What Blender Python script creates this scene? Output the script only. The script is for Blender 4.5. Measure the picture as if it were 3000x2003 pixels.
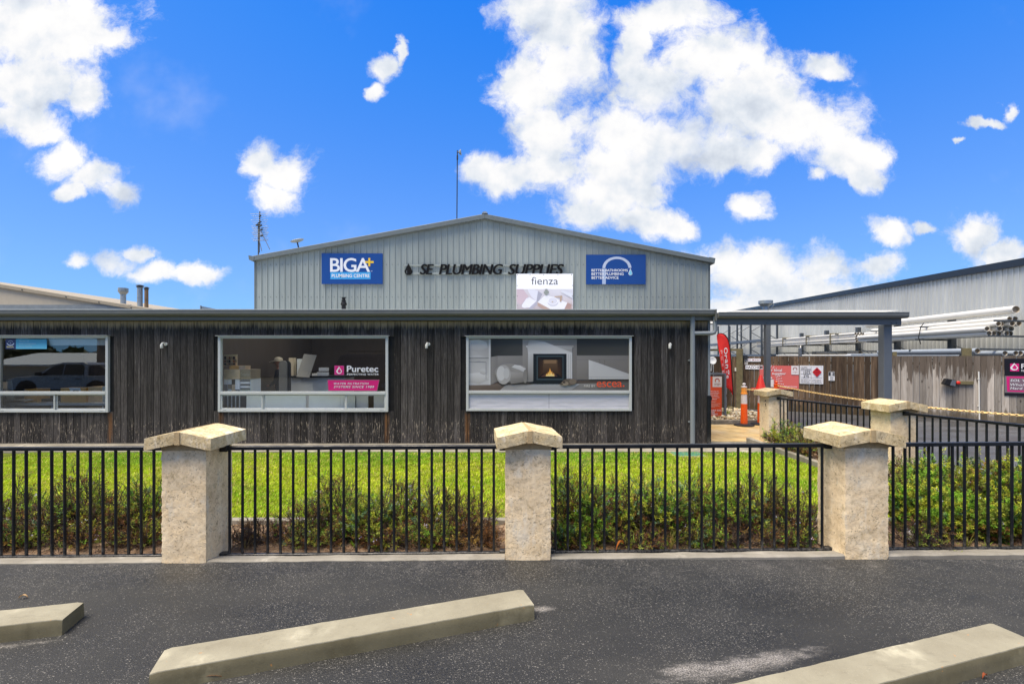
import bpy, math, random
import numpy as np
from mathutils import Vector, Matrix, noise as mnoise

random.seed(7)
RNG = np.random.default_rng(11)
R = math.radians
SC = bpy.context.scene
for _o in list(bpy.data.objects):
    bpy.data.objects.remove(_o)
COL = SC.collection

# ------------------------------------------------------------------ camera, sky, sun, exposure
EYE = 1.7            # eye height, metres
FPX = 1400.0         # focal length in photograph pixels (3000 wide)
HOR = 1043.0         # horizon row in the photograph
cam_d = bpy.data.cameras.new("camera")
cam = bpy.data.objects.new("camera", cam_d)
COL.objects.link(cam)
cam.location = (0, 0, EYE)
cam.rotation_euler = (R(90), 0, 0)
cam_d.sensor_width = 36
cam_d.lens = FPX / 3000 * 36
cam_d.shift_y = (HOR - 1001.5) / 3000
cam_d.clip_start = 0.05
cam_d.clip_end = 3000
SC.camera = cam

SUN_EL, SUN_AZ = 67, 230      # degrees; azimuth measured clockwise from +Y
SUN_STRENGTH = 3.2
SKY_STRENGTH = 0.08
EXPOSURE = 1.12
CLOUD_B = 1.0          # displayed brightness of sunlit cloud
SC.view_settings.view_transform = 'Standard'
SC.view_settings.look = 'None'
SC.view_settings.gamma = 1
SC.view_settings.use_curve_mapping = False
SC.view_settings.exposure = EXPOSURE

sun_d = bpy.data.lights.new("sun", 'SUN')
sun_d.energy = SUN_STRENGTH
sun_d.angle = R(36)
sun_d.color = (1.0, 0.89, 0.74)
sun = bpy.data.objects.new("sun", sun_d)
COL.objects.link(sun)
_d = Vector((math.sin(R(SUN_AZ)) * math.cos(R(SUN_EL)), math.cos(R(SUN_AZ)) * math.cos(R(SUN_EL)), math.sin(R(SUN_EL))))
sun.rotation_euler = _d.to_track_quat('Z', 'Y').to_euler()

# ------------------------------------------------------------------ node helpers
class NT:
    """small wrapper that builds node trees"""
    def __init__(self, tree):
        self.t = tree
    def n(self, typ, **props):
        nd = self.t.nodes.new(typ)
        for k, v in props.items():
            setattr(nd, k, v)
        return nd
    def put(self, sock, v):
        if v is None:
            return
        if isinstance(v, bpy.types.NodeSocket):
            self.t.links.new(v, sock)
        else:
            if sock.type == 'RGBA' and len(v) == 3:
                v = (*v, 1)
            sock.default_value = v
    def math(self, op, a, b=None, clamp=False):
        nd = self.n('ShaderNodeMath', operation=op, use_clamp=clamp)
        self.put(nd.inputs[0], a); self.put(nd.inputs[1], b)
        return nd.outputs[0]
    def vmath(self, op, a, b=None):
        nd = self.n('ShaderNodeVectorMath', operation=op)
        self.put(nd.inputs[0], a)
        if op == 'SCALE':
            self.put(nd.inputs[3], b)
        else:
            self.put(nd.inputs[1], b)
        return nd.outputs['Value'] if op in ('LENGTH', 'DOT_PRODUCT', 'DISTANCE') else nd.outputs[0]
    def mix(self, f, a, b, mode='MIX'):
        nd = self.n('ShaderNodeMix', data_type='RGBA', blend_type=mode)
        self.put(nd.inputs[0], f); self.put(nd.inputs[6], a); self.put(nd.inputs[7], b)
        return nd.outputs[2]
    def ramp(self, f, *stops):
        nd = self.n('ShaderNodeValToRGB')
        cr = nd.color_ramp
        while len(cr.elements) < len(stops):
            cr.elements.new(0.5)
        for e, (p, c) in zip(cr.elements, stops):
            e.position = p
            e.color = (c, c, c, 1) if not hasattr(c, '__len__') else (*c[:3], 1)
        self.put(nd.inputs[0], f)
        return nd.outputs[0]
    def smooth(self, x, lo, hi, a=0.0, b=1.0):
        nd = self.n('ShaderNodeMapRange', interpolation_type='SMOOTHSTEP')
        self.put(nd.inputs[0], x)
        nd.inputs[1].default_value = lo; nd.inputs[2].default_value = hi
        nd.inputs[3].default_value = a; nd.inputs[4].default_value = b
        return nd.outputs[0]
    def noise(self, vec, scale, detail=4, rough=0.55, dist=0.0):
        nd = self.n('ShaderNodeTexNoise')
        self.put(nd.inputs['Vector'], vec)
        nd.inputs['Scale'].default_value = scale; nd.inputs['Detail'].default_value = detail
        nd.inputs['Roughness'].default_value = rough; nd.inputs['Distortion'].default_value = dist
        return nd.outputs[0]
    def noisec(self, vec, scale, detail=4, rough=0.55):
        nd = self.n('ShaderNodeTexNoise')
        self.put(nd.inputs['Vector'], vec)
        nd.inputs['Scale'].default_value = scale; nd.inputs['Detail'].default_value = detail
        nd.inputs['Roughness'].default_value = rough
        return nd.outputs[1]
    def vor(self, vec, scale, out='Distance', feature='F1', rand=1.0):
        nd = self.n('ShaderNodeTexVoronoi', feature=feature)
        self.put(nd.inputs['Vector'], vec)
        nd.inputs['Scale'].default_value = scale
        nd.inputs['Randomness'].default_value = rand
        return nd.outputs[out]
    def scalev(self, vec, s):
        return self.vmath('MULTIPLY', vec, s)
    def sep(self, vec):
        nd = self.n('ShaderNodeSeparateXYZ'); self.put(nd.inputs[0], vec)
        return nd.outputs
    def comb(self, x, y, z):
        nd = self.n('ShaderNodeCombineXYZ')
        self.put(nd.inputs[0], x); self.put(nd.inputs[1], y); self.put(nd.inputs[2], z)
        return nd.outputs[0]
    def bump(self, h, strength=0.3, dist=0.01):
        nd = self.n('ShaderNodeBump')
        nd.inputs['Strength'].default_value = strength; nd.inputs['Distance'].default_value = dist
        self.put(nd.inputs['Height'], h)
        return nd.outputs[0]

# ------------------------------------------------------------------ world: Nishita sky with drifting cumulus
world = bpy.data.worlds.new("World")
SC.world = world
world.cycles.sampling_method = 'MANUAL'
world.cycles.sample_map_resolution = 512
SC.cycles.max_bounces = 6
SC.cycles.diffuse_bounces = 3
SC.cycles.glossy_bounces = 3
SC.cycles.transparent_max_bounces = 12
world.use_nodes = True
W = NT(world.node_tree)
world.node_tree.nodes.clear()
sky = W.n('ShaderNodeTexSky', sky_type='NISHITA')
sky.sun_disc = False
sky.sun_elevation = R(SUN_EL)
sky.sun_rotation = R(SUN_AZ)
sky.air_density = 1.0
sky.dust_density = 0.0
sky.altitude = 1800
sky.ozone_density = 3.0
gen = W.n('ShaderNodeTexCoord').outputs['Generated']
gx, gy, gz_ = W.sep(gen)
# clear-sky colour: deepen the blue a little, as the photograph's saturated sky does
hs = W.n('ShaderNodeHueSaturation')
hs.inputs['Hue'].default_value = 0.512
hs.inputs['Saturation'].default_value = 1.18
hs.inputs['Value'].default_value = 1.75
W.put(hs.inputs['Color'], sky.outputs[0])
KD = SKY_STRENGTH * 2 ** EXPOSURE        # sky radiance to displayed value
cr_, cg_, cb_ = W.sep(W.vmath('MULTIPLY', hs.outputs[0], (0.80 * KD, 0.84 * KD, 1.08 * KD)))
r1_ = W.math('MAXIMUM', W.math('SUBTRACT', cr_, 0.085), 0.008)
cr_ = W.math('DIVIDE', W.math('MULTIPLY', r1_, 1.65), W.math('ADD', 1.0, W.math('MULTIPLY', r1_, 4.6)))
g1_ = W.math('MAXIMUM', W.math('SUBTRACT', cg_, 0.28), 0.0)
cg_ = W.math('DIVIDE', W.math('MULTIPLY', cg_, 0.97), W.math('ADD', 1.0, W.math('MULTIPLY', g1_, 1.08)))
cb_ = W.math('MULTIPLY', W.math('POWER', W.math('MAXIMUM', cb_, 0.001), 0.2), 0.935)
clear = W.vmath('SCALE', W.comb(cr_, cg_, cb_), 1.0 / KD)
# cloud field over the plane of view directions
ay = W.math('MAXIMUM', W.math('ABSOLUTE', gy), 0.08)
u = W.math('DIVIDE', gx, ay)
v = W.math('DIVIDE', gz_, ay)
uv = W.comb(u, v, 0.0)
wob = W.vmath('SUBTRACT', W.noisec(uv, 5.0, 6, 0.62), (0.5, 0.5, 0.5))
uvw = W.vmath('ADD', uv, W.scalev(wob, (0.13, 0.10, 0)))
CLOUDS = [  # centre x, centre y, half width, half height in photograph pixels
 (40, 50, 330, 150), (240, 70, 150, 120), (335, 95, 70, 42), (90, 240, 220, 110), (245, 270, 80, 80), (60, 335, 150, 55), (120, 380, 70, 35),
 (190, 460, 85, 60), (280, 520, 95, 62), (340, 565, 62, 45), (215, 560, 45, 28),
 (775, 470, 70, 70), (840, 510, 88, 75), (820, 585, 80, 55),
 (240, 758, 48, 26), (335, 768, 70, 36), (455, 790, 85, 36), (590, 788, 70, 34), (400, 742, 50, 22),
 (1132, 195, 44, 34), (1180, 150, 17, 44), (1108, 258, 26, 28),
 (1620, 70, 150, 150), (1560, 250, 120, 130), (1650, 200, 130, 110), (1610, 390, 130, 120), (1480, 520, 120, 62), (1400, 500, 60, 40), (1600, 500, 160, 60),
 (2070, 190, 170, 120), (1960, 250, 170, 110), (2170, 300, 240, 150), (1960, 400, 280, 120), (1850, 480, 190, 90), (2340, 380, 190, 110), (2480, 470, 130, 70), (2540, 530, 60, 45), (2420, 190, 80, 38), (2150, 450, 220, 60),
 (1780, 560, 150, 60), (1880, 560, 90, 60), (1740, 620, 140, 60), (1880, 645, 150, 50), (1980, 665, 80, 34),
 (1950, 40, 150, 60), (1880, 110, 60, 70), (1850, 190, 60, 60),
 (2195, 612, 46, 40), (2400, 520, 40, 22),
 (2120, 755, 80, 60), (2230, 800, 170, 80), (2420, 790, 130, 62), (2570, 785, 90, 42), (2330, 860, 260, 60), (2160, 905, 120, 50),
 (2595, 685, 60, 44), (2850, 690, 85, 75), (2940, 745, 80, 50), (2700, 668, 30, 18),
 (2895, 358, 62, 14), (2962, 325, 24, 26), (2800, 400, 26, 9),
]
field = None
for (cx, cy, rx, ry) in CLOUDS:
    sx, sy = FPX / (rx * 1.18), FPX / (ry * 1.18)
    nd = W.n('ShaderNodeVectorMath', operation='MULTIPLY_ADD')
    W.put(nd.inputs[0], uvw)
    nd.inputs[1].default_value = (sx, sy, 0)
    nd.inputs[2].default_value = (-(cx - 1500) / FPX * sx, -(HOR - cy) / FPX * sy, 0)
    f = W.vmath('LENGTH', nd.outputs[0])
    field = f if field is None else W.math('MINIMUM', field, f)
field = W.math('SUBTRACT', 1.0, field)
fbm = W.noise(W.vmath('ADD', uv, W.scalev(wob, (0.10, 0.10, 0))), 6.5, 14, 0.70)
fbm2 = W.noise(uv, 3.2, 5, 0.55)
# away from the view, thicker unseen cloud from noise, added to whiten the ambient light
far_field = W.math('SUBTRACT', W.noise(W.vmath('ADD', gen, (3.1, 1.7, 0.4)), 3.4, 8, 0.58), 0.25)
far_field = W.math('MULTIPLY', far_field, 2.2)
edge = W.smooth(W.math('ADD', W.math('MULTIPLY', W.math('ABSOLUTE', u), 1.0), W.math('MULTIPLY', W.math('MAXIMUM', v, 0), 0.9)), 1.85, 2.5)
nd = W.n('ShaderNodeMix', data_type='FLOAT')
W.put(nd.inputs[0], edge); W.put(nd.inputs[2], field); W.put(nd.inputs[3], far_field)
field = nd.outputs[0]
dens = W.math('ADD', field, W.math('MULTIPLY', W.math('SUBTRACT', fbm, 0.5), 2.5))
alpha = W.math('MULTIPLY', W.smooth(dens, -0.08, 0.56), W.smooth(W.math('ADD', fbm2, W.math('MULTIPLY', dens, 0.25)), 0.30, 0.62, 0.72, 1.0))
wisp = W.math('MULTIPLY', W.smooth(fbm2, 0.56, 0.80), 0.20)
alpha = W.math('MAXIMUM', alpha, wisp)
alpha = W.math('MULTIPLY', alpha, W.smooth(gz_, -0.01, 0.03))
# relief of the cloud heads: noise compared with itself a little towards the sun
rel_ = W.math('SUBTRACT', W.noise(W.vmath('ADD', uv, (0.016, -0.045, 0)), 4.5, 6, 0.55), W.noise(uv, 4.5, 6, 0.55))
shade = W.math('ADD', W.math('MULTIPLY', rel_, -3.4), 0.62)
shade = W.math('ADD', shade, W.math('MULTIPLY', W.math('SUBTRACT', fbm2, 0.5), 1.1))
ccol = W.ramp(shade, (0.10, (0.60, 0.66, 0.76)), (0.42, (0.78, 0.83, 0.90)), (0.72, (0.97, 0.97, 0.98)), (1.0, (1.04, 1.03, 1.01)))
cscale = W.vmath('SCALE', ccol, CLOUD_B / (SKY_STRENGTH * 2 ** EXPOSURE))
skycol = W.mix(alpha, clear, cscale)
bg = W.n('ShaderNodeBackground')
bg.inputs['Strength'].default_value = SKY_STRENGTH
W.put(bg.inputs['Color'], skycol)
wo = W.n('ShaderNodeOutputWorld')
world.node_tree.links.new(bg.outputs[0], wo.inputs[0])

# ------------------------------------------------------------------ colours and materials
def srgb(r, g, b):
    f = lambda c: (c / 255 / 12.92) if c / 255 <= 0.04045 else ((c / 255 + 0.055) / 1.055) ** 2.4
    return (f(r), f(g), f(b))

MATS = {}
def new_mat(name):
    m = bpy.data.materials.new(name)
    m.use_nodes = True
    m.node_tree.nodes.clear()
    T = NT(m.node_tree)
    out = T.n('ShaderNodeOutputMaterial')
    p = T.n('ShaderNodeBsdfPrincipled')
    m.node_tree.links.new(p.outputs[0], out.inputs[0])
    MATS[name] = m
    T.p, T.out, T.m = p, out, m
    T.pos = T.n('ShaderNodeNewGeometry').outputs['Position']
    oi = T.n('ShaderNodeObjectInfo')
    T.rnd = oi.outputs['Random']
    T.obj = T.n('ShaderNodeTexCoord').outputs['Object']
    return T
def setp(T, col=None, rough=None, metal=None, spec=None, normal=None, alpha=None, sub=None):
    p = T.p
    T.put(p.inputs['Base Color'], col)
    T.put(p.inputs['Roughness'], rough)
    T.put(p.inputs['Metallic'], metal)
    T.put(p.inputs['Specular IOR Level'], spec)
    if normal is not None:
        T.put(p.inputs['Normal'], normal)
    return T.m
def paint(name, col, rough=0.45, metal=0.0, var=0.12, scale=6.0, bump=0.0, bscale=120.0, dirt=0.0, rv=0.0, spec=0.5):
    """painted or plain surface with slight mottling, wear and per-object variation"""
    T = new_mat(name)
    n1 = T.noise(T.pos, scale, 5, 0.6)
    n2 = T.noise(T.pos, scale * 9, 3, 0.6)
    f = T.math('ADD', T.math('MULTIPLY', n1, 0.7), T.math('MULTIPLY', n2, 0.3))
    lo = tuple(c * (1 - var) for c in col); hi = tuple(min(1, c * (1 + var)) for c in col)
    c = T.ramp(f, (0.3, lo), (0.7, hi))
    if rv:
        s = T.math('ADD', 1 - rv, T.math('MULTIPLY', T.rnd, 2 * rv))
        c = T.mix(1.0, c, T.comb(s, s, s), 'MULTIPLY')
    if dirt:
        d = T.smooth(T.noise(T.scalev(T.pos, (6, 6, 1.2)), 3.0, 6, 0.7), 0.55, 0.75)
        c = T.mix(T.math('MULTIPLY', d, dirt), c, tuple(x * 0.35 + 0.01 for x in col))
    nrm = T.bump(T.noise(T.pos, bscale, 3, 0.6), bump, 0.004) if bump else None
    rr = T.smooth(n1, 0.3, 0.7, max(0.02, rough - 0.08), min(1, rough + 0.08))
    return setp(T, c, rr, metal, spec, nrm)

def make_materials():
    # --- asphalt with pale aggregate, dust drifts and damp patches
    T = new_mat('asphalt')
    Pc = T.vmath('ADD', T.scalev(T.pos, (0.75, 1.0, 1.0)), T.scalev(T.noisec(T.pos, 60, 2), (0.02, 0.012, 0)))
    chip = T.vor(Pc, 215.0)
    chipc = T.vor(Pc, 215.0, 'Color')
    nearkerb = T.smooth(T.sep(T.pos)[1], 3.25, 3.95)
    sel = T.math('GREATER_THAN', T.sep(chipc)[0], T.math('SUBTRACT', T.smooth(T.noise(T.pos, 1.3, 5, 0.65), 0.36, 0.76, 0.97, 0.64), T.math('MULTIPLY', nearkerb, 0.13)))
    chipm = T.math('MULTIPLY', sel, T.smooth(chip, 0.62, 0.30))
    big = T.noise(T.scalev(T.pos, (0.6, 1.5, 1)), 0.75, 6, 0.62)
    base = T.ramp(big, (0.34, (0.0125, 0.0128, 0.0124)), (0.52, (0.0230, 0.0232, 0.0220)), (0.70, (0.046, 0.0455, 0.0425)))
    grain = T.noise(T.pos, 210.0, 2, 0.7)
    base = T.mix(T.smooth(grain, 0.35, 0.75), T.scalev(base, (0.5, 0.5, 0.5)), T.scalev(base, (1.6, 1.6, 1.6)))
    chcol = T.ramp(T.sep(chipc)[1], (0.1, (0.09, 0.088, 0.085)), (0.6, (0.17, 0.16, 0.142)), (1.0, (0.31, 0.29, 0.255)))
    c = T.mix(chipm, base, chcol)
    # sand washed along the kerb and off the ends of the wheel stops
    x, y, z = T.sep(T.pos)
    sn = T.noise(T.scalev(T.pos, (3.0, 9.0, 1)), 2.6, 9, 0.75)
    def drift(cx, cy, ang, rx, ry):
        ca, sa = math.cos(R(ang)), math.sin(R(ang))
        dx = T.math('SUBTRACT', x, cx); dy = T.math('SUBTRACT', y, cy)
        a = T.math('DIVIDE', T.math('ADD', T.math('MULTIPLY', dx, ca), T.math('MULTIPLY', dy, sa)), rx)
        b = T.math('DIVIDE', T.math('SUBTRACT', T.math('MULTIPLY', dy, ca), T.math('MULTIPLY', dx, sa)), ry)
        r = T.math('SQRT', T.math('ADD', T.math('MULTIPLY', a, a), T.math('MULTIPLY', b, b)))
        return T.smooth(T.math('ADD', r, T.math('MULTIPLY', T.math('SUBTRACT', sn, 0.5), 2.6)), 1.15, 0.15)
    ds = None
    for a in [(1.30, 2.64, 15, 0.55, 0.075), (0.95, 2.60, 12, 0.16, 0.06), (0.20, 3.22, 0, 0.09, 0.05), (-3.3, 2.72, 14, 0.6, 0.03)]:
        dd = drift(*a)
        ds = dd if ds is None else T.math('MAXIMUM', ds, dd)
    kerbd = T.math('MULTIPLY', T.smooth(y, 3.55, 3.95), T.smooth(T.noise(T.pos, 5.0, 7, 0.75), 0.50, 0.78, 0, 0.55))
    kerbd = T.math('MULTIPLY', kerbd, T.smooth(y, 4.3, 4.0))
    ds = T.math('MAXIMUM', ds, kerbd)
    fine = T.noise(T.pos, 120.0, 4, 0.75)
    dsg = T.math('MULTIPLY', ds, T.smooth(fine, 0.38, 0.62, 0.05, 1.0))
    sand = T.ramp(T.noise(T.pos, 9, 4), (0.3, (0.30, 0.275, 0.245)), (0.7, (0.46, 0.43, 0.40)))
    c = T.mix(T.math('MULTIPLY', dsg, 0.85), c, sand)
    h = T.math('ADD', T.math('MULTIPLY', grain, 0.6), T.math('MULTIPLY', T.smooth(chip, 0.7, 0.2), 0.8))
    setp(T, c, T.smooth(big, 0.36, 0.62, 0.42, 0.8), 0, 0.5, T.bump(h, 0.55, 0.006))
    # --- driveway: smoother, damper asphalt
    T = new_mat('damp_asphalt')
    big = T.noise(T.scalev(T.pos, (1, 2.4, 1)), 0.9, 5, 0.6)
    c = T.ramp(big, (0.3, (0.035, 0.037, 0.041)), (0.7, (0.085, 0.087, 0.092)))
    c = T.mix(T.smooth(T.noise(T.pos, 120, 2, 0.7), 0.55, 0.72), c, (0.2, 0.195, 0.185))
    setp(T, c, T.smooth(big, 0.35, 0.65, 0.28, 0.6), 0, 0.5, T.bump(T.noise(T.pos, 150, 3), 0.3, 0.004))
    # --- concrete
    def concrete(name, a, b, stain, sc=3.0):
        T = new_mat(name)
        n = T.noise(T.pos, sc, 7, 0.62)
        c = T.ramp(n, (0.3, a), (0.7, b))
        speck = T.smooth(T.noise(T.pos, 190, 2, 0.6), 0.60, 0.72)
        c = T.mix(T.math('MULTIPLY', speck, 0.35), c, tuple(min(1, q * 1.5) for q in b))
        pit = T.smooth(T.noise(T.pos, 75, 3, 0.6), 0.36, 0.28)
        c = T.mix(T.math('MULTIPLY', pit, 0.4), c, stain)
        blo = T.math('MULTIPLY', T.smooth(T.noise(T.pos, 2.6, 4, 0.5), 0.55, 0.70), T.smooth(T.noise(T.pos, 14, 4, 0.6), 0.38, 0.62))
        c = T.mix(T.math('MULTIPLY', blo, 0.55), c, tuple(min(0.8, q * 1.75) for q in b))
        st = T.smooth(T.noise(T.scalev(T.pos, (5, 5, 1)), 1.5, 6, 0.7), 0.52, 0.8)
        c = T.mix(T.math('MULTIPLY', st, 0.5), c, stain)
        if name.startswith('concrete_stop'):
            sc_ = T.smooth(T.noise(T.scalev(T.pos, (3, 14, 9)), 1.8, 7, 0.72), 0.58, 0.70)
            c = T.mix(T.math('MULTIPLY', sc_, 0.2), c, (0.035, 0.033, 0.03))
            rust = T.smooth(T.noise(T.vmath('ADD', T.pos, (3, 3, 3)), 17, 3, 0.6), 0.70, 0.74)
            c = T.mix(T.math('MULTIPLY', rust, 0.7), c, srgb(186, 128, 62))
        setp(T, c, 0.85, 0, 0.3, T.bump(T.noise(T.pos, 130, 5, 0.65), 0.28, 0.004))
    concrete('concrete_kerb', srgb(118, 113, 102), srgb(150, 145, 134), srgb(84, 79, 71))
    concrete('concrete_stop', srgb(128, 122, 104), srgb(150, 145, 126), srgb(102, 96, 80), 2.6)
    concrete('concrete_stop_shaded_face', srgb(98, 91, 68), srgb(122, 115, 90), srgb(72, 66, 48), 3.5)  # upright faces: shading under overhead light painted in, together with dirt
    concrete('concrete_edge', srgb(110, 105, 94), srgb(150, 144, 130), srgb(74, 70, 62))
    # --- limestone
    def limestone(name, a, b, c3, pits):
        T = new_mat(name)
        P = T.vmath('ADD', T.obj, T.scalev(T.comb(T.rnd, T.rnd, T.rnd), (13, 7, 5)))
        n = T.noise(P, 4.0, 6, 0.62)
        c = T.ramp(n, (0.30, a), (0.52, b), (0.74, c3))
        lime = T.smooth(T.noise(T.scalev(P, (5.5, 5.5, 2.2)), 1.6, 7, 0.68), 0.54, 0.66)
        c = T.mix(T.math('MULTIPLY', lime, 0.75), c, srgb(236, 224, 200))
        pitm = T.math('MAXIMUM', T.smooth(T.noise(P, 62, 3, 0.75), 0.43, 0.34), T.smooth(T.noise(P, 27, 4, 0.7), 0.385, 0.33))
        patch = T.smooth(T.noise(P, 6.5, 4, 0.6), 0.40, 0.62)
        pitm = T.math('MULTIPLY', pitm, T.math('ADD', 0.35, T.math('MULTIPLY', patch, 0.65)))
        mid = T.smooth(T.noise(P, 20, 5, 0.7), 0.36, 0.64)
        c = T.mix(0.25, c, T.mix(mid, srgb(182, 158, 120), srgb(246, 229, 194)))
        lich = T.math('MULTIPLY', T.smooth(T.noise(P, 11, 6, 0.72), 0.56, 0.70), 0.5)
        c = T.mix(lich, c, srgb(150, 132, 92))
        c = T.mix(T.math('MULTIPLY', pitm, pits), c, srgb(84, 72, 54))
        hh = T.math('SUBTRACT', T.math('MULTIPLY', T.noise(P, 24, 6, 0.7), 0.9), T.math('MULTIPLY', pitm, 0.9))
        setp(T, c, 0.95, 0, 0.15, T.bump(hh, 0.6, 0.012))
    limestone('limestone', srgb(222, 196, 154), srgb(244, 219, 178), srgb(252, 234, 200), 0.55)
    limestone('limestone_cap', srgb(178, 156, 112), srgb(200, 180, 138), srgb(212, 196, 158), 0.85)
    paint('mortar', srgb(176, 154, 116), 0.95, var=0.25, scale=25, bump=0.7, bscale=90, spec=0.15)
    # --- blackened timber cladding
    T = new_mat('charred_board')
    off = T.scalev(T.comb(T.rnd, T.rnd, T.rnd), (37, 19, 11))
    P = T.vmath('ADD', T.pos, off)
    Pg = T.scalev(P, (42, 42, 1.7))
    fineg = T.noise(T.scalev(P, (150, 150, 9)), 1.0, 4, 0.7)
    grain = T.math('ADD', T.math('MULTIPLY', T.noise(Pg, 1.0, 6, 0.7, 0.6), 0.62), T.math('MULTIPLY', fineg, 0.38))
    c = T.ramp(grain, (0.30, (0.010, 0.0085, 0.0075)), (0.45, (0.024, 0.0212, 0.0190)), (0.58, (0.062, 0.056, 0.051)), (0.72, (0.20, 0.186, 0.168)))
    rs = T.math('ADD', 0.5, T.math('MULTIPLY', T.rnd, 1.1))
    c = T.vmath('SCALE', c, rs)
    x, y, z = T.sep(T.pos)
    # flaking pale fibres: below sills and under the eave
    low = T.math('MAXIMUM', T.smooth(z, 0.55, 0.30), T.smooth(z, 2.26, 2.42))
    fl = T.noise(T.scalev(P, (34, 34, 5.5)), 1.6, 5, 0.75)
    thr = T.math('SUBTRACT', 0.665, T.math('MULTIPLY', low, T.math('ADD', 0.03, T.math('MULTIPLY', T.noise(P, 1.1, 3), 0.14))))
    flm = T.smooth(T.math('SUBTRACT', fl, thr), 0.0, 0.07)
    c = T.mix(T.math('MULTIPLY', flm, 0.8), c, srgb(160, 148, 130))
    top = T.math('MULTIPLY', T.smooth(T.math('ADD', z, T.math('MULTIPLY', T.noise(T.scalev(P, (30, 30, 3)), 1.0, 4), 0.28)), 2.38, 2.56), 0.85)
    c = T.mix(top, c, srgb(168, 150, 120))
    # rust and tannin runs below window corners
    tan = None
    for rx in (-8.20, -5.93, -2.55, -0.91):
        d = T.smooth(T.math('ABSOLUTE', T.math('SUBTRACT', x, rx)), 0.075, 0.02)
        tan = d if tan is None else T.math('MAXIMUM', tan, d)
    tan = T.math('MULTIPLY', tan, T.smooth(z, 0.56, 0.52))
    c = T.mix(T.math('MULTIPLY', tan, T.smooth(T.noise(T.scalev(P, (14, 14, 2)), 1, 5, 0.7), 0.38, 0.62, 0.1, 0.8)), c, T.ramp(grain, (0.3, srgb(60, 40, 24)), (0.7, srgb(136, 94, 52))))
    setp(T, c, 0.85, 0, 0.25, T.bump(T.noise(Pg, 1.6, 5, 0.75), 0.6, 0.006))
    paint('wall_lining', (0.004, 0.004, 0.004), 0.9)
    # --- paling timber (brown, and silvered with dark stains)
    def paling(name, stops, stain_top):
        T = new_mat(name)
        off = T.scalev(T.comb(T.rnd, T.rnd, T.rnd), (31, 17, 9))
        P = T.vmath('ADD', T.pos, off)
        g = T.noise(T.scalev(P, (26, 26, 1.3)), 1.0, 6, 0.68, 0.8)
        c = T.ramp(g, *stops)
        c = T.vmath('SCALE', c, T.math('ADD', 0.50, T.math('MULTIPLY', T.rnd, 0.95)))
        z = T.sep(T.pos)[2]
        wob = T.math('MULTIPLY', T.math('SUBTRACT', T.noise(T.scalev(P, (9, 9, 0.9)), 1.0, 5, 0.7), 0.5), 2.0)
        if stain_top:
            m = T.smooth(T.math('ADD', z, wob), 1.12, 1.28)
            c = T.mix(T.math('MULTIPLY', m, 0.85), c, T.ramp(g, (0.3, srgb(58, 48, 40)), (0.7, srgb(98, 86, 74))))
        m2 = T.smooth(T.math('SUBTRACT', z, T.math('MULTIPLY', wob, 0.35)), 0.22, 0.08)
        c = T.mix(T.math('MULTIPLY', m2, 0.7), c, srgb(74, 62, 40))
        knot = T.smooth(T.vor(T.scalev(P, (5, 5, 2.2)), 1.0), 0.13, 0.06)
        c = T.mix(T.math('MULTIPLY', knot, 0.75), c, srgb(44, 34, 26))
        setp(T, c, 0.85, 0, 0.25, T.bump(g, 0.5, 0.006))
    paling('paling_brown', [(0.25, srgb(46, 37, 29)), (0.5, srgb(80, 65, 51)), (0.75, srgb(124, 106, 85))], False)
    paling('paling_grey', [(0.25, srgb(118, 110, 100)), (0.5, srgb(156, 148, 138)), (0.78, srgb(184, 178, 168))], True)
    paint('post_timber', srgb(100, 92, 64), 0.85, var=0.45, scale=9, dirt=0.5)
    # --- metals and paint
    T = new_mat('gable_cladding')
    n = T.noise(T.scalev(T.pos, (2, 2, 0.6)), 0.9, 5, 0.6)
    c = T.ramp(n, (0.3, srgb(136, 143, 139)), (0.7, srgb(149, 156, 151)))
    st = T.smooth(T.noise(T.scalev(T.pos, (9, 9, 0.5)), 1.2, 6, 0.7), 0.55, 0.8)
    c = T.mix(T.math('MULTIPLY', st, 0.25), c, srgb(104, 112, 110))
    c = T.vmath('SCALE', c, T.math('ADD', 0.95, T.math('MULTIPLY', T.rnd, 0.09)))
    setp(T, c, 0.5, 0.1, 0.4)
    paint('trim_grey', srgb(104, 106, 103), 0.42, 0.1, var=0.08, dirt=0.12)
    paint('barge_grey', srgb(100, 107, 106), 0.45, 0.1, var=0.08, dirt=0.15)
    paint('downpipe_grey', srgb(124, 131, 134), 0.4, 0.0, var=0.07, dirt=0.15)
    paint('post_grey', srgb(92, 98, 104), 0.5, var=0.1)
    T = new_mat('zinc_cladding')
    n = T.noise(T.scalev(T.pos, (1.5, 1.5, 0.35)), 1.6, 5, 0.65)
    c = T.ramp(n, (0.3, srgb(182, 186, 186)), (0.7, srgb(200, 203, 202)))
    c = T.vmath('SCALE', c, T.math('ADD', 0.94, T.math('MULTIPLY', T.rnd, 0.1)))
    setp(T, c, 0.5, 0.08, 0.4)
    paint('galvanised', srgb(112, 118, 124), 0.5, 0.5, var=0.2, scale=14)
    paint('rack_dark', srgb(74, 80, 86), 0.5, 0.3, var=0.25, scale=10)
    paint('zinc_vent', srgb(150, 158, 162), 0.4, 0.5, var=0.2)
    paint('rust_flue', srgb(124, 102, 78), 0.7, 0.2, var=0.3)
    paint('dark_fascia', srgb(44, 48, 53), 0.4, 0.1, var=0.1)
    paint('roof_sheet', srgb(206, 210, 210), 0.4, 0.2, var=0.1, dirt=0.2)
    T = new_mat('black_steel')
    z = T.sep(T.pos)[2]
    dust = T.math('MULTIPLY', T.smooth(T.math('ADD', z, T.math('MULTIPLY', T.noise(T.pos, 9, 4), 0.22)), 0.24, 0.06), T.smooth(T.noise(T.pos, 40, 5, 0.7), 0.40, 0.66))
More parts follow.
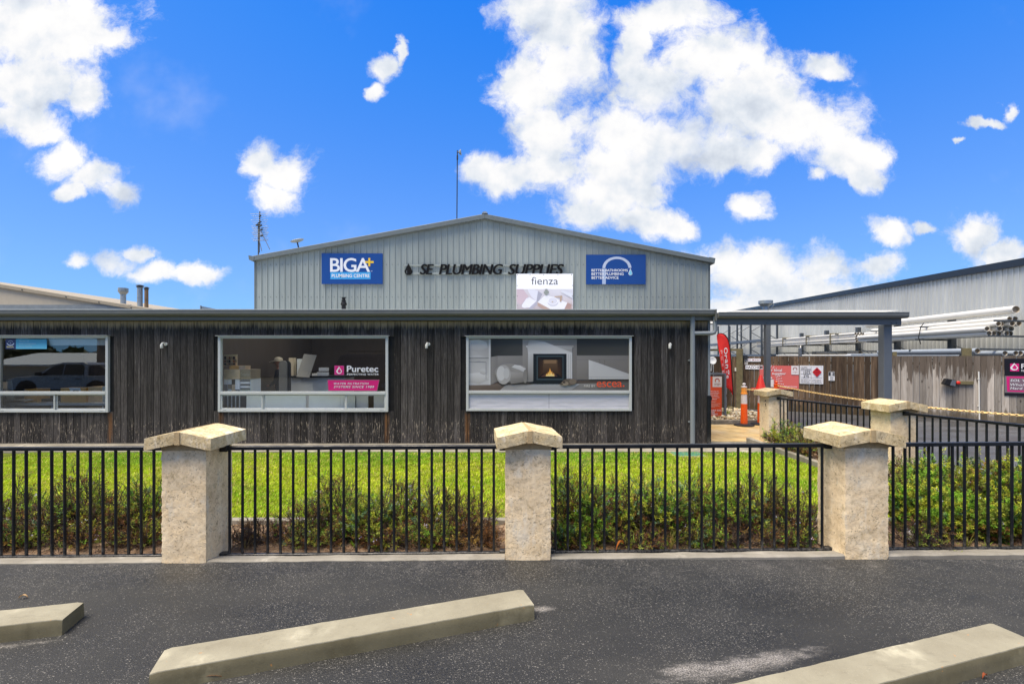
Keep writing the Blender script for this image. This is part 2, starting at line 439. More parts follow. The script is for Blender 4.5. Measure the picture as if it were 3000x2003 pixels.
    chipm = T.smooth(T.noise(T.pos, 55, 3, 0.6), 0.70, 0.74)
    c = T.mix(T.math('MAXIMUM', T.math('MULTIPLY', dust, 0.7), T.math('MULTIPLY', chipm, 0.4)), (0.0035, 0.0048, 0.0078), (0.15, 0.14, 0.125))
    setp(T, c, T.smooth(T.noise(T.pos, 12, 4), 0.3, 0.7, 0.28, 0.5), 0, 0.5)
    paint('black_plastic', (0.010, 0.010, 0.011), 0.55, var=0.2, spec=0.3)
    paint('letter_black', (0.0045, 0.0045, 0.005), 0.6, var=0.1, spec=0.15)
    paint('panel_lilac', srgb(190, 189, 195), 0.6, var=0.03)
    paint('rubber', (0.018, 0.018, 0.019), 0.75, var=0.3, bump=0.3)
    paint('aluminium_white', srgb(186, 189, 186), 0.38, 0.05, var=0.05, scale=3, dirt=0.06)
    paint('white_plastic', srgb(214, 213, 205), 0.4, var=0.05, dirt=0.08)
    paint('pvc_white', srgb(212, 210, 203), 0.35, var=0.05, scale=3, dirt=0.08)
    paint('pvc_grey', srgb(150, 158, 166), 0.4, var=0.08)
    paint('pvc_old', srgb(158, 150, 132), 0.5, var=0.15)
    paint('pipe_inside', srgb(176, 164, 144), 0.7, var=0.1)
    paint('cream_render', srgb(176, 166, 146), 0.8, var=0.1, scale=3, bump=0.4, bscale=20, dirt=0.15)
    paint('cream_barge', srgb(152, 142, 122), 0.7, var=0.12, dirt=0.2)
    paint('flash_grey', srgb(118, 126, 130), 0.6, var=0.2, scale=5)
    paint('orange_plastic', srgb(240, 92, 20), 0.4, var=0.06, scale=5, dirt=0.08)
    paint('red_plastic', srgb(214, 36, 22), 0.45, var=0.08)
    paint('white_tape', srgb(222, 214, 214), 0.4, var=0.06)
    paint('faded_orange', srgb(244, 158, 62), 0.5, var=0.1)
    paint('chain_yellow', srgb(240, 206, 140), 0.5, var=0.1, rv=0.08)
    T = new_mat('flag_red')
    c = T.ramp(T.noise(T.pos, 5, 4), (0.3, srgb(196, 28, 26)), (0.7, srgb(216, 40, 34)))
    setp(T, c, 0.7)
    # pavers
    T = new_mat('paver_sand')
    c = T.ramp(T.noise(T.pos, 4, 6, 0.65), (0.3, srgb(206, 172, 108)), (0.7, srgb(234, 204, 142)))
    c = T.vmath('SCALE', c, T.math('ADD', 0.84, T.math('MULTIPLY', T.rnd, 0.3)))
    c = T.mix(T.math('MULTIPLY', T.smooth(T.noise(T.pos, 1.1, 4), 0.45, 0.7), 0.4), c, srgb(206, 196, 172))
    setp(T, c, 0.45, 0, 0.5, T.bump(T.noise(T.pos, 120, 4), 0.2, 0.003))
    # soil
    T = new_mat('sandy_soil')
    c = T.ramp(T.noise(T.pos, 7, 8, 0.7), (0.28, srgb(82, 62, 46)), (0.5, srgb(138, 114, 92)), (0.75, srgb(186, 164, 138)))
    c = T.mix(T.smooth(T.noise(T.pos, 60, 3, 0.7), 0.55, 0.7), c, srgb(92, 70, 52))
    setp(T, c, 0.95, 0, 0.1, T.bump(T.noise(T.pos, 40, 6, 0.7), 0.8, 0.02))
    T = new_mat('turf_soil')
    c = T.ramp(T.noise(T.pos, 3, 6, 0.6), (0.3, (0.060, 0.085, 0.012)), (0.7, (0.13, 0.15, 0.02)))
    setp(T, c, 0.95, 0, 0.1)
    paint('ground_gravel', srgb(122, 116, 106), 0.95, var=0.3, scale=4, bump=0.6, bscale=60)
    # vertex-coloured foliage, stones and print
    def vcol(name, rough, trans=0.0, spec=0.3, var=0.0, gloss=False):
        T = new_mat(name)
        a = T.n('ShaderNodeAttribute', attribute_name='Col').outputs['Color']
        if var:
            s = T.math('ADD', 1 - var, T.math('MULTIPLY', T.noise(T.pos, 35, 3, 0.6), 2 * var))
            a = T.vmath('SCALE', a, s)
        setp(T, a, rough, 0, spec)
        if trans:
            tr = T.n('ShaderNodeBsdfTranslucent')
            T.put(tr.inputs[0], a)
            mx = T.n('ShaderNodeMixShader')
            mx.inputs[0].default_value = trans
            T.t.links.new(T.p.outputs[0], mx.inputs[1]); T.t.links.new(tr.outputs[0], mx.inputs[2])
            T.t.links.new(mx.outputs[0], T.out.inputs[0])
        return T.m
    vcol('grass_blades', 0.6, 0.35, 0.2)
    vcol('leaves', 0.55, 0.25, 0.25)
    vcol('stones', 0.85, 0, 0.2, 0.25)
    vcol('print', 0.38, 0, 0.4)
    vcol('print_matte', 0.7, 0, 0.2, 0.04)
    # window glass: thin sheet, Fresnel reflection over clear transmission
    T = new_mat('window_glass')
    fr = T.n('ShaderNodeFresnel'); fr.inputs[0].default_value = 1.52
    gl = T.n('ShaderNodeBsdfGlossy'); gl.inputs['Roughness'].default_value = 0.0
    gl.inputs[0].default_value = (0.95, 1.0, 0.98, 1)
    tp = T.n('ShaderNodeBsdfTransparent'); tp.inputs[0].default_value = (0.88, 0.91, 0.90, 1)
    mx = T.n('ShaderNodeMixShader')
    T.put(mx.inputs[0], T.math('MULTIPLY', fr.outputs[0], 2.5, True))
    T.t.links.new(tp.outputs[0], mx.inputs[1]); T.t.links.new(gl.outputs[0], mx.inputs[2])
    T.t.links.new(mx.outputs[0], T.out.inputs[0])
    # translucent fibreglass roofing
    T = new_mat('fibreglass_sheet')
    setp(T, srgb(226, 226, 216), 0.5)
    tr = T.n('ShaderNodeBsdfTranslucent'); tr.inputs[0].default_value = (0.88, 0.88, 0.84, 1)
    tp = T.n('ShaderNodeBsdfTransparent'); tp.inputs[0].default_value = (0.95, 0.95, 0.92, 1)
    m1 = T.n('ShaderNodeMixShader'); m1.inputs[0].default_value = 0.6
    T.t.links.new(tr.outputs[0], m1.inputs[1]); T.t.links.new(tp.outputs[0], m1.inputs[2])
    m2 = T.n('ShaderNodeMixShader'); m2.inputs[0].default_value = 0.85
    T.t.links.new(T.p.outputs[0], m2.inputs[1]); T.t.links.new(m1.outputs[0], m2.inputs[2])
    T.t.links.new(m2.outputs[0], T.out.inputs[0])
    # interior
    paint('interior_wall', srgb(96, 84, 72), 0.8, var=0.15)
    paint('interior_floor', srgb(120, 120, 124), 0.6, var=0.15)
    paint('counter_white', srgb(222, 226, 228), 0.5, var=0.05)
    paint('panel_white', srgb(232, 238, 238), 0.6, var=0.04)
    paint('counter_dark', srgb(34, 35, 38), 0.4)
    paint('oak_veneer', srgb(226, 196, 158), 0.6, var=0.2, scale=12)
    paint('taupe_veneer', srgb(158, 142, 116), 0.6, var=0.1)
    paint('cardboard', srgb(240, 186, 108), 0.8, var=0.1)
    paint('arch_grey', srgb(120, 120, 118), 0.6, var=0.08)
    paint('bin_green', srgb(34, 46, 50), 0.5)
    paint('paper_white', srgb(244, 245, 246), 0.7, var=0.03)
    paint('skin', srgb(150, 104, 80), 0.6, var=0.08)
    paint('cap_beige', srgb(226, 210, 180), 0.8, var=0.1)
    paint('cloth_dark', srgb(38, 38, 44), 0.85, var=0.15)
    # vehicles seen mirrored in the glass
    paint('car_silver', srgb(158, 160, 162), 0.25, 0.3, var=0.04)
    paint('car_charcoal', srgb(52, 56, 64), 0.25, 0.3, var=0.05)
    paint('car_black', (0.010, 0.010, 0.012), 0.3)
    paint('car_glass', (0.012, 0.014, 0.016), 0.08)
    paint('tyre', (0.014, 0.014, 0.014), 0.8)
    paint('rim', srgb(150, 152, 155), 0.3, 0.6)
    T = new_mat('brown_cladding')
    c = T.ramp(T.noise(T.scalev(T.pos, (3, 3, 0.4)), 1, 5), (0.3, srgb(140, 122, 104)), (0.7, srgb(160, 142, 122)))
    setp(T, c, 0.6)
    paint('pit_lid', srgb(66, 120, 104), 0.6, var=0.15, scale=12, dirt=0.3)
    paint('dish_white', srgb(206, 208, 206), 0.4, var=0.04)
make_materials()

# ------------------------------------------------------------------ geometry helpers
def X(px, Y): return (px - 1500) * Y / FPX
def Z(py, Y): return EYE + (HOR - py) * Y / FPX
def gz(y):
    """gentle fall of the ground from the car park towards the shop"""
    if y <= 4.05: return 0.0
    if y >= 9.8: return -0.08
    return -0.03 - 0.05 * (y - 4.05) / 5.75

def tag(o, label=None, cat=None, group=None, kind=None):
    if label: o['label'] = label
    if cat: o['category'] = cat
    if group: o['group'] = group
    if kind: o['kind'] = kind
    return o

def empty(name, loc, label=None, cat=None, group=None, rz=0.0):
    o = bpy.data.objects.new(name, None)
    COL.objects.link(o)
    o.location = loc
    o.rotation_euler = (0, 0, rz)
    o.empty_display_size = 0.2
    tag(o, label, cat, group)
    return o

def rel(child, parent):
    """parent while keeping the child's coordinates in world space"""
    child.parent = parent
    m = Matrix.Identity(4)
    p = parent
    while p is not None:
        m = (p.matrix_parent_inverse @ p.matrix_basis) @ m
        p = p.parent
    child.matrix_parent_inverse = m.inverted()
    return child

def link_mesh(name, me, parent=None, loc=None, rot=None, local=False):
    o = bpy.data.objects.new(name, me)
    COL.objects.link(o)
    if loc is not None: o.location = loc
    if rot is not None: o.rotation_euler = rot
    if parent is not None:
        if local:
            o.parent = parent
        else:
            rel(o, parent)
    return o

class MB:
    def __init__(self):
        self.v, self.f, self.fm, self.c = [], [], [], []
        self.mi = 0
        self.col = None
    def add(self, vs, fs, cols=None):
        b = len(self.v)
        self.v += [tuple(p) for p in vs]
        self.f += [tuple(i + b for i in f) for f in fs]
        self.fm += [self.mi] * len(fs)
        if cols is not None:
            self.c += [tuple(c) for c in cols]
        else:
            self.c += [self.col or (1, 1, 1)] * len(vs)
        return self
    def box(self, x0, x1, y0, y1, z0, z1, M=None):
        vs = [Vector((x, y, z)) for z in (z0, z1) for y in (y0, y1) for x in (x0, x1)]
        if M is not None: vs = [M @ p for p in vs]
        fs = [(0, 2, 3, 1), (4, 5, 7, 6), (0, 1, 5, 4), (2, 6, 7, 3), (0, 4, 6, 2), (1, 3, 7, 5)]
        return self.add(vs, fs)
    def cbox(self, x0, x1, y0, y1, z0, z1, c, M=None):
        """box with chamfered long edges"""
        P = []
        for z, ins in ((z0, c), (z0 + c, 0), (z1 - c, 0), (z1, c)):
            xa, xb, ya, yb = x0 + ins, x1 - ins, y0 + ins, y1 - ins
            k = c if ins == 0 else c * 0.6
            P += [(xa + k, ya, z), (xb - k, ya, z), (xb, ya + k, z), (xb, yb - k, z), (xb - k, yb, z), (xa + k, yb, z), (xa, yb - k, z), (xa, ya + k, z)]
        fs = [tuple(reversed(range(8))), tuple(range(24, 32))]
        for r in range(3):
            for i in range(8):
                j = (i + 1) % 8
                fs.append((r * 8 + i, r * 8 + j, r * 8 + 8 + j, r * 8 + 8 + i))
        vs = [Vector(p) for p in P]
        if M is not None: vs = [M @ p for p in vs]
        return self.add(vs, fs)
    def tube(self, p0, p1, r, n=8, r1=None, caps=True):
        return self.path([p0, p1], [r, r if r1 is None else r1], n, caps)
    def path(self, pts, rad, n=8, caps=True):
        pts = [Vector(p) for p in pts]
        if not hasattr(rad, '__len__'): rad = [rad] * len(pts)
        vs, fs = [], []
        prev = None
        for i, p in enumerate(pts):
            t = (pts[min(i + 1, len(pts) - 1)] - pts[max(i - 1, 0)]).normalized()
            if prev is None:
                a = Vector((0, 0, 1)) if abs(t.z) < 0.9 else Vector((1, 0, 0))
                s = t.cross(a).normalized()
            else:
                s = (prev - t * prev.dot(t)).normalized()
            prev = s
            w = t.cross(s)
            for k in range(n):
                an = 2 * math.pi * k / n
                vs.append(p + (s * math.cos(an) + w * math.sin(an)) * rad[i])
        for i in range(len(pts) - 1):
            for k in range(n):
                j = (k + 1) % n
                fs.append((i * n + k, i * n + j, (i + 1) * n + j, (i + 1) * n + k))
        if caps:
            fs.append(tuple(reversed(range(n))))
            fs.append(tuple((len(pts) - 1) * n + k for k in range(n)))
        return self.add(vs, fs)
    def lathe(self, prof, c, n=20, M=None):
        vs, fs = [], []
        for (r, z) in prof:
            for k in range(n):
                a = 2 * math.pi * k / n
                p = Vector((c[0] + r * math.cos(a), c[1] + r * math.sin(a), c[2] + z))
                vs.append(M @ p if M is not None else p)
        for i in range(len(prof) - 1):
            for k in range(n):
                j = (k + 1) % n
                fs.append((i * n + k, i * n + j, (i + 1) * n + j, (i + 1) * n + k))
        fs.append(tuple(reversed(range(n))))
        fs.append(tuple((len(prof) - 1) * n + k for k in range(n)))
        return self.add(vs, fs)
    def prism(self, poly, axis, a, b):
        """extrude a 2-D polygon along axis 'x','y' or 'z' from a to b"""
        def pt(p, t):
            return {'x': (t, p[0], p[1]), 'y': (p[0], t, p[1]), 'z': (p[0], p[1], t)}[axis]
        n = len(poly)
        vs = [pt(p, a) for p in poly] + [pt(p, b) for p in poly]
        fs = [tuple(range(n)), tuple(reversed(range(n, 2 * n)))]
        fs += [(i, i + n, (i + 1) % n + n, (i + 1) % n) for i in range(n)]
        return self.add(vs, fs)
    def build(self, name, mats, parent=None, smooth=False, local=False, loc=None, rot=None, colors=False, bevel=0.0):
        me = bpy.data.meshes.new(name)
        me.from_pydata([tuple(p) for p in self.v], [], self.f)
        if not isinstance(mats, (list, tuple)): mats = [mats]
        for m in mats: me.materials.append(MATS[m])
        if len(mats) > 1:
            me.polygons.foreach_set('material_index', self.fm)
        if colors:
            at = me.color_attributes.new('Col', 'FLOAT_COLOR', 'POINT')
            at.data.foreach_set('color', np.array([(*c, 1) for c in self.c], dtype=np.float32).ravel())
        fix_normals(me)
        if smooth:
            me.polygons.foreach_set('use_smooth', [True] * len(me.polygons))
            try: me.set_sharp_from_angle(angle=R(38))
            except Exception: pass
        me.update()
        o = link_mesh(name, me, parent, loc, rot, local)
        if bevel:
            bm = o.modifiers.new('edge', 'BEVEL'); bm.width = bevel; bm.segments = 2; bm.limit_method = 'ANGLE'
        return o

import bmesh
def fix_normals(me):
    bm = bmesh.new(); bm.from_mesh(me)
    bmesh.ops.recalc_face_normals(bm, faces=bm.faces)
    bm.to_mesh(me); bm.free()

def np_mesh(name, V, F, mat, cols=None, smooth=False):
    """V (n,3), F (m,k) arrays"""
    me = bpy.data.meshes.new(name)
    k = F.shape[1]
    me.vertices.add(len(V)); me.vertices.foreach_set('co', V.astype(np.float32).ravel())
    me.loops.add(F.size); me.loops.foreach_set('vertex_index', F.astype(np.int32).ravel())
    me.polygons.add(len(F))
    me.polygons.foreach_set('loop_start', np.arange(0, F.size, k, dtype=np.int32))
    if smooth: me.polygons.foreach_set('use_smooth', np.ones(len(F), dtype=bool))
    me.update(calc_edges=True)
    if cols is not None:
        at = me.color_attributes.new('Col', 'FLOAT_COLOR', 'POINT')
        c4 = np.ones((len(V), 4), np.float32); c4[:, :3] = cols
        at.data.foreach_set('color', c4.ravel())
    me.materials.append(MATS[mat])
    return me

def dup(o, parent=None):
    c = o.copy(); COL.objects.link(c)
    c.parent = parent
    return c
def dup_tree(root, loc, rz=None, label=None):
    r = root.copy(); COL.objects.link(r)
    r.location = loc
    if rz is not None: r.rotation_euler = (0, 0, rz)
    if label: r['label'] = label
    for ch in root.children:
        c = ch.copy(); COL.objects.link(c); c.parent = r
        for g in ch.children:
            d = g.copy(); COL.objects.link(d); d.parent = c
    return r

# ------------------------------------------------------------------ lettering and flat print
_TXT = {}
def text_flat(s, bold=0.0, shear=0.0, extrude=0.0, spacing=1.0):
    bold *= 0.5
    key = (s, bold, shear, extrude, spacing)
    if key not in _TXT:
        cu = bpy.data.curves.new('t', 'FONT')
        cu.body = s; cu.size = 1.0; cu.shear = shear; cu.offset = bold; cu.extrude = extrude
        cu.space_character = spacing; cu.resolution_u = 4
        ob = bpy.data.objects.new('t', cu)
        COL.objects.link(ob)
        bpy.context.view_layer.update()
        dg = bpy.context.evaluated_depsgraph_get()
        me = bpy.data.meshes.new_from_object(ob.evaluated_get(dg))
        V = [v.co.copy() for v in me.vertices]; F = [tuple(p.vertices) for p in me.polygons]
        bpy.data.objects.remove(ob); bpy.data.curves.remove(cu); bpy.data.meshes.remove(me)
        _TXT[key] = (V, F)
    return _TXT[key]

class Plane:
    """a flat surface: origin, right and up axes in metres, outward normal"""
    def __init__(self, o, r, up=(0, 0, 1)):
        self.o, self.r, self.u = Vector(o), Vector(r).normalized(), Vector(up).normalized()
        self.n = self.r.cross(self.u)            # points at the viewer for a wall facing -Y
    def at(self, a, b, d=0.0):
        return self.o + self.r * a + self.u * b + self.n * d
def front(Y):
    """plane parallel to the photograph at distance Y; its a,b are world x,z"""
    return Plane((0, Y, 0), (1, 0, 0))

def letter(mb, pl, s, a0, a1, b0, b1, d, col, bold=0.02, shear=0.0, thick=0.0, spacing=1.0, fit=True, turn=False):
    V, F = text_flat(s, bold, shear, 0.05 if thick else 0.0, spacing)
    xs = [p.x for p in V]; ys = [p.y for p in V]
    x0, x1, y0, y1 = min(xs), max(xs), min(ys), max(ys)
    vs = []
    for p in V:
        fx, fy = (p.x - x0) / (x1 - x0), (p.y - y0) / (y1 - y0)
        if turn: fx, fy = fy, 1 - fx            # text running downwards
        dd = d + (thick if p.z > 0 else 0.0) if thick else d
        vs.append(pl.at(a0 + (a1 - a0) * fx, b0 + (b1 - b0) * fy, dd))
    mb.add(vs, F, [col] * len(vs))

class Print:
    """stack of flat coloured shapes on a plane, each a hair above the last"""
    def __init__(self, pl, d0=0.0, step=0.0006):
        self.pl, self.mb, self.d, self.step = pl, MB(), d0, step
    def poly(self, pts, col, cols=None):
        self.d += self.step
        n = len(pts)
        self.mb.add([self.pl.at(a, b, self.d) for a, b in pts], [tuple(range(n))], cols or [col] * n)
        return self
    def rect(self, a0, a1, b0, b1, col, cols=None):
        return self.poly([(a0, b0), (a1, b0), (a1, b1), (a0, b1)], col, cols)
    def disc(self, a, b, ra, rb, col, n=20, t0=0, t1=360):
        return self.poly([(a + ra * math.cos(R(t0 + (t1 - t0) * k / n)), b + rb * math.sin(R(t0 + (t1 - t0) * k / n))) for k in range(n + (0 if t1 - t0 == 360 else 1))], col)
    def arc(self, a, b, r0, r1, t0, t1, col, n=24, sy=1.0):
        self.d += self.step
        vs, fs = [], []
        for k in range(n + 1):
            t = R(t0 + (t1 - t0) * k / n)
            for r in (r0, r1):
                vs.append(self.pl.at(a + r * math.cos(t), b + r * math.sin(t) * sy, self.d))
        for k in range(n): fs.append((2 * k, 2 * k + 1, 2 * k + 3, 2 * k + 2))
        self.mb.add(vs, fs, [col] * len(vs))
        return self
    def drop(self, a, b, w, h, col):
        """water drop, pointed top, (a,b) its bottom centre"""
        pts = []
        for k in range(25):
            t = -math.pi / 2 + 2 * math.pi * k / 24
            s = math.sin(t)
            x = math.cos(t) * w / 2 * (1 if s < 0 else (1 - s) ** 0.85 * 1.0 + 0.0)
            y = (w / 2 + s * w / 2) if s < 0 else (w / 2 + s * (h - w / 2))
            pts.append((a + x, b + y))
        return self.poly(pts[:-1], col)
    def text(self, s, a0, a1, b0, b1, col, **k):
        self.d += self.step
        letter(self.mb, self.pl, s, a0, a1, b0, b1, self.d, col, **k)
        return self
    def build(self, name, parent, mat='print'):
        me = bpy.data.meshes.new(name)
        me.from_pydata([tuple(p) for p in self.mb.v], [], self.mb.f)
        me.materials.append(MATS[mat])
        at = me.color_attributes.new('Col', 'FLOAT_COLOR', 'POINT')
        at.data.foreach_set('color', np.array([(c[0] * INK, c[1] * INK, c[2] * INK, 1) for c in self.mb.c], dtype=np.float32).ravel())
        return link_mesh(name, me, parent)
class PxPrint(Print):
    """the same, with shapes given in photograph pixels of a wall parallel to the picture"""
    def __init__(self, Y, d0=0.0, step=0.0006):
        super().__init__(front(Y), d0, step); self.Y = Y
    def c(self, p): return (X(p[0], self.Y), Z(p[1], self.Y))
    def ppoly(self, pts, col, cols=None): return self.poly([self.c(p) for p in pts], col, cols)
    def prect(self, x0, x1, y0, y1, col, cols=None):
        return self.ppoly([(x0, y1), (x1, y1), (x1, y0), (x0, y0)], col, cols)
    def ptext(self, s, x0, x1, y0, y1, col, **k):
        a = self.c((x0, y1)); b = self.c((x1, y0))
        return self.text(s, a[0], b[0], a[1], b[1], col, **k)
WHITE = srgb(232, 234, 238)
INK = 0.80           # printed ink and vinyl reflect a little less than their photographed tone

# ================================================================== SETTING
def sheet(name, x0, x1, y0, y1, zf, mat, nx=2, ny=2, rough=0.0, sc=3.0):
    xs = np.linspace(x0, x1, nx); ys = np.linspace(y0, y1, ny)
    V = np.array([(x, y, zf(y) + (rough * mnoise.fractal((x * sc, y * sc, 0), 1.0, 2.0, 4) if rough else 0)) for y in ys for x in xs])
    F = np.array([(j * nx + i, j * nx + i + 1, (j + 1) * nx + i + 1, (j + 1) * nx + i) for j in range(ny - 1) for i in range(nx - 1)])
    o = link_mesh(name, np_mesh(name, V, F, mat, smooth=bool(rough)))
    o['kind'] = 'structure'
    return o

FY0 = lambda x: 3.985 + (x - 0.13) * 0.0205        # front face of the stone posts, the fence line is a touch askew
sheet('ground', -400, 400, -400, 600, lambda y: -0.16, 'ground_gravel')
sheet('car_park', -40, 40, -30, 4.0, lambda y: 0.0, 'asphalt')
sheet('driveway', 5.62, 40, 4.0, 15.6, lambda y: gz(y) - 0.004, 'damp_asphalt', 2, 12)
sheet('yard', 4.0, 60, 15.6, 70, lambda y: -0.085, 'damp_asphalt')
sheet('garden_bed', -14, 5.62, 4.10, 5.10, lambda y: gz(y) - 0.012, 'sandy_soil', 420, 30, 0.022, 5.0)
sheet('side_garden_bed', 4.86, 5.62, 5.10, 9.85, lambda y: gz(y) - 0.012, 'sandy_soil', 30, 110, 0.022, 5.0)
sheet('lawn', -14, 4.86, 4.99, 8.80, lambda y: gz(y) - 0.006, 'turf_soil', 60, 20, 0.010, 1.2)
sheet('path_strip', -14, 5.26, 8.80, 9.97, lambda y: -0.082, 'concrete_edge', 2, 2)
sheet('gravel_bed', 4.0, 7.3, 12.5, 15.6, lambda y: -0.06, 'ground_gravel')

# concrete strips: kerb under the fence (broken by the posts), lawn edgings
POSTX = [-2.70, 0.135, 3.005]
def strip_kerb(name, xa, xb, y0, y1, z0, z1, mat, nseg=40):
    prof = [(0.0, z0 - 0.12), (0.004, z1 - 0.012), (0.022, z1), (y1 - y0 - 0.02, z1 - 0.022), (y1 - y0, z1 - 0.05), (y1 - y0, z0 - 0.12)]
    m = MB(); vs, fs = [], []
    for i in range(nseg + 1):
        x = xa + (xb - xa) * i / nseg
        for (dy, z) in prof:
            w = 0.006 * mnoise.noise((x * 3, dy * 9, 2.0)) + 0.003 * mnoise.noise((x * 13, dy * 30, 5.0))
            vs.append((x, FY0(x) + y0 + dy + w, z + w * 0.6))
    n = len(prof)
    for i in range(nseg):
        for k in range(n - 1):
            fs.append((i * n + k, (i + 1) * n + k, (i + 1) * n + k + 1, i * n + k + 1))
    m.add(vs, fs)
    return m.build(name, mat, None, smooth=True)
kb = [(-14, POSTX[0] - 0.185), (POSTX[0] + 0.185, POSTX[1] - 0.195), (POSTX[1] + 0.195, POSTX[2] - 0.185), (POSTX[2] + 0.185, 6.2)]
for i, (a, b) in enumerate(kb):
    tag(strip_kerb('kerb', a, b, 0.0, 0.165, 0.0, 0.018, 'concrete_kerb', 90), kind='structure')
m = MB()
m.box(-14, 4.80, 4.955, 5.045, -0.14, 0.002)
tag(m.build('lawn_edging', 'concrete_kerb', bevel=0.008), kind='structure')
m = MB()
m.box(-14, 4.02, 8.755, 8.84, -0.16, -0.045)
tag(m.build('lawn_edging', 'concrete_edge', bevel=0.006), kind='structure')
m = MB()
m.box(4.80, 4.90, 5.05, 9.80, -0.16, 0.035)
tag(m.build('lawn_edging', 'concrete_edge', bevel=0.01), kind='structure')
m = MB()
m.box(4.05, 7.25, 12.47, 12.58, -0.14, 0.03)
tag(m.build('paving_edging', 'concrete_edge', bevel=0.008), kind='structure')
m = MB()
m.box(7.2, 7.34, 12.58, 16.0, -0.14, 0.02)
tag(m.build('paving_edging', 'post_timber', bevel=0.008), kind='structure')

# paving of sand-coloured square slabs
pav = sheet('paving', 4.04, 7.2, 9.97, 12.47, lambda y: -0.093, 'concrete_edge')
pm = MB(); pm.cbox(-0.1485, 0.1485, -0.1485, 0.1485, -0.03, 0.0, 0.004)
proto = None
for j in range(8):
    for i in range(10):
        x, y = 4.20 + i * 0.302, 10.13 + j * 0.302
        if proto is None:
            proto = pm.build('paver', 'paver_sand', pav, loc=None)
            o = proto
        else:
            o = bpy.data.objects.new('paver', proto.data); COL.objects.link(o); o.parent = pav
        o.location = (x, y, -0.068 + random.uniform(-0.0015, 0.0015))

# ================================================================== SHOP BUILDING (low front wing)
WY = 9.75
shop = empty('shop_building', (-2.0, WY, -0.08), 'low shop building clad in blackened upright boards with grey gutter', 'building')
CORNER = 4.03
WTOP = 2.417
wins = [(-8, 320, 984, 1207), (641, 1138, 984.7, 1205.6), (1366, 1850, 985, 1203)]
WIN = [(X(a, WY), X(b, WY), Z(d, WY), Z(c, WY)) for a, b, c, d in wins]    # x0,x1,z0,z1
# lining wall behind the boards, with window openings
m = MB()
XL = -14.0
m.box(XL, CORNER - 0.03, WY + 0.022, WY + 0.12, -0.12, WIN[0][2] - 0.0)
m.box(XL, CORNER - 0.03, WY + 0.022, WY + 0.12, WIN[0][3], WTOP + 0.1)
edges = [XL] + [w for q in WIN for w in (q[0], q[1])] + [CORNER - 0.03]
for a, b in zip(edges[0::2], edges[1::2]):
    m.box(a, b, WY + 0.022, WY + 0.12, WIN[0][2], WIN[0][3])
wall = m.build('wall', 'wall_lining', shop)
PITCH = 0.1362
bmeshes = {}
def board(x, z0, z1):
    key = (round(z0, 3), round(z1, 3), random.randrange(3))
    h = z1 - z0
    if key not in bmeshes:
        mb = MB(); vs, fs = [], []
        n = max(3, int(h / 0.25)); w = PITCH / 2 - 0.0035
        rs = random.random() * 50
        for i in range(n + 1):
            z = h * i / n
            j = 0.0012 * mnoise.noise((rs, z * 2, 0)); t = 0.0015 * mnoise.noise((rs, z * 1.3, 8))
            vs += [(-w + j, 0.022, z), (-w + j, 0.003 + t, z), (-w + 0.004 + j, t, z), (w - 0.004 - j, t * 0.5, z), (w - j, 0.003 + t, z), (w - j, 0.022, z)]
        for i in range(n):
            for k in range(5):
                fs.append((i * 6 + k, i * 6 + k + 1, i * 6 + k + 7, i * 6 + k + 6))
        fs += [tuple(range(6)), tuple(reversed(range(n * 6, n * 6 + 6)))]
        mb.add(vs, fs)
        o = mb.build('board', 'charred_board', wall, loc=(x, WY, z0))
        bmeshes[key] = o.data
    else:
        o = link_mesh('board', bmeshes[key], wall, loc=(x, WY, z0))
    o.location.y += random.uniform(-0.002, 0.0025)
    return o
x = CORNER - 0.035 - PITCH / 2
while x > -13.85:
    cut = None
    for q in WIN:
        if x + PITCH / 2 > q[0] + 0.02 and x - PITCH / 2 < q[1] - 0.02:
            cut = q
    if cut:
        if x - PITCH/2 < cut[0] - 0.05 or x + PITCH/2 > cut[1] + 0.05:
            pass
        board(x, -0.075 + random.uniform(-0.003, 0.003) * 0, cut[2] + 0.01)
        board(x, cut[3] - 0.01, WTOP)
    else:
        board(x, -0.075, WTOP)
    x -= PITCH
m = MB(); m.box(CORNER - 0.033, CORNER + 0.012, WY - 0.012, WY + 0.05, -0.07, WTOP); m.box(CORNER - 0.03, CORNER + 0.008, WY + 0.05, 16.2, -0.08, WTOP)
m.build('corner_trim', 'downpipe_grey', shop)
m = MB(); m.box(XL, CORNER + 0.006, WY - 0.02, WY + 0.03, -0.13, -0.078)
m.build('base_plate', 'concrete_edge', shop)
# gutter, fascia, soffit, roof
def gutter(name, x0, x1, yc, ztop, r, mat, parent):
    prof = [(yc + r, ztop), (yc + r, ztop - r * 1.9)]
    for k in range(9):
        t = R(-90 - 90 * k / 8)
        prof.append((yc + math.cos(t) * r * 1.05, ztop - r * 0.95 + math.sin(t) * r * 0.95))
    prof += [(yc - r * 1.05, ztop - 0.006), (yc - r * 1.15, ztop - 0.003), (yc - r * 1.15, ztop + 0.006), (yc - r * 0.95, ztop + 0.006), (yc - r * 0.9, ztop)]
    m = MB(); m.prism(prof, 'x', x0, x1)
    return m.build(name, mat, parent, smooth=True)
GZ = 2.615
gutter('gutter', XL, 4.045, 9.585, GZ, 0.058, 'trim_grey', shop)
m = MB(); m.box(XL, 4.05, 9.645, 9.672, 2.425, 2.60); m.box(4.05, 4.075, 9.50, 9.70, 2.405, 2.632)
m.build('fascia', 'trim_grey', shop)
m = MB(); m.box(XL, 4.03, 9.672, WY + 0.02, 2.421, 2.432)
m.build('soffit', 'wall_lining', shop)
m = MB(); vs, fs = [], []
nr = int((4.06 - XL) / 0.019)
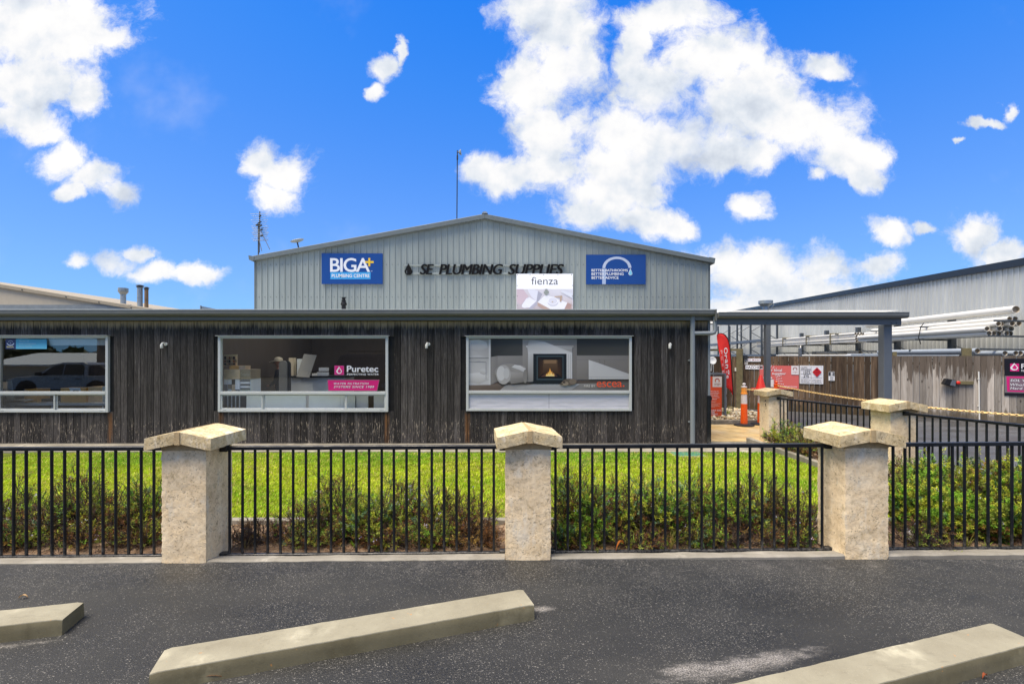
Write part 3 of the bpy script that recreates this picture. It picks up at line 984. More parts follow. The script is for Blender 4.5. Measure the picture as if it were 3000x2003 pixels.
for i in range(nr + 1):
    xx = XL + i * 0.019
    ph = (xx / 0.19) % 1.0
    h = 0.011 if ph < 0.16 else 0.0
    for (yy, zz) in ((9.53, 2.622), (10.05, 2.643), (14.0, 2.805), (16.3, 2.90)):
        vs.append((xx, yy, zz + h))
sky_f = []
for i in range(nr):
    for k in range(3):
        q = (4 * i + k, 4 * i + 4 + k, 4 * i + 5 + k, 4 * i + 1 + k)
        (sky_f if (k == 1 and (((i // 30) % 4 < 3 and -6.2 < XL + i * 0.019 < -1.5) or ((i // 30) % 4 == 0 and -10.5 < XL + i * 0.019 < -7.5))) else fs).append(q)
m.add(vs, fs); m.build('roof', 'roof_sheet', shop)
m = MB(); m.add(vs, sky_f); m.build('added_skylight_sheet', 'fibreglass_sheet', shop)  # unseen translucent roof strips, added to brighten the rooms behind the glass
m = MB(); m.box(XL, 4.05, 9.520, 9.529, 2.6225, 2.636); m.build('roof_edge_strip', 'aluminium_white', shop)
# downpipe with its branch from the carport gutter
dx = X(2029, 9.66)
m = MB()
m.tube((dx, 9.66, -0.06), (dx, 9.66, 2.52), 0.048, 14)
m.tube((dx, 9.66, 2.28), (dx, 9.66, 2.30), 0.052, 14)
dp = m.build('downpipe', 'downpipe_grey', shop, smooth=True)
hz = Z(976, 9.62)
m = MB(); ex = X(2096, 9.58)
m.path([(dx + 0.02, 9.66, hz), (ex - 0.06, 9.60, hz), (ex - 0.02, 9.60, hz + 0.012), (ex, 9.60, hz + 0.06), (ex, 9.60, 2.50)], 0.043, 14)
for q in (0.055, 0.5 * (ex - dx)): m.tube((dx + q, 9.66 - 0.02 * q, hz), (dx + q + 0.02, 9.66 - 0.02 * q, hz), 0.047, 14)
m.build('branch_pipe', 'downpipe_grey', dp, smooth=True)
m = MB()
for zz in (0.35, 1.6): m.box(dx - 0.06, dx + 0.06, 9.70, 9.755, zz, zz + 0.03)
m.build('pipe_strap', 'downpipe_grey', dp)

# rooms seen through the glass
IN0, IN1 = WY + 0.12, 15.6
m = MB()
m.box(XL, 3.9, IN0, IN1, -0.13, -0.10)
m.build('interior_floor', 'interior_floor', shop)
m = MB(); m.box(XL, 3.9, IN1, IN1 + 0.1, -0.13, 2.7); m.box(3.9, 3.98, IN0, IN1, -0.13, 2.5); m.box(XL - 0.1, XL, IN0, IN1, -0.13, 2.6)
m.box(X(560, 9.9), X(575, 9.9), IN0, IN1, -0.1, 2.55)
m.build('interior_wall', 'interior_wall', shop)

# windows
def window(q, sashes, mid_py, pane_tilt):
    x0, x1, z0, z1 = q
    zm = Z(mid_py, WY)
    t = 0.052
    m = MB()
    ya, yb = WY - 0.035, WY + 0.055
    m.box(x0, x0 + t, ya, yb, z0, z1); m.box(x1 - t, x1, ya, yb, z0, z1)
    m.box(x0 + t, x1 - t, ya, yb, z1 - t * 0.85, z1); m.box(x0 + t, x1 - t, ya, yb, z0, z0 + t * 0.95)
    m.box(x0 + t, x1 - t, ya - 0.006, yb, zm - 0.03, zm + 0.028)
    fr = m.build('window', 'aluminium_white', shop, bevel=0.004)
    m = MB(); m.box(x0 - 0.025, x1 + 0.025, ya - 0.045, WY + 0.02, z1 + 0.002, z1 + 0.012)
    m.build('head_flashing', 'aluminium_white', fr)
    return fr, (x0 + t, x1 - t, zm + 0.028, z1 - t * 0.85), (x0 + t, x1 - t, z0 + t * 0.95, zm - 0.03)
def pane(fr, r, y, tilt=0.0):
    m = MB(); h = (r[3] - r[2]) * math.tan(R(tilt))
    m.add([(r[0], y, r[2]), (r[1], y, r[2]), (r[1], y + h, r[3]), (r[0], y + h, r[3])], [(0, 1, 2, 3)])
    return m.build('pane', 'window_glass', fr)
def sash(fr, a, b, z0, z1, y, t=0.026):
    m = MB()
    m.box(a, a + t, y - 0.012, y + 0.012, z0, z1); m.box(b - t, b, y - 0.012, y + 0.012, z0, z1)
    m.box(a + t, b - t, y - 0.012, y + 0.012, z0, z0 + t); m.box(a + t, b - t, y - 0.012, y + 0.012, z1 - t, z1)
    return m.build('sash', 'aluminium_white', fr, bevel=0.003)
def sashes(fr, lo, splits, front_first=True):
    a = [lo[0]] + [X(s, WY) for s in splits] + [lo[1]]
    for i in range(len(a) - 1):
        y = WY - 0.008 if (i % 2 == 0) == front_first else WY + 0.022
        sash(fr, a[i], a[i + 1], lo[2], lo[3], y)
        pane(fr, (a[i] + 0.026, a[i + 1] - 0.026, lo[2] + 0.026, lo[3] - 0.026), y)
    m = MB(); n = 3
    for e in (lo[0] + 0.05, lo[1] - 0.11):
        for k in range(n): m.box(e + k * 0.026, e + k * 0.026 + 0.016, WY - 0.0372, WY - 0.034, lo[2] - 0.018, lo[2] - 0.012)
    m.build('drain_slot', 'black_plastic', fr)

w1, up1, lo1 = window(WIN[0], 2, 1150, 0)
pane(w1, up1, WY + 0.012, 0.85)
sashes(w1, lo1, [163])
w2, up2, lo2 = window(WIN[1], 3, 1150.5, 0)
pane(w2, up2, WY + 0.012, 0.1)
sashes(w2, lo2, [771, 1013])
w3, up3, lo3 = window(WIN[2], 2, 1147.5, 0)
w1['label'] = 'aluminium window with a light blue sticker and a row of low sashes'
w2['label'] = 'wide aluminium window with pink and white lettering on the glass'
w3['label'] = 'aluminium window filled by a fireplace poster above white panels'
# --- glass lettering on the middle window
P = PxPrint(WY + 0.004, 0.0, 0.0004)
def c2(x, y): return (600 + x * 0.25543, 940 + y * 0.25543)
def r2(x0, x1, y0, y1): a = c2(x0, y0); b = c2(x1, y1); return a[0], b[0], a[1], b[1]
PINK = srgb(214, 34, 122)
P.ppoly([c2(1405, 672), c2(2005, 672), c2(1978, 802), c2(1415, 802)], srgb(150, 100, 120))
P.ppoly([c2(1412, 680), c2(1998, 680), c2(1972, 796), c2(1420, 796)], PINK)
P.prect(*r2(1487, 1597, 512, 618), srgb(200, 70, 140))
P.prect(*r2(1500, 1585, 522, 608), PINK)
a = P.c(c2(1540, 606)); 
P.drop(a[0], a[1], 0.115, 0.155, WHITE)
P.drop(a[0] + 0.006, a[1] + 0.02, 0.07, 0.10, PINK)
P.ptext('Puretec', *r2(1630, 1990, 512, 585), WHITE, bold=0.035)
P.ptext('PERFECTING WATER', *r2(1632, 1995, 600, 622), WHITE, bold=0.03, spacing=1.15)
P.ptext('WATER FILTRATION', *r2(1480, 1882, 706, 728), WHITE, bold=0.035, shear=0.25, spacing=1.2)
P.ptext('SYSTEMS SINCE 1989', *r2(1480, 1942, 742, 768), WHITE, bold=0.035, shear=0.25, spacing=1.2)
P.build('glass_lettering', w2)
# --- sticker on the left window
P = PxPrint(WY + 0.008, 0.0, 0.0005)
def c1(x, y): return (x * 0.14667, 980 + y * 0.14667)
def r1(x0, x1, y0, y1): a = c1(x0, y0); b = c1(x1, y1); return a[0], b[0], a[1], b[1]
P.prect(*r1(112, 318, 88, 286), srgb(44, 58, 112))
P.prect(*r1(318, 936, 88, 286), srgb(92, 186, 226), [srgb(110, 200, 236), srgb(110, 200, 236), srgb(58, 160, 206), srgb(70, 172, 214)])
a = P.c(c1(212, 165))
P.arc(a[0], a[1], 0.042, 0.050, 20, 160, srgb(190, 205, 225))
P.arc(a[0], a[1] + 0.03, 0.070, 0.088, 205, 335, srgb(210, 222, 236))
P.disc(a[0], a[1], 0.016, 0.009, srgb(190, 205, 225))
P.ptext('BIGA', *r1(136, 280, 228, 262), srgb(226, 218, 150), bold=0.03)
for s, y0, y1, xe in (('Member of', 116, 142, 572), ('Buyers Independent', 168, 198, 720), ('Group Australia', 220, 250, 640)):
    P.ptext(s, *r1(386, xe, y0, y1), srgb(190, 226, 242), bold=0.0)
P.build('glass_sticker', w1)
m = MB()
a, b = c1(940, 85), c1(2130, 212)
m.box(X(a[0], 9.86), X(b[0], 9.86), 9.86, 9.9, Z(b[1], 9.86), Z(a[1], 9.86))
m.build('blind', 'panel_white', w1)
# --- fireplace poster and white panels in the right window
P = PxPrint(WY + 0.012, 0.0, 0.0005)
def c3(x, y): return (1320 + x * 0.25543, 940 + y * 0.25543)
def r3(x0, x1, y0, y1): a = c3(x0, y0); b = c3(x1, y1); return a[0], b[0], a[1], b[1]
def G(*pts): return [c3(*p) for p in pts]
g = lambda v, w=0: srgb(v + w, v, v - w)
P.prect(*r3(196, 2062, 196, 812), g(122, 3))
P.ppoly(G((208, 205), (460, 205), (460, 732), (208, 736)), g(170), [g(172, 2), g(156, 2), g(196), g(186)])
for (x0, y0, x1, y1, s) in ((215, 212, 430, 330, 205), (215, 390, 440, 440, 190), (215, 590, 440, 700, 205), (340, 545, 430, 600, 195)):
    P.ppoly(G((x0, y1), ((x0 + x1) / 2, y1 + 20), (x1, y1 - 25), (x1 - 20, y0 + 30), ((x0 + x1) / 2, y0), (x0, y0 + 12)), g(s), [g(172, 2)] * 2 + [g(178)] + [g(s)] * 3)
P.prect(*r3(212, 458, 418, 430), g(140)); P.prect(*r3(212, 408, 466, 472), g(140)); P.prect(*r3(404, 410, 470, 668), g(140))
P.prect(*r3(438, 458, 205, 732), g(204))
P.ppoly(G((466, 205), (826, 205), (826, 398), (540, 398), (466, 412)), srgb(66, 67, 64), [srgb(52, 53, 51), srgb(74, 74, 70), srgb(70, 70, 67), srgb(58, 59, 57), srgb(48, 49, 47)])
P.ppoly(G((466, 412), (540, 400), (540, 690), (466, 728)), g(134, 3), [g(140, 3), g(128, 3), g(120, 3), g(134, 3)])
P.ppoly(G((540, 400), (826, 398), (826, 690), (540, 690)), g(136, 3), [g(142, 3), g(132, 3), g(110, 3), g(112, 3)])
P.prect(*r3(826, 1448, 205, 690), g(140, 4), [g(118, 4), g(110, 4), g(132, 4), g(158, 4)])
P.prect(*r3(1448, 2045, 205, 396), srgb(60, 60, 56), [srgb(66, 66, 62), srgb(72, 72, 68), srgb(58, 58, 55), srgb(50, 50, 48)])
P.prect(*r3(1448, 2045, 396, 672), g(130, 4), [g(116, 4), g(108, 4), g(120, 4), g(140, 4)])
for yy in (408, 438): P.prect(*r3(1450, 2045, yy, yy + 3), g(104, 3))
P.prect(*r3(1708, 1713, 440, 615), g(104, 3)); P.prect(*r3(1764, 1769, 440, 615), g(104, 3))
# floor and rug
P.ppoly(G((208, 736), (460, 732), (560, 690), (2045, 672), (2045, 800), (208, 800)), srgb(92, 84, 76), [srgb(120, 108, 98), srgb(110, 98, 90), srgb(70, 58, 52), srgb(74, 66, 60), srgb(66, 64, 60), srgb(96, 84, 74)])
P.ppoly(G((630, 736), (1500, 716), (2045, 700), (2045, 800), (560, 800)), g(126, 2), [g(150, 2), g(132, 2), g(84, 2), g(86, 2), g(150, 2)])
for k in range(9):
    P.ppoly(G((640 + k * 78, 792), (760 + k * 78, 792), (1000 + k * 60, 722), (950 + k * 60, 722)), g(150 + (k % 3) * 9), [g(142)] * 2 + [g(168)] * 2)
# mantel, surround, sunlight
P.prect(*r3(885, 1393, 315, 690), g(164, 3), [g(140, 3), g(178, 2), g(160, 3), g(176, 2)])
P.prect(*r3(866, 1410, 284, 302), g(196), [g(200), g(150, 3), g(160, 3), g(214)])
P.ppoly(G((872, 302), (1400, 302), (1392, 318), (886, 318)), g(170))
P.ppoly(G((900, 215), (1080, 240), (1395, 362), (1395, 376), (1330, 376), (890, 376), (880, 300)), g(190), [g(160, 3), g(196), g(188), g(204), g(210), g(202), g(186)])
P.prect(*r3(1330, 1394, 376, 690), g(196), [g(190), g(196), g(206), g(210)])
for xx in (1350, 1372): P.prect(*r3(xx, xx + 4, 380, 685), g(160))
P.prect(*r3(890, 948, 376, 690), g(150, 3), [g(122, 3), g(130, 3), g(190), g(196)])
P.prect(*r3(832, 960, 668, 696), g(132, 3))
P.ppoly(G((1582, 446), (1660, 470), (2045, 606), (2045, 666), (1582, 668)), g(182), [g(204), g(190), g(170), g(178), g(186)])
P.prect(*r3(1582, 2045, 640, 644), g(160))
# fire box
P.ppoly(G((948, 376), (1328, 376), (1328, 660), (1250, 716), (880, 716), (948, 690)), srgb(26, 32, 36))
P.prect(*r3(986, 1294, 398, 676), srgb(60, 74, 80)); P.prect(*r3(1000, 1282, 412, 660), srgb(20, 20, 22))
P.ppoly(G((1000, 412), (1060, 450), (1060, 600), (1000, 655)), srgb(48, 34, 24), [srgb(26, 22, 20), srgb(60, 44, 32), srgb(74, 48, 28), srgb(34, 24, 18)])
P.ppoly(G((1282, 412), (1224, 450), (1224, 600), (1282, 655)), srgb(48, 34, 24), [srgb(26, 22, 20), srgb(60, 44, 32), srgb(74, 48, 28), srgb(34, 24, 18)])
P.prect(*r3(1060, 1224, 446, 610), srgb(66, 46, 30), [srgb(60, 40, 26), srgb(60, 40, 26), srgb(104, 80, 56), srgb(104, 80, 56)])
P.prect(*r3(1072, 1212, 446, 486), srgb(138, 108, 78))
P.ppoly(G((1030, 638), (1090, 606), (1190, 604), (1226, 634)), srgb(96, 62, 50))
for k, (fx, fh, fw) in enumerate(((1118, 55, 12), (1138, 98, 15), (1160, 60, 13), (1100, 34, 10), (1180, 40, 11), (1145, 70, 20))):
    P.ppoly(G((fx - fw, 632), (fx + fw, 632), (fx + fw * 0.7, 632 - fh * 0.45), (fx + 2, 632 - fh), (fx - fw * 0.8, 632 - fh * 0.4)), srgb(250, 190, 70), [srgb(255, 236, 170), srgb(255, 236, 170), srgb(248, 186, 60), srgb(240, 150, 40), srgb(248, 190, 66)])
# armchair
P.disc(*P.c(c3(680, 600)), 0.30, 0.19, g(104, 3), 28)
P.disc(*P.c(c3(670, 588)), 0.29, 0.18, g(142, 3), 28)
P.ppoly(G((690, 590), (836, 590), (842, 700), (690, 722)), g(136, 3), [g(150, 3), g(146, 3), g(110, 3), g(118, 3)])
P.ppoly(G((686, 580), (838, 588), (832, 650), (690, 660)), g(150, 3), [g(160, 3), g(150, 3), g(132, 3), g(140, 3)])
P.disc(*P.c(c3(608, 614)), 0.148, 0.198, g(166, 2), 30)
P.disc(*P.c(c3(580, 600)), 0.085, 0.15, g(196), 24)
P.disc(*P.c(c3(640, 600)), 0.06, 0.11, g(186), 20)
P.disc(*P.c(c3(782, 546)), 0.148, 0.075, g(146, 3), 24)
P.ppoly(G((700, 528), (735, 502), (800, 512), (862, 548), (845, 590), (790, 560)), g(200), [g(196), g(206), g(210), g(196), g(180), g(186)])
P.disc(*P.c(c3(856, 634)), 0.045, 0.14, g(126, 3), 20)
# dog asleep on the rug
P.disc(*P.c(c3(1360, 698)), 0.145, 0.068, srgb(96, 86, 76), 22)
P.disc(*P.c(c3(1400, 694)), 0.075, 0.055, srgb(120, 108, 94), 18)
P.disc(*P.c(c3(1310, 716)), 0.075, 0.045, srgb(140, 128, 112), 18)
P.disc(*P.c(c3(1268, 722)), 0.035, 0.02, srgb(84, 74, 66), 12)
P.disc(*P.c(c3(1300, 700)), 0.03, 0.022, srgb(74, 64, 56), 12)
P.ptext('FIRE BY', *r3(1528, 1655, 730, 756), srgb(216, 212, 206), bold=0.0, spacing=1.1)
P.ptext('escea', *r3(1672, 1962, 694, 756), srgb(240, 88, 48), bold=0.0, spacing=0.95)
P.disc(*P.c(c3(1980, 744)), 0.017, 0.017, srgb(240, 88, 48), 16)
P.build('poster', w3, 'print')
m = MB()
for a, b in ((212, 1128), (1131, 2045)):
    q = r3(a, b, 830, 1000)
    x0, x1 = X(q[0], WY), X(q[1], WY); z0, z1 = Z(q[3], WY), Z(q[2], WY)
    nx, nz = 60, 22
    vs, fs = [], []
    for j in range(nz + 1):
        for i in range(nx + 1):
            xx, zz = x0 + (x1 - x0) * i / nx, z0 + (z1 - z0) * j / nz
            brick = abs(((zz * 13.0) % 1.0) - 0.5)
            vs.append((xx, WY + 0.008 - 0.004 * mnoise.noise((xx * 5, 1.0, zz * 16)) - (0.003 if brick > 0.42 else 0), zz))
    for j in range(nz):
        for i in range(nx):
            k = j * (nx + 1) + i
            fs.append((k, k + 1, k + nx + 2, k + nx + 1))
    m.add(vs, fs)
m.build('embossed_panel', 'panel_lilac', w3, smooth=True)
m = MB(); m.box(WIN[2][0] + 0.02, WIN[2][1] - 0.02, WY + 0.02, WY + 0.03, WIN[2][2] + 0.02, WIN[2][3] - 0.02)
m.build('backing', 'wall_lining', w3)

# wall lamps
for i, (px, py, lab) in enumerate(((478, 1012, 'small white wall lamp between the left and middle windows'), (1252, 1012, 'small white wall lamp between the middle window and the poster window'), (1963, 1013, 'small white wall lamp between the poster window and the downpipe'))):
    lx, lz = X(px, WY - 0.06), Z(py, WY - 0.06)
    e = empty('wall_lamp', (lx, WY, lz), lab, 'lamp', 'wall lamps on the board wall')
    m = MB(); m.lathe([(0.024, -0.055), (0.027, -0.05), (0.027, 0.018), (0.022, 0.03)], (lx - 0.012, WY - 0.085, lz), 14)
    m.build('lamp_shade', 'white_plastic', e, smooth=True)
    m = MB(); m.path([(lx - 0.012, WY - 0.085, lz + 0.03), (lx - 0.002, WY - 0.075, lz + 0.05), (lx + 0.012, WY - 0.04, lz + 0.05), (lx + 0.018, WY, lz + 0.03)], 0.016, 10)
    m.tube((lx + 0.018, WY - 0.02, lz + 0.03), (lx + 0.018, WY + 0.002, lz + 0.03), 0.032, 12)
    m.build('bracket', 'white_plastic', e, smooth=True)

# ================================================================== WAREHOUSE WITH GABLE
HY = 16.3
HL, HR, HA = X(748, HY), X(2078, HY), X(1421, HY)
ZE_L, ZE_R, ZA = Z(762, HY), Z(768, HY), Z(640, HY)
wh = empty('warehouse', ((HL + HR) / 2, HY, -0.08), 'tall grey-green metal warehouse with low gable behind the shop', 'warehouse')
def roofz(x):
    if x < HA: return ZE_L + (ZA - ZE_L) * (x - HL) / (HA - HL)
    return ZA + (ZE_R - ZA) * (x - HA) / (HR - HA)
RIB = 0.1975
def ribprofile(n, pitch, h=0.032, w=0.022):
    pts = []
    for k in range(n):
        b = k * pitch
        pts += [(b, 0), (b + 0.004, h), (b + 0.004 + w, h), (b + 0.012 + w, 0), (b + pitch * 0.40, 0), (b + pitch * 0.42, 0.003), (b + pitch * 0.46, 0.003), (b + pitch * 0.48, 0), (b + pitch * 0.7, 0), (b + pitch * 0.72, 0.003), (b + pitch * 0.76, 0.003), (b + pitch * 0.78, 0)]
    pts.append((n * pitch, 0))
    return pts
x = HL
NS = 4
while x < HR - 0.01:
    pts = [(a, d) for a, d in ribprofile(NS, RIB) if x + a <= HR + 1e-6]
    if HA > x and HA < x + NS * RIB:
        pts.append((HA - x, 0)); pts.sort(key=lambda p: p[0])
    m = MB(); vs, fs = [], []
    for a, d in pts:
        vs += [(x + a, HY - d, 2.3), (x + a, HY - d, roofz(x + a) - 0.02)]
    for k in range(len(pts) - 1): fs.append((2 * k, 2 * k + 2, 2 * k + 3, 2 * k + 1))
    m.add(vs, fs); m.build('cladding_sheet', 'gable_cladding', wh)
    x += NS * RIB
# screws in rows
m = MB()
for zz in (Z(870, HY), Z(775, HY)):
    k = HL + 0.13
    while k < HR:
        m.box(k - 0.012, k + 0.012, HY - 0.012, HY + 0.01, zz - 0.012, zz + 0.012); k += RIB
m.build('fixing_screw', 'trim_grey', wh)
# barge boards and roof
def barge(xa, za, xb, zb):
    m = MB(); h0, h1 = -0.045, 0.115
    L = math.hypot(xb - xa, zb - za)
    m.prism([(xa, za + h0), (xb, zb + h0), (xb, zb + h1), (xa, za + h1)], 'y', HY - 0.16, HY - 0.04)
    return m.build('barge_board', 'barge_grey', wh, bevel=0.012)
barge(HL - 0.06, roofz(HL) - 0.012, HA, ZA); barge(HA, ZA, HR + 0.04, roofz(HR) - 0.008)
m = MB()
for xa, za, xb, zb in ((HL - 0.05, ZE_L - 0.03, HA, ZA), (HA, ZA, HR + 0.03, ZE_R - 0.025)):
    m.prism([(xa, za + 0.03), (xb, zb + 0.03), (xb, zb + 0.10), (xa, za + 0.10)], 'y', HY - 0.04, HY + 22)
m.build('roof', 'barge_grey', wh)
m = MB(); m.box(HL - 0.0, HL + 0.02, HY + 0.01, HY + 22, -0.1, ZE_L); m.box(HR - 0.02, HR, HY + 0.01, HY + 22, -0.1, ZE_R); m.box(HL, HR, HY + 21.9, HY + 22, 0, 4.9)
m.build('wall', 'gable_cladding', wh)
m = MB(); m.box(HR - 0.012, HR + 0.02, HY - 0.035, HY + 0.06, 2.4, ZE_R - 0.06); m.box(HL - 0.02, HL + 0.03, HY - 0.037, HY + 0.06, 2.4, ZE_L - 0.06)
m.build('corner_trim', 'barge_grey', wh)
for sx, zz in ((HL - 0.055, ZE_L + 0.03), (HR + 0.03, ZE_R + 0.04)):
    m = MB(); m.prism([(sx - 0.07, zz - 0.05), (sx + 0.08, zz - 0.12), (sx + 0.11, zz + 0.06), (sx - 0.09, zz + 0.10)], 'y', HY - 0.17, HY + 20)
    m.build('eave_gutter', 'barge_grey', wh)
m = MB(); m.prism([(HA - 0.10, ZA + 0.13), (HA + 0.10, ZA + 0.13), (HA + 0.05, ZA + 0.185), (HA - 0.05, ZA + 0.185)], 'y', HY - 0.17, HY + 20)
m.build('ridge_cap', 'zinc_vent', wh)
m = MB(); xx = X(1822, HY); m.box(xx - 0.07, xx + 0.07, HY + 0.3, HY + 0.5, roofz(xx) + 0.1, roofz(xx) + 0.2)
m.build('roof_lug', 'zinc_vent', wh)

# ================================================================== SHED ON THE RIGHT (zinc, receding)
SD = Vector((0.143, 0.99, 0)).normalized()
SP = Vector((15.25, 14.0, 0))
SN = Vector((-SD.y, SD.x, 0))           # towards the yard
def shp(t, d=0.0, z=0.0):
    p = SP + SD * t + SN * d
    return (p.x, p.y, z)
def shz(t): return 4.44 + (5.22 - 4.44) * (t / 21.2)
shed = empty('zinc_shed', shp(10), 'long pale zinc-clad shed with dark roof edge beyond the paling fence', 'shed')
t = -3.0
while t < 36:
    m = MB(); vs, fs = [], []
    pts = ribprofile(4, 0.2, 0.03, 0.03)
    for a, d in pts:
        vs += [shp(t + a, d, -0.1), shp(t + a, d, shz(t + a))]
    for k in range(len(pts) - 1): fs.append((2 * k, 2 * k + 2, 2 * k + 3, 2 * k + 1))
    m.add(vs, fs); m.build('cladding_sheet', 'zinc_cladding', shed)
    t += 0.8
m = MB()
for (d0, d1, z0, z1) in ((-0.1, 0.10, -0.05, 0.17), ):
    vs = [shp(-3.5, d0, shz(-3.5) + z0), shp(-3.5, d1, shz(-3.5) + z0), shp(-3.5, d1, shz(-3.5) + z1), shp(-3.5, d0, shz(-3.5) + z1),
          shp(36, d0, shz(36) + z0), shp(36, d1, shz(36) + z0), shp(36, d1, shz(36) + z1), shp(36, d0, shz(36) + z1)]
    m.add(vs, [(0, 1, 2, 3), (4, 7, 6, 5), (0, 4, 5, 1), (1, 5, 6, 2), (2, 6, 7, 3), (3, 7, 4, 0)])
m.build('roof_edge', 'dark_fascia', shed)
m = MB()
m.add([shp(-3.5, -0.1, shz(-3.5) + 0.12), shp(36, -0.1, shz(36) + 0.12), shp(36, -8, shz(36) + 0.6), shp(-3.5, -8, shz(-3.5) + 0.6)], [(0, 1, 2, 3)])
m.build('roof', 'roof_sheet', shed)
m = MB()
for t0, t1 in ((36, 36),):
    m.add([shp(36, 0, -0.1), shp(36, -8, -0.1), shp(36, -8, 5.9), shp(36, 0, shz(36))], [(0, 1, 2, 3)])
    m.add([shp(-3, 0, -0.1), shp(-3, -8, -0.1), shp(-3, -8, 5.0), shp(-3, 0, shz(-3))], [(0, 1, 2, 3)])
m.build('end_wall', 'zinc_cladding', shed)

# ================================================================== CREAM BUILDING ON THE LEFT
LY = 24.0
cb = empty('cream_building', (X(-300, LY), LY, -0.08), 'cream rendered gabled building rising behind the shop roof at left', 'building')
x0, x1 = X(-900, LY), X(438, LY)
zr = lambda px: Z(834 + (906 - 834) * px / 438.0, LY)
m = MB(); m.prism([(x0, -0.1), (x1, -0.1), (x1, zr(438) - 0.1), (X(-320, LY), zr(-320) - 0.1), (x0, zr(-320) - 1.2)], 'y', LY, LY + 14)
m.build('wall', 'cream_render', cb)
m = MB(); m.prism([(X(-320, LY), zr(-320) - 0.16), (x1 + 0.1, zr(438) - 0.14), (x1 + 0.1, zr(438) + 0.03), (X(-320, LY), zr(-320) + 0.03)], 'y', LY - 0.12, LY + 14)
m.build('barge_board', 'cream_barge', cb, bevel=0.01)
m = MB(); m.box(X(-400, LY), X(385, LY), LY - 0.05, LY - 0.002, Z(930, LY), Z(893, LY))
m.build('flashing', 'flash_grey', cb)
m = MB()
for px in (72, 200, 296, 390): m.box(X(px, LY) - 0.025, X(px, LY) + 0.025, LY - 0.14, LY - 0.1, zr(px) - 0.085, zr(px) - 0.035)
m.build('bolt', 'dark_fascia', cb)
def flue(px, w_px, ytop, ybot, Y, mat, label, bowl=False, cap=True):
    xx = X(px, Y); r = w_px / 2 * Y / FPX
    e = empty('flue', (xx, Y, Z(ybot, Y)), label, 'flue', 'roof flues at left')
    zt = Z(ytop, Y); zb = Z(ybot + 14, Y)
    m = MB(); m.tube((xx, Y, zb), (xx, Y, zt - (0.3 if bowl else 0.12)), r, 16)
    m.tube((xx, Y, (zb + zt) / 2), (xx, Y, (zb + zt) / 2 + 0.02), r * 1.04, 16)
    m.build('pipe', mat, e, smooth=True)
    m = MB()
    if bowl:
        m.lathe([(r, -0.34), (r * 1.1, -0.32), (r * 1.75, -0.2), (r * 1.8, -0.17), (r * 1.8, 0.0), (r * 1.7, 0.0), (r * 1.7, -0.03)], (xx, Y, zt), 18)
    else:
        m.lathe([(r * 1.0, -0.14), (r * 1.35, -0.1), (r * 1.35, -0.08), (r * 0.9, -0.08), (r * 0.9, -0.04), (r * 1.5, -0.04), (r * 1.45, -0.02), (r * 0.4, 0.02)], (xx, Y, zt), 18)
    m.build('cowl', mat if bowl else 'rack_dark', e, smooth=True)
    return e
flue(361, 14, 844, 890, 25, 'zinc_vent', 'zinc roof flue with an open bowl top, leftmost of three', bowl=True)
flue(410, 14, 835, 897, 25, 'zinc_vent', 'tallest grey roof flue with a flat cap, middle of three')
flue(429, 10, 841, 900, 25, 'rust_flue', 'slim brownish roof flue, rightmost of three at left')
xx, yy = X(2243, 26), 26.0
e = empty('roof_vent', (xx, yy, Z(915, yy)), 'wide zinc roof vent with open bowl top above the carport gutter', 'vent')
m = MB(); zt = Z(881, yy)
m.lathe([(0.17, -1.2), (0.17, -0.32), (0.2, -0.30), (0.34, -0.18), (0.36, -0.17), (0.36, 0.0), (0.33, 0.0), (0.31, -0.12)], (xx, yy, zt), 22)
m.build('cowl', 'zinc_vent', e, smooth=True)
m = MB(); m.path([(xx + 0.16, yy - 0.1, zt - 0.4), (xx + 0.25, yy - 0.16, zt - 0.36), (xx + 0.36, yy - 0.16, zt - 0.22), (xx + 0.34, yy - 0.16, zt - 0.15)], 0.02, 8)
m.build('drain_tube', 'zinc_vent', e)
m = MB(); m.tube((X(588, 20), 20, 2.3), (X(588, 20), 20, Z(895, 20)), 0.03, 8); m.add([(X(588, 20), 20, Z(896, 20)), (X(640, 20), 20.2, Z(907, 20)), (X(640, 20), 20.2, Z(930, 20)), (X(588, 20), 20, Z(930, 20))], [(0, 1, 2, 3)])
tag(m.build('roof_ladder_bracket', 'zinc_vent'), 'small pale triangular roof bracket beside the left eave of the warehouse', 'bracket')
m = MB(); bx = X(1007, 15.9); z0 = 2.6
e = empty('black_flue', (bx, 15.9, z0), 'short black flue in front of the warehouse wall below the blue sign', 'flue')
zt = Z(871, 15.9)
m.tube((bx, 15.9, z0), (bx, 15.9, zt - 0.25), 0.07, 14); m.build('pipe', 'black_plastic', e, smooth=True)
m = MB(); m.lathe([(0.07, -0.27), (0.10, -0.25), (0.10, -0.21), (0.065, -0.14), (0.065, -0.12), (0.08, -0.115), (0.08, -0.10), (0.055, -0.09), (0.055, -0.02), (0.075, -0.015), (0.075, 0.0)], (bx, 15.9, zt), 16); m.build('cowl', 'black_plastic', e, smooth=True)

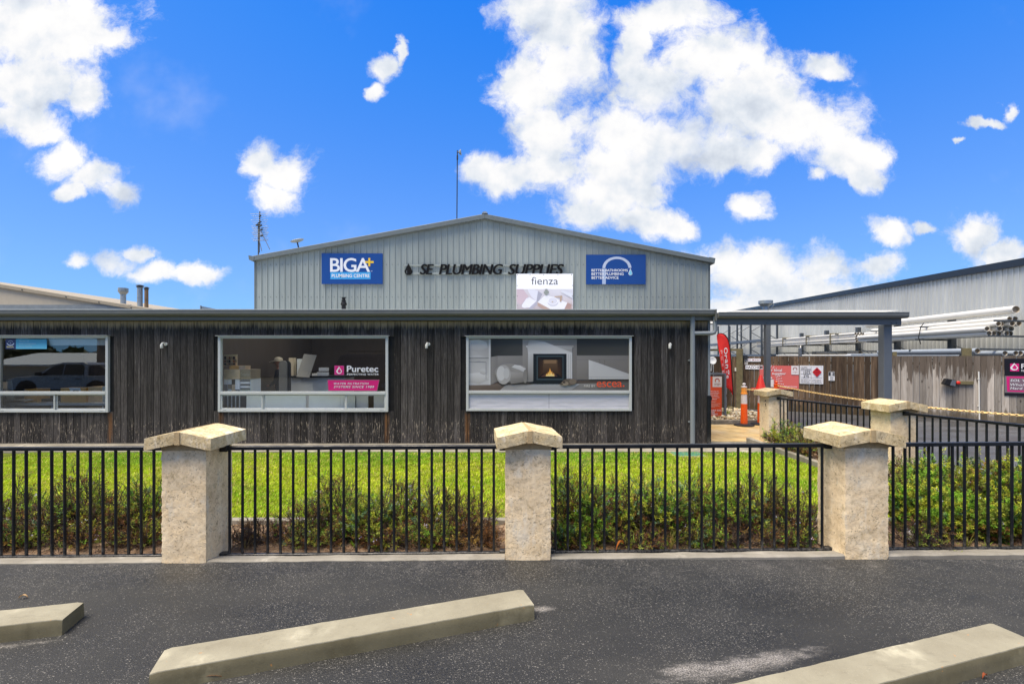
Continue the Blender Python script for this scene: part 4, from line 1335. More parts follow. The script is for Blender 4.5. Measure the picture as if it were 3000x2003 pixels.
# ================================================================== STONE POSTS
def rough_block(w, d, h, seed, nx=16, nz=60, amp=0.0045):
    """square pillar with worn faces and crumbled arrises, base at z=0"""
    vs, fs = [], []
    ring = []
    per = [(-w/2 + w*i/nx, -d/2) for i in range(nx)] + [(w/2, -d/2 + d*i/nx) for i in range(nx)] + [(w/2 - w*i/nx, d/2) for i in range(nx)] + [(-w/2, d/2 - d*i/nx) for i in range(nx)]
    n = len(per)
    for j in range(nz + 1):
        z = h * j / nz
        for k, (x, y) in enumerate(per):
            corner = 1.0 if k % nx == 0 else (0.5 if k % nx in (1, nx - 1) else 0.0)
            nn = amp * mnoise.fractal((x * 6 + seed, y * 6, z * 6), 0.8, 2.0, 5)
            cc = corner * (0.006 + 0.006 * mnoise.noise((seed, z * 14, k)) + 0.007 * mnoise.noise((seed, z * 45, k)))
            L = math.hypot(x, y)
            s = (nn - cc) / L
            vs.append((x * (1 + s), y * (1 + s), z))
    for j in range(nz):
        for k in range(n):
            q = (k + 1) % n
            fs.append((j * n + k, j * n + q, (j + 1) * n + q, (j + 1) * n + k))
    fs.append(tuple(nz * n + k for k in range(n)))
    return vs, fs
def cap_slab(side, w, d, th, rise, seed):
    """one of the two slabs leaning together: side -1 left, +1 right; ridge at x=0"""
    nx, ny = 12, 20
    half = w / 2
    vs, fs = [], []
    def surf(u, v, top):
        x = side * (0.012 + (half - 0.012) * u)
        z = rise * (1 - u) + (th if top else 0)
        y = -d / 2 + d * v
        return x, y, z
    grid = {}
    def key(i, j, t):
        if (i, j, t) not in grid:
            u, v = i / nx, j / ny
            x, y, z = surf(u, v, t)
            e = 1.0 if (i == nx or j in (0, ny)) else 0.0
            nn = 0.0022 * mnoise.fractal((x * 7 + seed, y * 7, z * 7 + side), 0.8, 2.0, 4)
            ch = e * (0.003 + 0.005 * mnoise.noise((x * 16 + seed, y * 16, z * 20)))
            cx, cy, cz = side * half * 0.5, 0, rise * 0.5 + th / 2
            dirv = Vector((x - cx, y - cy, (z - cz) * 2.2)).normalized()
            p = Vector((x, y, z)) + dirv * (nn - ch)
            grid[(i, j, t)] = len(vs); vs.append(tuple(p))
        return grid[(i, j, t)]
    nz = 4
    for i in range(nx):
        for j in range(ny):
            fs.append((key(i, j, 1), key(i + 1, j, 1), key(i + 1, j + 1, 1), key(i, j + 1, 1)))
            fs.append((key(i, j, 0), key(i + 1, j, 0), key(i + 1, j + 1, 0), key(i, j + 1, 0)))
    mid = {}
    def m_(i, j, k):
        if k == 0: return key(i, j, 0)
        if k == nz: return key(i, j, 1)
        if (i, j, k) not in mid:
            a, b = Vector(vs[key(i, j, 0)]), Vector(vs[key(i, j, 1)])
            p = a.lerp(b, k / nz)
            e = 0.005 * mnoise.fractal((p.x * 22 + seed, p.y * 22, p.z * 22), 0.8, 2, 4) + 0.001
            p += Vector((p.x - side * half * 0.5, p.y, 0)).normalized() * e
            mid[(i, j, k)] = len(vs); vs.append(tuple(p))
        return mid[(i, j, k)]
    rim = [(i, 0) for i in range(nx + 1)] + [(nx, j) for j in range(1, ny + 1)] + [(i, ny) for i in range(nx - 1, -1, -1)] + [(0, j) for j in range(ny - 1, 0, -1)]
    for a, b in zip(rim, rim[1:] + rim[:1]):
        for k in range(nz):
            fs.append((m_(*a, k), m_(*b, k), m_(*b, k + 1), m_(*a, k + 1)))
    return vs, fs
def stone_post(x, y, z0, w, yaw, cap_yaw, seed, label, cap_dx=0.0):
    e = empty('stone_post', (x, y + w / 2, z0), label, 'stone post', 'limestone fence posts')
    m = MB(); m.add(*rough_block(w, w, 1.03, seed)); m.build('shaft', 'limestone', e, smooth=True, local=True, rot=(0, 0, R(yaw)))
    cw, cd, th, rise = 0.54, 0.52, 0.10, 0.055
    zc = 1.11 - th - rise
    parts = []
    for s in (-1, 1):
        m = MB(); m.add(*cap_slab(s, cw, cd, th, rise, seed * 1.7))
        o = m.build('cap_slab', 'limestone_cap', e, smooth=True, local=True, loc=(cap_dx, 0, zc), rot=(0, 0, R(cap_yaw)))
    m = MB()
    vs = []
    n = 16
    for j in range(n + 1):
        yy = -cd / 2 - 0.004 + (cd + 0.008) * j / n
        q = 0.005 * mnoise.noise((seed, yy * 20, 3))
        vs += [(-0.022 + q, yy, rise - 0.006), (0.022 + q, yy, rise - 0.006), (0.02 + q, yy, rise + th - 0.004), (-0.02 + q, yy, rise + th - 0.004)]
    fs = []
    for j in range(n):
        for k in range(4):
            fs.append((j * 4 + k, j * 4 + (k + 1) % 4, (j + 1) * 4 + (k + 1) % 4, (j + 1) * 4 + k))
    fs += [(0, 1, 2, 3), (n * 4, n * 4 + 3, n * 4 + 2, n * 4 + 1)]
    m.add(vs, fs); m.build('mortar_joint', 'mortar', e, smooth=False, local=True, loc=(cap_dx, 0, zc), rot=(0, 0, R(cap_yaw)))
    # bedding mortar under the cap
    m = MB(); m.cbox(-w/2 - 0.003, w/2 + 0.003, -w/2 - 0.003, w/2 + 0.003, 0.935, 1.02, 0.01)
    m.build('bedding_mortar', 'mortar', e, local=True, rot=(0, 0, R(yaw)))
    return e
stone_post(POSTX[0], FY0(POSTX[0]) - 0.0, -0.02, 0.372, 0, 0, 3.1, 'left limestone fence post between the car park and the lawn')
stone_post(POSTX[1], FY0(POSTX[1]), -0.02, 0.385, 0, 5, 8.4, 'middle limestone fence post below the poster window', -0.01)
stone_post(POSTX[2], FY0(POSTX[2]), -0.02, 0.372, 0, -1, 14.2, 'right limestone fence post on the front fence, beside the dense shrubs')
stone_post(5.45, 6.64, -0.03, 0.38, 0, 0, 21.0, 'limestone post in the middle of the driveway fence')
pa = stone_post(5.45, 9.79, -0.08, 0.38, 0, 0, 27.0, 'limestone post at the paving end of the driveway fence')
m = MB(); m.cbox(5.245, 5.265, 9.86, 9.97, Z(1286, 9.8), Z(1270, 9.8), 0.003); m.cbox(5.235, 5.247, 9.88, 9.95, Z(1284, 9.8), Z(1272, 9.8), 0.002)
m.build('outlet_box', 'dark_fascia', pa)
m = MB()
for a, b in ((1171, 1176), (1182, 1189)): m.box(5.252, 5.262, 9.90, 9.912, Z(b, 9.9), Z(a, 9.9))
m.build('bolt_hole', 'black_plastic', pa)

# ================================================================== STEEL FENCE PANELS
picket_mesh = {}
def fence_panel(p0, p1, ztop, zbot, pitch, label, first=0.035, bar=0.0105, bracket=(True, True)):
    p0, p1 = Vector((*p0, 0)), Vector((*p1, 0))
    L = (p1 - p0).length; ang = math.atan2(p1.y - p0.y, p1.x - p0.x)
    slope = (ztop[1] - ztop[0]) / L
    e = empty('fence_panel', (p0.x, p0.y, zbot[0]), label, 'fence', 'black steel fence panels', ang)
    def rail(name, za, zb, h, d):
        m = MB()
        vs = []
        for xx, z in ((0, za), (L, zb)):
            c = 0.003
            for (yy, zz) in ((-d, -h/2 + c), (-d + c, -h/2), (d - c, -h/2), (d, -h/2 + c), (d, h/2 - c), (d - c, h/2), (-d + c, h/2), (-d, h/2 - c)):
                vs.append((xx, yy, z + zz))
        fs = [(k, (k + 1) % 8, 8 + (k + 1) % 8, 8 + k) for k in range(8)] + [tuple(range(8)), tuple(range(8, 16))]
        m.add(vs, fs)
        return m.build(name, 'black_steel', e, local=True)
    zo = zbot[0]
    rail('top_rail', ztop[0] - zo - 0.0165, ztop[1] - zo - 0.0165, 0.033, 0.020)
    rail('bottom_rail', 0.018, zbot[1] - zo + 0.018, 0.030, 0.018)
    x = first
    while x < L - 0.01:
        h = (ztop[0] + slope * x - 0.03) - (zbot[0] + (zbot[1] - zbot[0]) * x / L)
        k = (round(h, 2), bar)
        if k not in picket_mesh:
            m = MB(); m.path([(0, 0, 0), (0, 0, k[0])], bar * 1.13, 8)
            o = m.build('picket', 'black_steel', e, local=True, loc=(x, 0, 0))
            picket_mesh[k] = o.data
        else:
            o = link_mesh('picket', picket_mesh[k], e, (x, 0, 0), None, True)
        o.location.z = (zbot[1] - zbot[0]) * x / L
        o.rotation_euler = (random.uniform(-0.002, 0.002), random.uniform(-0.003, 0.003), random.random() * 0.1)
        x += pitch
    for xx, on in ((0, bracket[0]), (L, bracket[1])):
        if not on: continue
        s = 1 if xx == 0 else -1
        for z in (ztop[0 if s > 0 else 1] - zo - 0.017, (zbot[0 if s > 0 else 1] - zo) + 0.02):
            m = MB(); m.cbox(xx - 0.045 if s > 0 else xx - 0.02, xx + 0.02 if s > 0 else xx + 0.045, -0.026, 0.026, z - 0.028, z + 0.028, 0.004)
            m.build('rail_bracket', 'black_steel', e, local=True)
    return e
fy = lambda x: FY0(x) + 0.19
PXP = 0.1075
fence_panel((-5.6, fy(-5.6)), (POSTX[0] - 0.22, fy(-2.9)), (0.925, 0.925), (-0.035, -0.035), PXP, 'black steel fence panel left of the left limestone post', first=0.05)
fence_panel((POSTX[0] + 0.235, fy(-2.5)), (POSTX[1] - 0.225, fy(-0.1)), (0.925, 0.926), (-0.035, -0.033), 0.1085, 'black steel fence panel between the left and middle limestone posts', first=0.03)
fence_panel((POSTX[1] + 0.225, fy(0.35)), (POSTX[2] - 0.225, fy(2.8)), (0.926, 0.93), (-0.033, -0.03), 0.1075, 'black steel fence panel between the middle and right limestone posts', first=0.02)
fence_panel((POSTX[2] + 0.225, fy(3.2)), (5.5, fy(5.4)), (0.932, 0.94), (-0.03, -0.03), 0.1075, 'black steel fence panel right of the right limestone post', first=0.045)
fence_panel((5.45, 9.75), (5.45, 7.06), (0.855, 0.925), (-0.065, -0.02), 0.128, 'black steel fence panel between the two driveway posts', first=0.04)
fence_panel((5.45, 6.60), (5.45, 4.25), (0.925, 1.0), (-0.02, 0.02), 0.118, 'black steel fence panel running off right along the driveway', first=0.05)

# ================================================================== WHEEL STOPS
def wheel_stop(corner_rf, ang, L, w, h, label):
    """corner_rf: right-front top corner; the block runs back to the left along ang"""
    e = Vector((math.cos(R(ang)), math.sin(R(ang)), 0)); nrm = Vector((-e.y, e.x, 0))
    cen = Vector((*corner_rf, 0)) - e * (L / 2) + nrm * (w / 2)
    vs, fs = [], []
    nx = 60
    prof = [(-w/2 - 0.006, -0.004), (-w/2 - 0.003, h * 0.5), (-w/2, h - 0.007), (-w/2 + 0.002, h - 0.002), (-w/2 + 0.007, h), (0, h + 0.001), (w/2 - 0.008, h), (w/2 - 0.004, h - 0.006), (w/2 + 0.004, -0.004)]
    n = len(prof)
    for i in range(nx + 1):
        u = -L/2 + L * i / nx
        inset = 0.012 if i in (0, nx) else 0.0
        for (a, z) in prof:
            j = 0.0014 * mnoise.noise((u * 6 + ang, a * 20, z * 20)) + 0.0014 * mnoise.noise((u * 31, a * 40, z * 40 + ang))
            skew = 0.0
            vs.append((u, a * (1 - inset) + j, z - inset * (0.6 if z > h * 0.8 else 0) + j * 0.7))
    for i in range(nx):
        for k in range(n - 1):
            fs.append((i * n + k, (i + 1) * n + k, (i + 1) * n + k + 1, i * n + k + 1))
    fs += [tuple(range(n)), tuple(reversed(range(nx * n, nx * n + n)))]
    m = MB(); m.add(vs, fs)
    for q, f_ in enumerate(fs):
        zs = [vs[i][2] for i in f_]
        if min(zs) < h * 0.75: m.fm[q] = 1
    o = m.build('wheel_stop', ['concrete_stop', 'concrete_stop_shaded_face'], None, smooth=True, loc=(cen.x, cen.y, 0), rot=(0, 0, R(ang)))
    return tag(o, label, 'wheel stop', 'concrete wheel stops')
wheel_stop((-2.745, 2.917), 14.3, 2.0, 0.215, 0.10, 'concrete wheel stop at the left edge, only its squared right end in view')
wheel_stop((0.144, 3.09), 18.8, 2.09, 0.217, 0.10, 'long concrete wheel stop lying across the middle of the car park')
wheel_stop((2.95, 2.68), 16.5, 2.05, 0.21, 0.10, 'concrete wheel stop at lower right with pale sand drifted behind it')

# ================================================================== SIGNS ON THE GABLE
SY = HY - 0.075
def sign_board(name, px0, px1, py0, py1, Y, col_mat_color, label, th=0.03, cat='sign'):
    x0, x1, z0, z1 = X(px0, Y), X(px1, Y), Z(py1, Y), Z(py0, Y)
    e = empty(name, ((x0 + x1) / 2, Y, z0), label, cat)
    m = MB(); m.col = col_mat_color; m.box(x0, x1, Y, Y + th, z0, z1)
    m.build('panel', 'print', e, colors=True, bevel=0.004)
    return e
BLUE = srgb(16, 62, 128)
e = sign_board('sign_board', 942, 1121, 742, 832, SY, BLUE, 'blue sign board reading BIGA plumbing centre on the left of the gable')
P = PxPrint(SY - 0.001, 0.0, 0.001)
def cs(x, y): return (700 + x * 0.31883, 420 + y * 0.31883)
def rs(x0, x1, y0, y1): a = cs(x0, y0); b = cs(x1, y1); return a[0], b[0], a[1], b[1]
P.prect(*rs(840, 1210, 1183, 1248), srgb(62, 160, 222))
P.ptext('BIGA', *rs(838, 1205, 1053, 1182), WHITE, bold=0.028, spacing=0.88)
P.prect(*rs(1160, 1238, 1081, 1100), srgb(236, 196, 44)); P.prect(*rs(1189, 1207, 1053, 1130), srgb(236, 196, 44))
P.ptext('PLUMBING CENTRE', *rs(853, 1200, 1200, 1232), WHITE, bold=0.04)
P.ptext('TM', *rs(1211, 1227, 1170, 1179), WHITE, bold=0.0)
P.build('lettering', e)
# raised black letters on two rails
LYY = HY - 0.056
x0, x1, z0, z1 = X(1185, LYY), X(1655, LYY), Z(808, LYY), Z(771, LYY)
e = empty('raised_lettering', ((x0 + x1) / 2, LYY, z0), 'black raised letters SE PLUMBING SUPPLIES with a drop, across the gable', 'sign')
m = MB()
for a, b in ((Z(779, LYY), Z(774, LYY)), (Z(803, LYY), Z(798, LYY))):
    m.box(X(1183, LYY), X(1657, LYY), HY - 0.052, HY - 0.034, a, b)
m.build('mounting_rail', 'gable_cladding', e)
def raised(s, pa, pb, ya, yb):
    m = MB()
    for k, o_ in enumerate((-0.016, -0.008, 0.0, 0.008, 0.016)):
        letter(m, front(LYY), s, X(pa, LYY) + 0.016 + o_, X(pb, LYY) - 0.016 + o_, Z(yb, LYY), Z(ya, LYY), 0.0012 * k, (1, 1, 1), bold=0.0, shear=0.22, thick=0.025, spacing=0.93)
    m.build('lettering', 'letter_black', e)
raised('SE', 1230, 1271, 774, 804); raised('PLUMBING', 1286, 1474, 774, 804); raised('SUPPLIES', 1488, 1652, 774, 804)
m = MB(); pr = Print(front(LYY), 0.0); pr.drop(X(1197, LYY), Z(806, LYY), 0.27, 0.41, (1, 1, 1))
n = len(pr.mb.v); vs = [Vector(p) for p in pr.mb.v]; vs = [p - Vector((0, 0.025, 0)) for p in vs]; vs2 = [p + Vector((0, 0.025, 0)) for p in vs]
m.add(vs + vs2, [tuple(range(n)), tuple(reversed(range(n, 2 * n)))] + [(i, (i + 1) % n, (i + 1) % n + n, i + n) for i in range(n)])
m.build('drop_emblem', 'letter_black', e)
pr = Print(front(LYY), 0.028); pr.arc(X(1199, LYY), Z(797, LYY), 0.075, 0.09, 150, 215, srgb(120, 128, 130)); pr.build('drop_highlight', e)
# fienza sign
FY = HY - 0.13
e = sign_board('sign_board', 1513, 1679, 802, 911, FY, srgb(236, 237, 240), 'white fienza sign with a bathroom picture on the gable', 0.02)
P = PxPrint(FY - 0.001, 0.0, 0.001)
def cf(x, y): return (1400 + x * 0.31503, 600 + y * 0.31503)
def rf(x0, x1, y0, y1): a = cf(x0, y0); b = cf(x1, y1); return a[0], b[0], a[1], b[1]
def GF(*p): return [cf(*q) for q in p]
P.ptext('fienza', *rf(498, 746, 672, 742), srgb(84, 84, 90), bold=-0.006)
P.prect(*rf(361, 882, 783, 978), srgb(206, 202, 208), [srgb(190, 178, 182), srgb(196, 176, 172), srgb(226, 226, 234), srgb(214, 208, 214)])
P.ppoly(GF((361, 783), (420, 783), (470, 850), (400, 930), (361, 900)), srgb(208, 188, 196))
P.ppoly(GF((460, 786), (520, 786), (560, 800), (545, 895), (500, 860)), srgb(226, 226, 236))
P.ppoly(GF((545, 895), (560, 800), (600, 830), (560, 905)), srgb(172, 172, 186))
P.ppoly(GF((410, 930), (450, 870), (480, 860), (545, 895), (480, 955), (430, 960), (408, 948)), srgb(236, 236, 244))
P.ppoly(GF((480, 955), (545, 895), (552, 920), (500, 978), (460, 978)), srgb(182, 180, 194))
P.ppoly(GF((555, 905), (632, 832), (832, 910), (800, 978), (690, 978)), srgb(238, 238, 243))
P.ppoly(GF((555, 905), (690, 978), (620, 978), (556, 938)), srgb(186, 160, 148))
P.ppoly(GF((800, 978), (832, 910), (870, 925), (860, 978)), srgb(180, 150, 142))
P.disc(*P.c(cf(697, 905)), 0.175, 0.135, srgb(206, 206, 218), 26)
P.disc(*P.c(cf(697, 893)), 0.175, 0.135, srgb(246, 246, 250), 26)
P.disc(*P.c(cf(697, 893)), 0.15, 0.11, srgb(220, 220, 230), 26)
P.disc(*P.c(cf(694, 902)), 0.03, 0.022, srgb(196, 180, 160), 12)
P.ppoly(GF((712, 851), (780, 846), (782, 858), (714, 860)), srgb(196, 172, 150)); P.ppoly(GF((768, 845), (784, 845), (776, 902), (760, 900)), srgb(190, 164, 142))
P.ppoly(GF((780, 790), (880, 820), (880, 870), (770, 810)), srgb(224, 226, 234))
for k, (q, w) in enumerate(((636, 795), (625, 815), (648, 812), (636, 830))): P.disc(*P.c(cf(q, w)), 0.05, 0.045, srgb(150, 156, 150), 9)
for px in (0.02, 0.24, 0.48, 0.73, 0.97):
    for py in (0.02,): P.disc(X(1513 + 166 * px, FY), Z(802 + 109 * py + 1, FY), 0.014, 0.014, srgb(96, 98, 104), 8)
for py in (0.32, 0.6, 0.85):
    for px in (0.015, 0.985): P.disc(X(1513 + 166 * px, FY), Z(802 + 109 * py, FY), 0.014, 0.014, srgb(120, 120, 126), 8)
P.build('picture', e)
# better bathrooms sign
e = sign_board('sign_board', 1717, 1892, 746, 833, SY, BLUE, 'blue sign board with a tap arch and drop, reading BETTER BATHROOMS at gable right')
P = PxPrint(SY - 0.001, 0.0, 0.001)
LG = srgb(190, 200, 220)
a = P.c(cf(1293, 590))
rr = 135 * 0.31503 * SY / FPX
P.arc(a[0], a[1], rr - 0.10, rr, 2, 180, LG, 36, 0.80)
P.prect(*rf(1156, 1190, 595, 738), srgb(170, 186, 214))
for s, x1_, y0, y1 in (('BETTER BATHROOMS', 1395, 597, 621), ('BETTER PLUMBING', 1355, 631, 655), ('BETTER ADVICE', 1308, 665, 690)):
    P.ptext(s, *rf(1057, x1_, y0, y1), WHITE, bold=0.035)
q = P.c(cf(1418, 656)); P.drop(q[0], q[1], 0.135, 0.25, WHITE); P.drop(q[0] + 0.005, q[1] + 0.012, 0.11, 0.20, srgb(130, 205, 232))
P.build('lettering', e)

# ================================================================== AERIALS ON THE WAREHOUSE
def aerial():
    Y = HY + 0.8
    bx = X(757, Y)
    e = empty('tv_aerial', (bx, Y, Z(747, Y)), 'television aerials on a stayed mast at the left end of the warehouse roof', 'aerial')
    m = MB(); m.tube((bx, Y, Z(752, Y)), (bx, Y, Z(652, Y)), 0.022, 8); m.tube((bx + 0.03, Y, Z(740, Y)), (bx + 0.05, Y, Z(620, Y)), 0.02, 8)
    m.build('mast', 'rack_dark', e)
    for (px0, px1, ya, yb, cx, n) in ((736, 785, 627, 705, 763, 14), (740, 788, 668, 704, 759, 8)):
        m = MB()
        for k in range(n):
            py = ya + (yb - ya) * k / (n - 1)
            w = 1 - 0.12 * (k % 3)
            off = (py - ya) * 0.05
            m.tube((X(cx - (cx - px0) * w + off, Y), Y - 0.05, Z(py + 1.0, Y)), (X(cx + (px1 - cx) * w + off, Y), Y - 0.02, Z(py - 0.5, Y)), 0.007, 5)
        m.build('element_rack', 'galvanised', e)
    m = MB()
    for px, py in ((764, 634), (764, 652), (755, 660), (766, 662), (768, 674), (768, 692)):
        m.tube((X(px - 4, Y), Y, Z(py, Y)), (X(px + 4, Y), Y - 0.1, Z(py, Y)), 0.03, 8)
    m.build('dipole', 'rack_dark', e)
    m = MB(); m.tube((bx + 0.02, Y, Z(700, Y)), (X(784, Y), Y - 0.4, Z(742, Y)), 0.012, 6); m.tube((bx + 0.06, Y, Z(672, Y)), (X(807, Y), Y - 0.4, Z(738, Y)), 0.012, 6)
    m.build('stay', 'rack_dark', e)
aerial()
def sat_dish():
    Y = HY + 0.6
    cx, cz = X(870, Y), Z(704, Y)
    e = empty('satellite_dish', (X(875, Y), Y, Z(724, Y)), 'flat white satellite dish tilted on a short post on the warehouse roof', 'satellite dish')
    M = Matrix.Translation((cx, Y, cz)) @ Matrix.Rotation(R(-14), 4, 'Y') @ Matrix.Rotation(R(8), 4, 'X')
    m = MB(); m.lathe([(0.01, -0.09), (0.08, -0.07), (0.20, -0.035), (0.235, 0.0), (0.20, 0.012), (0.01, 0.016)], (0, 0, 0), 22, M)
    m.build('dish', 'dish_white', e, smooth=True)
    m = MB(); m.tube((X(875, Y), Y, Z(727, Y)), (cx + 0.01, Y, cz - 0.06), 0.025, 8); m.build('post', 'dark_fascia', e)
sat_dish()
def mast():
    Y = HY + 0.9
    px = 1339
    e = empty('antenna_mast', (X(px, Y), Y, Z(640, Y)), 'thin tall mast with a small dish beside the gable ridge', 'antenna')
    m = MB(); m.tube((X(1338.5, Y), Y, Z(645, Y)), (X(1340, Y), Y, Z(441, Y)), 0.019, 8); m.tube((X(1340, Y), Y, Z(468, Y)), (X(1340, Y), Y, Z(456, Y)), 0.03, 8); m.build('mast', 'dark_fascia', e)
    M = Matrix.Translation((X(1347, Y), Y, Z(447, Y))) @ Matrix.Rotation(R(82), 4, 'Y')
    m = MB(); m.lathe([(0.01, -0.04), (0.05, -0.03), (0.07, -0.005), (0.105, 0.035), (0.10, 0.05), (0.01, 0.03)], (0, 0, 0), 18, M); m.build('dish', 'zinc_vent', e, smooth=True)
    m = MB(); m.tube((X(1340, Y), Y, Z(446, Y)), (X(1346, Y), Y, Z(447, Y)), 0.02, 8); m.build('arm', 'dark_fascia', e)
mast()

# ================================================================== CARPORT
cp = empty('carport', (7.55, 9.6, -0.08), 'grey steel carport with gutter and square posts beside the shop', 'carport')
gutter('gutter', 4.085, X(2657, 9.5), 9.50, Z(915, 9.44), 0.058, 'trim_grey', cp)
m = MB(); m.box(4.08, X(2641, 9.56), 9.56, 9.62, Z(951.5, 9.56), Z(931.5, 9.56)); m.build('beam', 'post_grey', cp, bevel=0.004)
m = MB()
for px in (2246, 2431, 2612, 2628):
    m.tube((X(px, 9.55), 9.548, Z(946, 9.55)), (X(px, 9.55), 9.562, Z(946, 9.55)), 0.011, 8)
m.build('bolt', 'rack_dark', cp)
m = MB(); m.cbox(X(2590, 9.63), X(2614, 9.63), 9.63, 9.79, -0.09, Z(951, 9.6), 0.006); m.build('post', 'post_grey', cp)
m = MB(); m.cbox(X(2237.5, 13.2) + 0.07, X(2251, 13.2) + 0.07, 13.2, 13.35, -0.09, 2.574, 0.006); m.build('post', 'post_grey', cp)
m = MB(); m.box(4.08, 7.7, 13.2, 13.3, 2.575, 2.604); m.build('rear_beam', 'post_grey', cp)
m = MB(); m.add([(4.08, 9.5, 2.612), (7.72, 9.5, 2.612), (7.72, 13.5, 2.612), (4.08, 13.5, 2.612)], [(0, 1, 2, 3)]); m.build('roof', 'fibreglass_sheet', cp)
for yy in (10.6, 11.8):
    m = MB(); m.box(4.08, 7.7, yy, yy + 0.06, 2.56, 2.604); m.build('purlin', 'post_grey', cp)

# ================================================================== PALING FENCE
FA, FB = Vector((7.5, 16.4, 0)), Vector((13.55, 12.65, 0))
FD = (FB - FA).normalized(); FN = Vector((FD.y, -FD.x, 0))     # FN faces the camera
FANG = math.atan2(FD.y, FD.x)
if FN.y > 0: FN = -FN
def fpt(px, d=0.0):
    """point on the fence face seen at photograph column px"""
    k = (px - 1500) / FPX
    o = FA + FN * d
    s = (k * o.y - o.x) / (FD.x - k * FD.y)
    return s, o + FD * s
ff = empty('paling_fence', (FA.x, FA.y, -0.085), 'tall timber paling fence, brown under the carport and silver grey at right', 'fence')
s = fpt(2040)[0]; send = fpt(3150)[0]
sgrey = fpt(2600)[0]
FTOP = 1.69
pm_ = {}
PW = 0.142
while s < send:
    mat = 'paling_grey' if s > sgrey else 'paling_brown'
    v_ = random.randrange(4)
    front_layer = random.choice((0, 0, 0, 0.006))
    if (mat, v_) not in pm_:
        mb = MB(); vs, fs = [], []
        n = 8; rs_ = random.random() * 40
        for i in range(n + 1):
            z = 1.78 * i / n
            a = 0.003 * mnoise.noise((rs_, z * 1.5, 0)); c = 0.004 * mnoise.noise((rs_, z, 7))
            hw = PW / 2 - 0.0035
            vs += [(-hw + a, c, z), (-hw + a, -0.018 + c, z), (hw + a, -0.018 + c * 0.5, z), (hw + a, c, z)]
        for i in range(n):
            for k in range(4):
                fs.append((i * 4 + k, i * 4 + (k + 1) % 4, i * 4 + 4 + (k + 1) % 4, i * 4 + 4 + k))
        fs += [(0, 1, 2, 3), (n * 4 + 3, n * 4 + 2, n * 4 + 1, n * 4)]
        mb.add(vs, fs)
        o = mb.build('paling', mat, ff); pm_[(mat, v_)] = o.data
        first_ = True
    else:
        o = bpy.data.objects.new('paling', pm_[(mat, v_)]); COL.objects.link(o); rel(o, ff)
    p = FA + FD * (s + PW / 2) + FN * front_layer
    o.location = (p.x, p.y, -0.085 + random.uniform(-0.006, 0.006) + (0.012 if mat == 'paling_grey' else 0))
    o.rotation_euler = (0, random.uniform(-0.006, 0.006), FANG)
    s += PW
def fbox(mb, s0, s1, d0, d1, z0, z1):
    vs = []
    for z in (z0, z1):
        for d in (d0, d1):
            for ss in (s0, s1):
                p = FA + FD * ss + FN * d; vs.append((p.x, p.y, z))
    mb.add(vs, [(0, 2, 3, 1), (4, 5, 7, 6), (0, 1, 5, 4), (2, 6, 7, 3), (0, 4, 6, 2), (1, 3, 7, 5)])
m = MB()
for zz in (0.3, 1.45): fbox(m, fpt(2040)[0], send, -0.07, -0.025, zz, zz + 0.08)
m.build('fence_rail', 'post_timber', ff)
for px, zt, w in ((2622, 1.83, 0.10), (2834, 1.92, 0.20)):
    m = MB(); ss = fpt(px)[0]; fbox(m, ss - w / 2, ss + w / 2, -0.17, -0.03, -0.1, zt); m.build('fence_post', 'post_timber', ff, bevel=0.006)
m = MB(); ss = fpt(2168)[0]; fbox(m, ss - 0.10, ss + 0.10, 0.022, 0.16, -0.09, 1.95); m.build('gate_post', 'post_timber', ff, bevel=0.006)
m = MB(); fbox(m, fpt(2040)[0], ss - 0.10, 0.03, 0.12, 1.88, 1.95); m.build('gate_beam', 'post_timber', ff)
m = MB(); fbox(m, ss + 0.06, ss + 0.24, 0.02, 0.09, 1.62, 1.73); m.build('hinge_block', 'dark_fascia', ff)
m = MB(); q = fpt(2156)[0]; fbox(m, q - 0.03, q + 0.02, 0.02, 0.05, Z(1085, 17), Z(1075, 17)); m.build('latch', 'white_plastic', ff)
m = MB(); q = fpt(2344)[0]
p = FA + FD * q - FN * 0.1
m.tube((p.x, p.y, 1.5), (p.x, p.y, 1.93), 0.05, 12); m.lathe([(0.055, 0), (0.055, 0.03), (0.02, 0.05)], (p.x, p.y, 1.92), 12)
m.build('steel_post', 'galvanised', ff, smooth=True)

class FencePrint(Print):
    """print on the face of the paling fence, shapes given by photograph pixels"""
    def __init__(self, d0): super().__init__(Plane(FA, FD), d0 + 0.0, 0.0012)
    def c(self, p):
        s, q = fpt(p[0], self.d)
        return (s, EYE + (HOR - p[1]) * q.y / FPX)
    def ppoly(self, pts, col, cols=None): return self.poly([self.c(p) for p in pts], col, cols)
    def prect(self, x0, x1, y0, y1, col, cols=None):
        a = self.c((x0, y1)); b = self.c((x1, y0)); a2 = self.c((x1, y1)); b2 = self.c((x0, y0))
        zb, zt = (a[1] + a2[1]) / 2, (b[1] + b2[1]) / 2
        return self.rect(a[0], b[0], zb, zt, col, cols)
    def ptext(self, s, x0, x1, y0, y1, col, **k):
        a = self.c((x0, y1)); b = self.c((x1, y0)); a2 = self.c((x1, y1)); b2 = self.c((x0, y0))
        return self.text(s, a[0], b[0], (a[1] + a2[1]) / 2, (b[1] + b2[1]) / 2, col, **k)
assert (Plane(FA, FD).n - FN).length < 1e-4
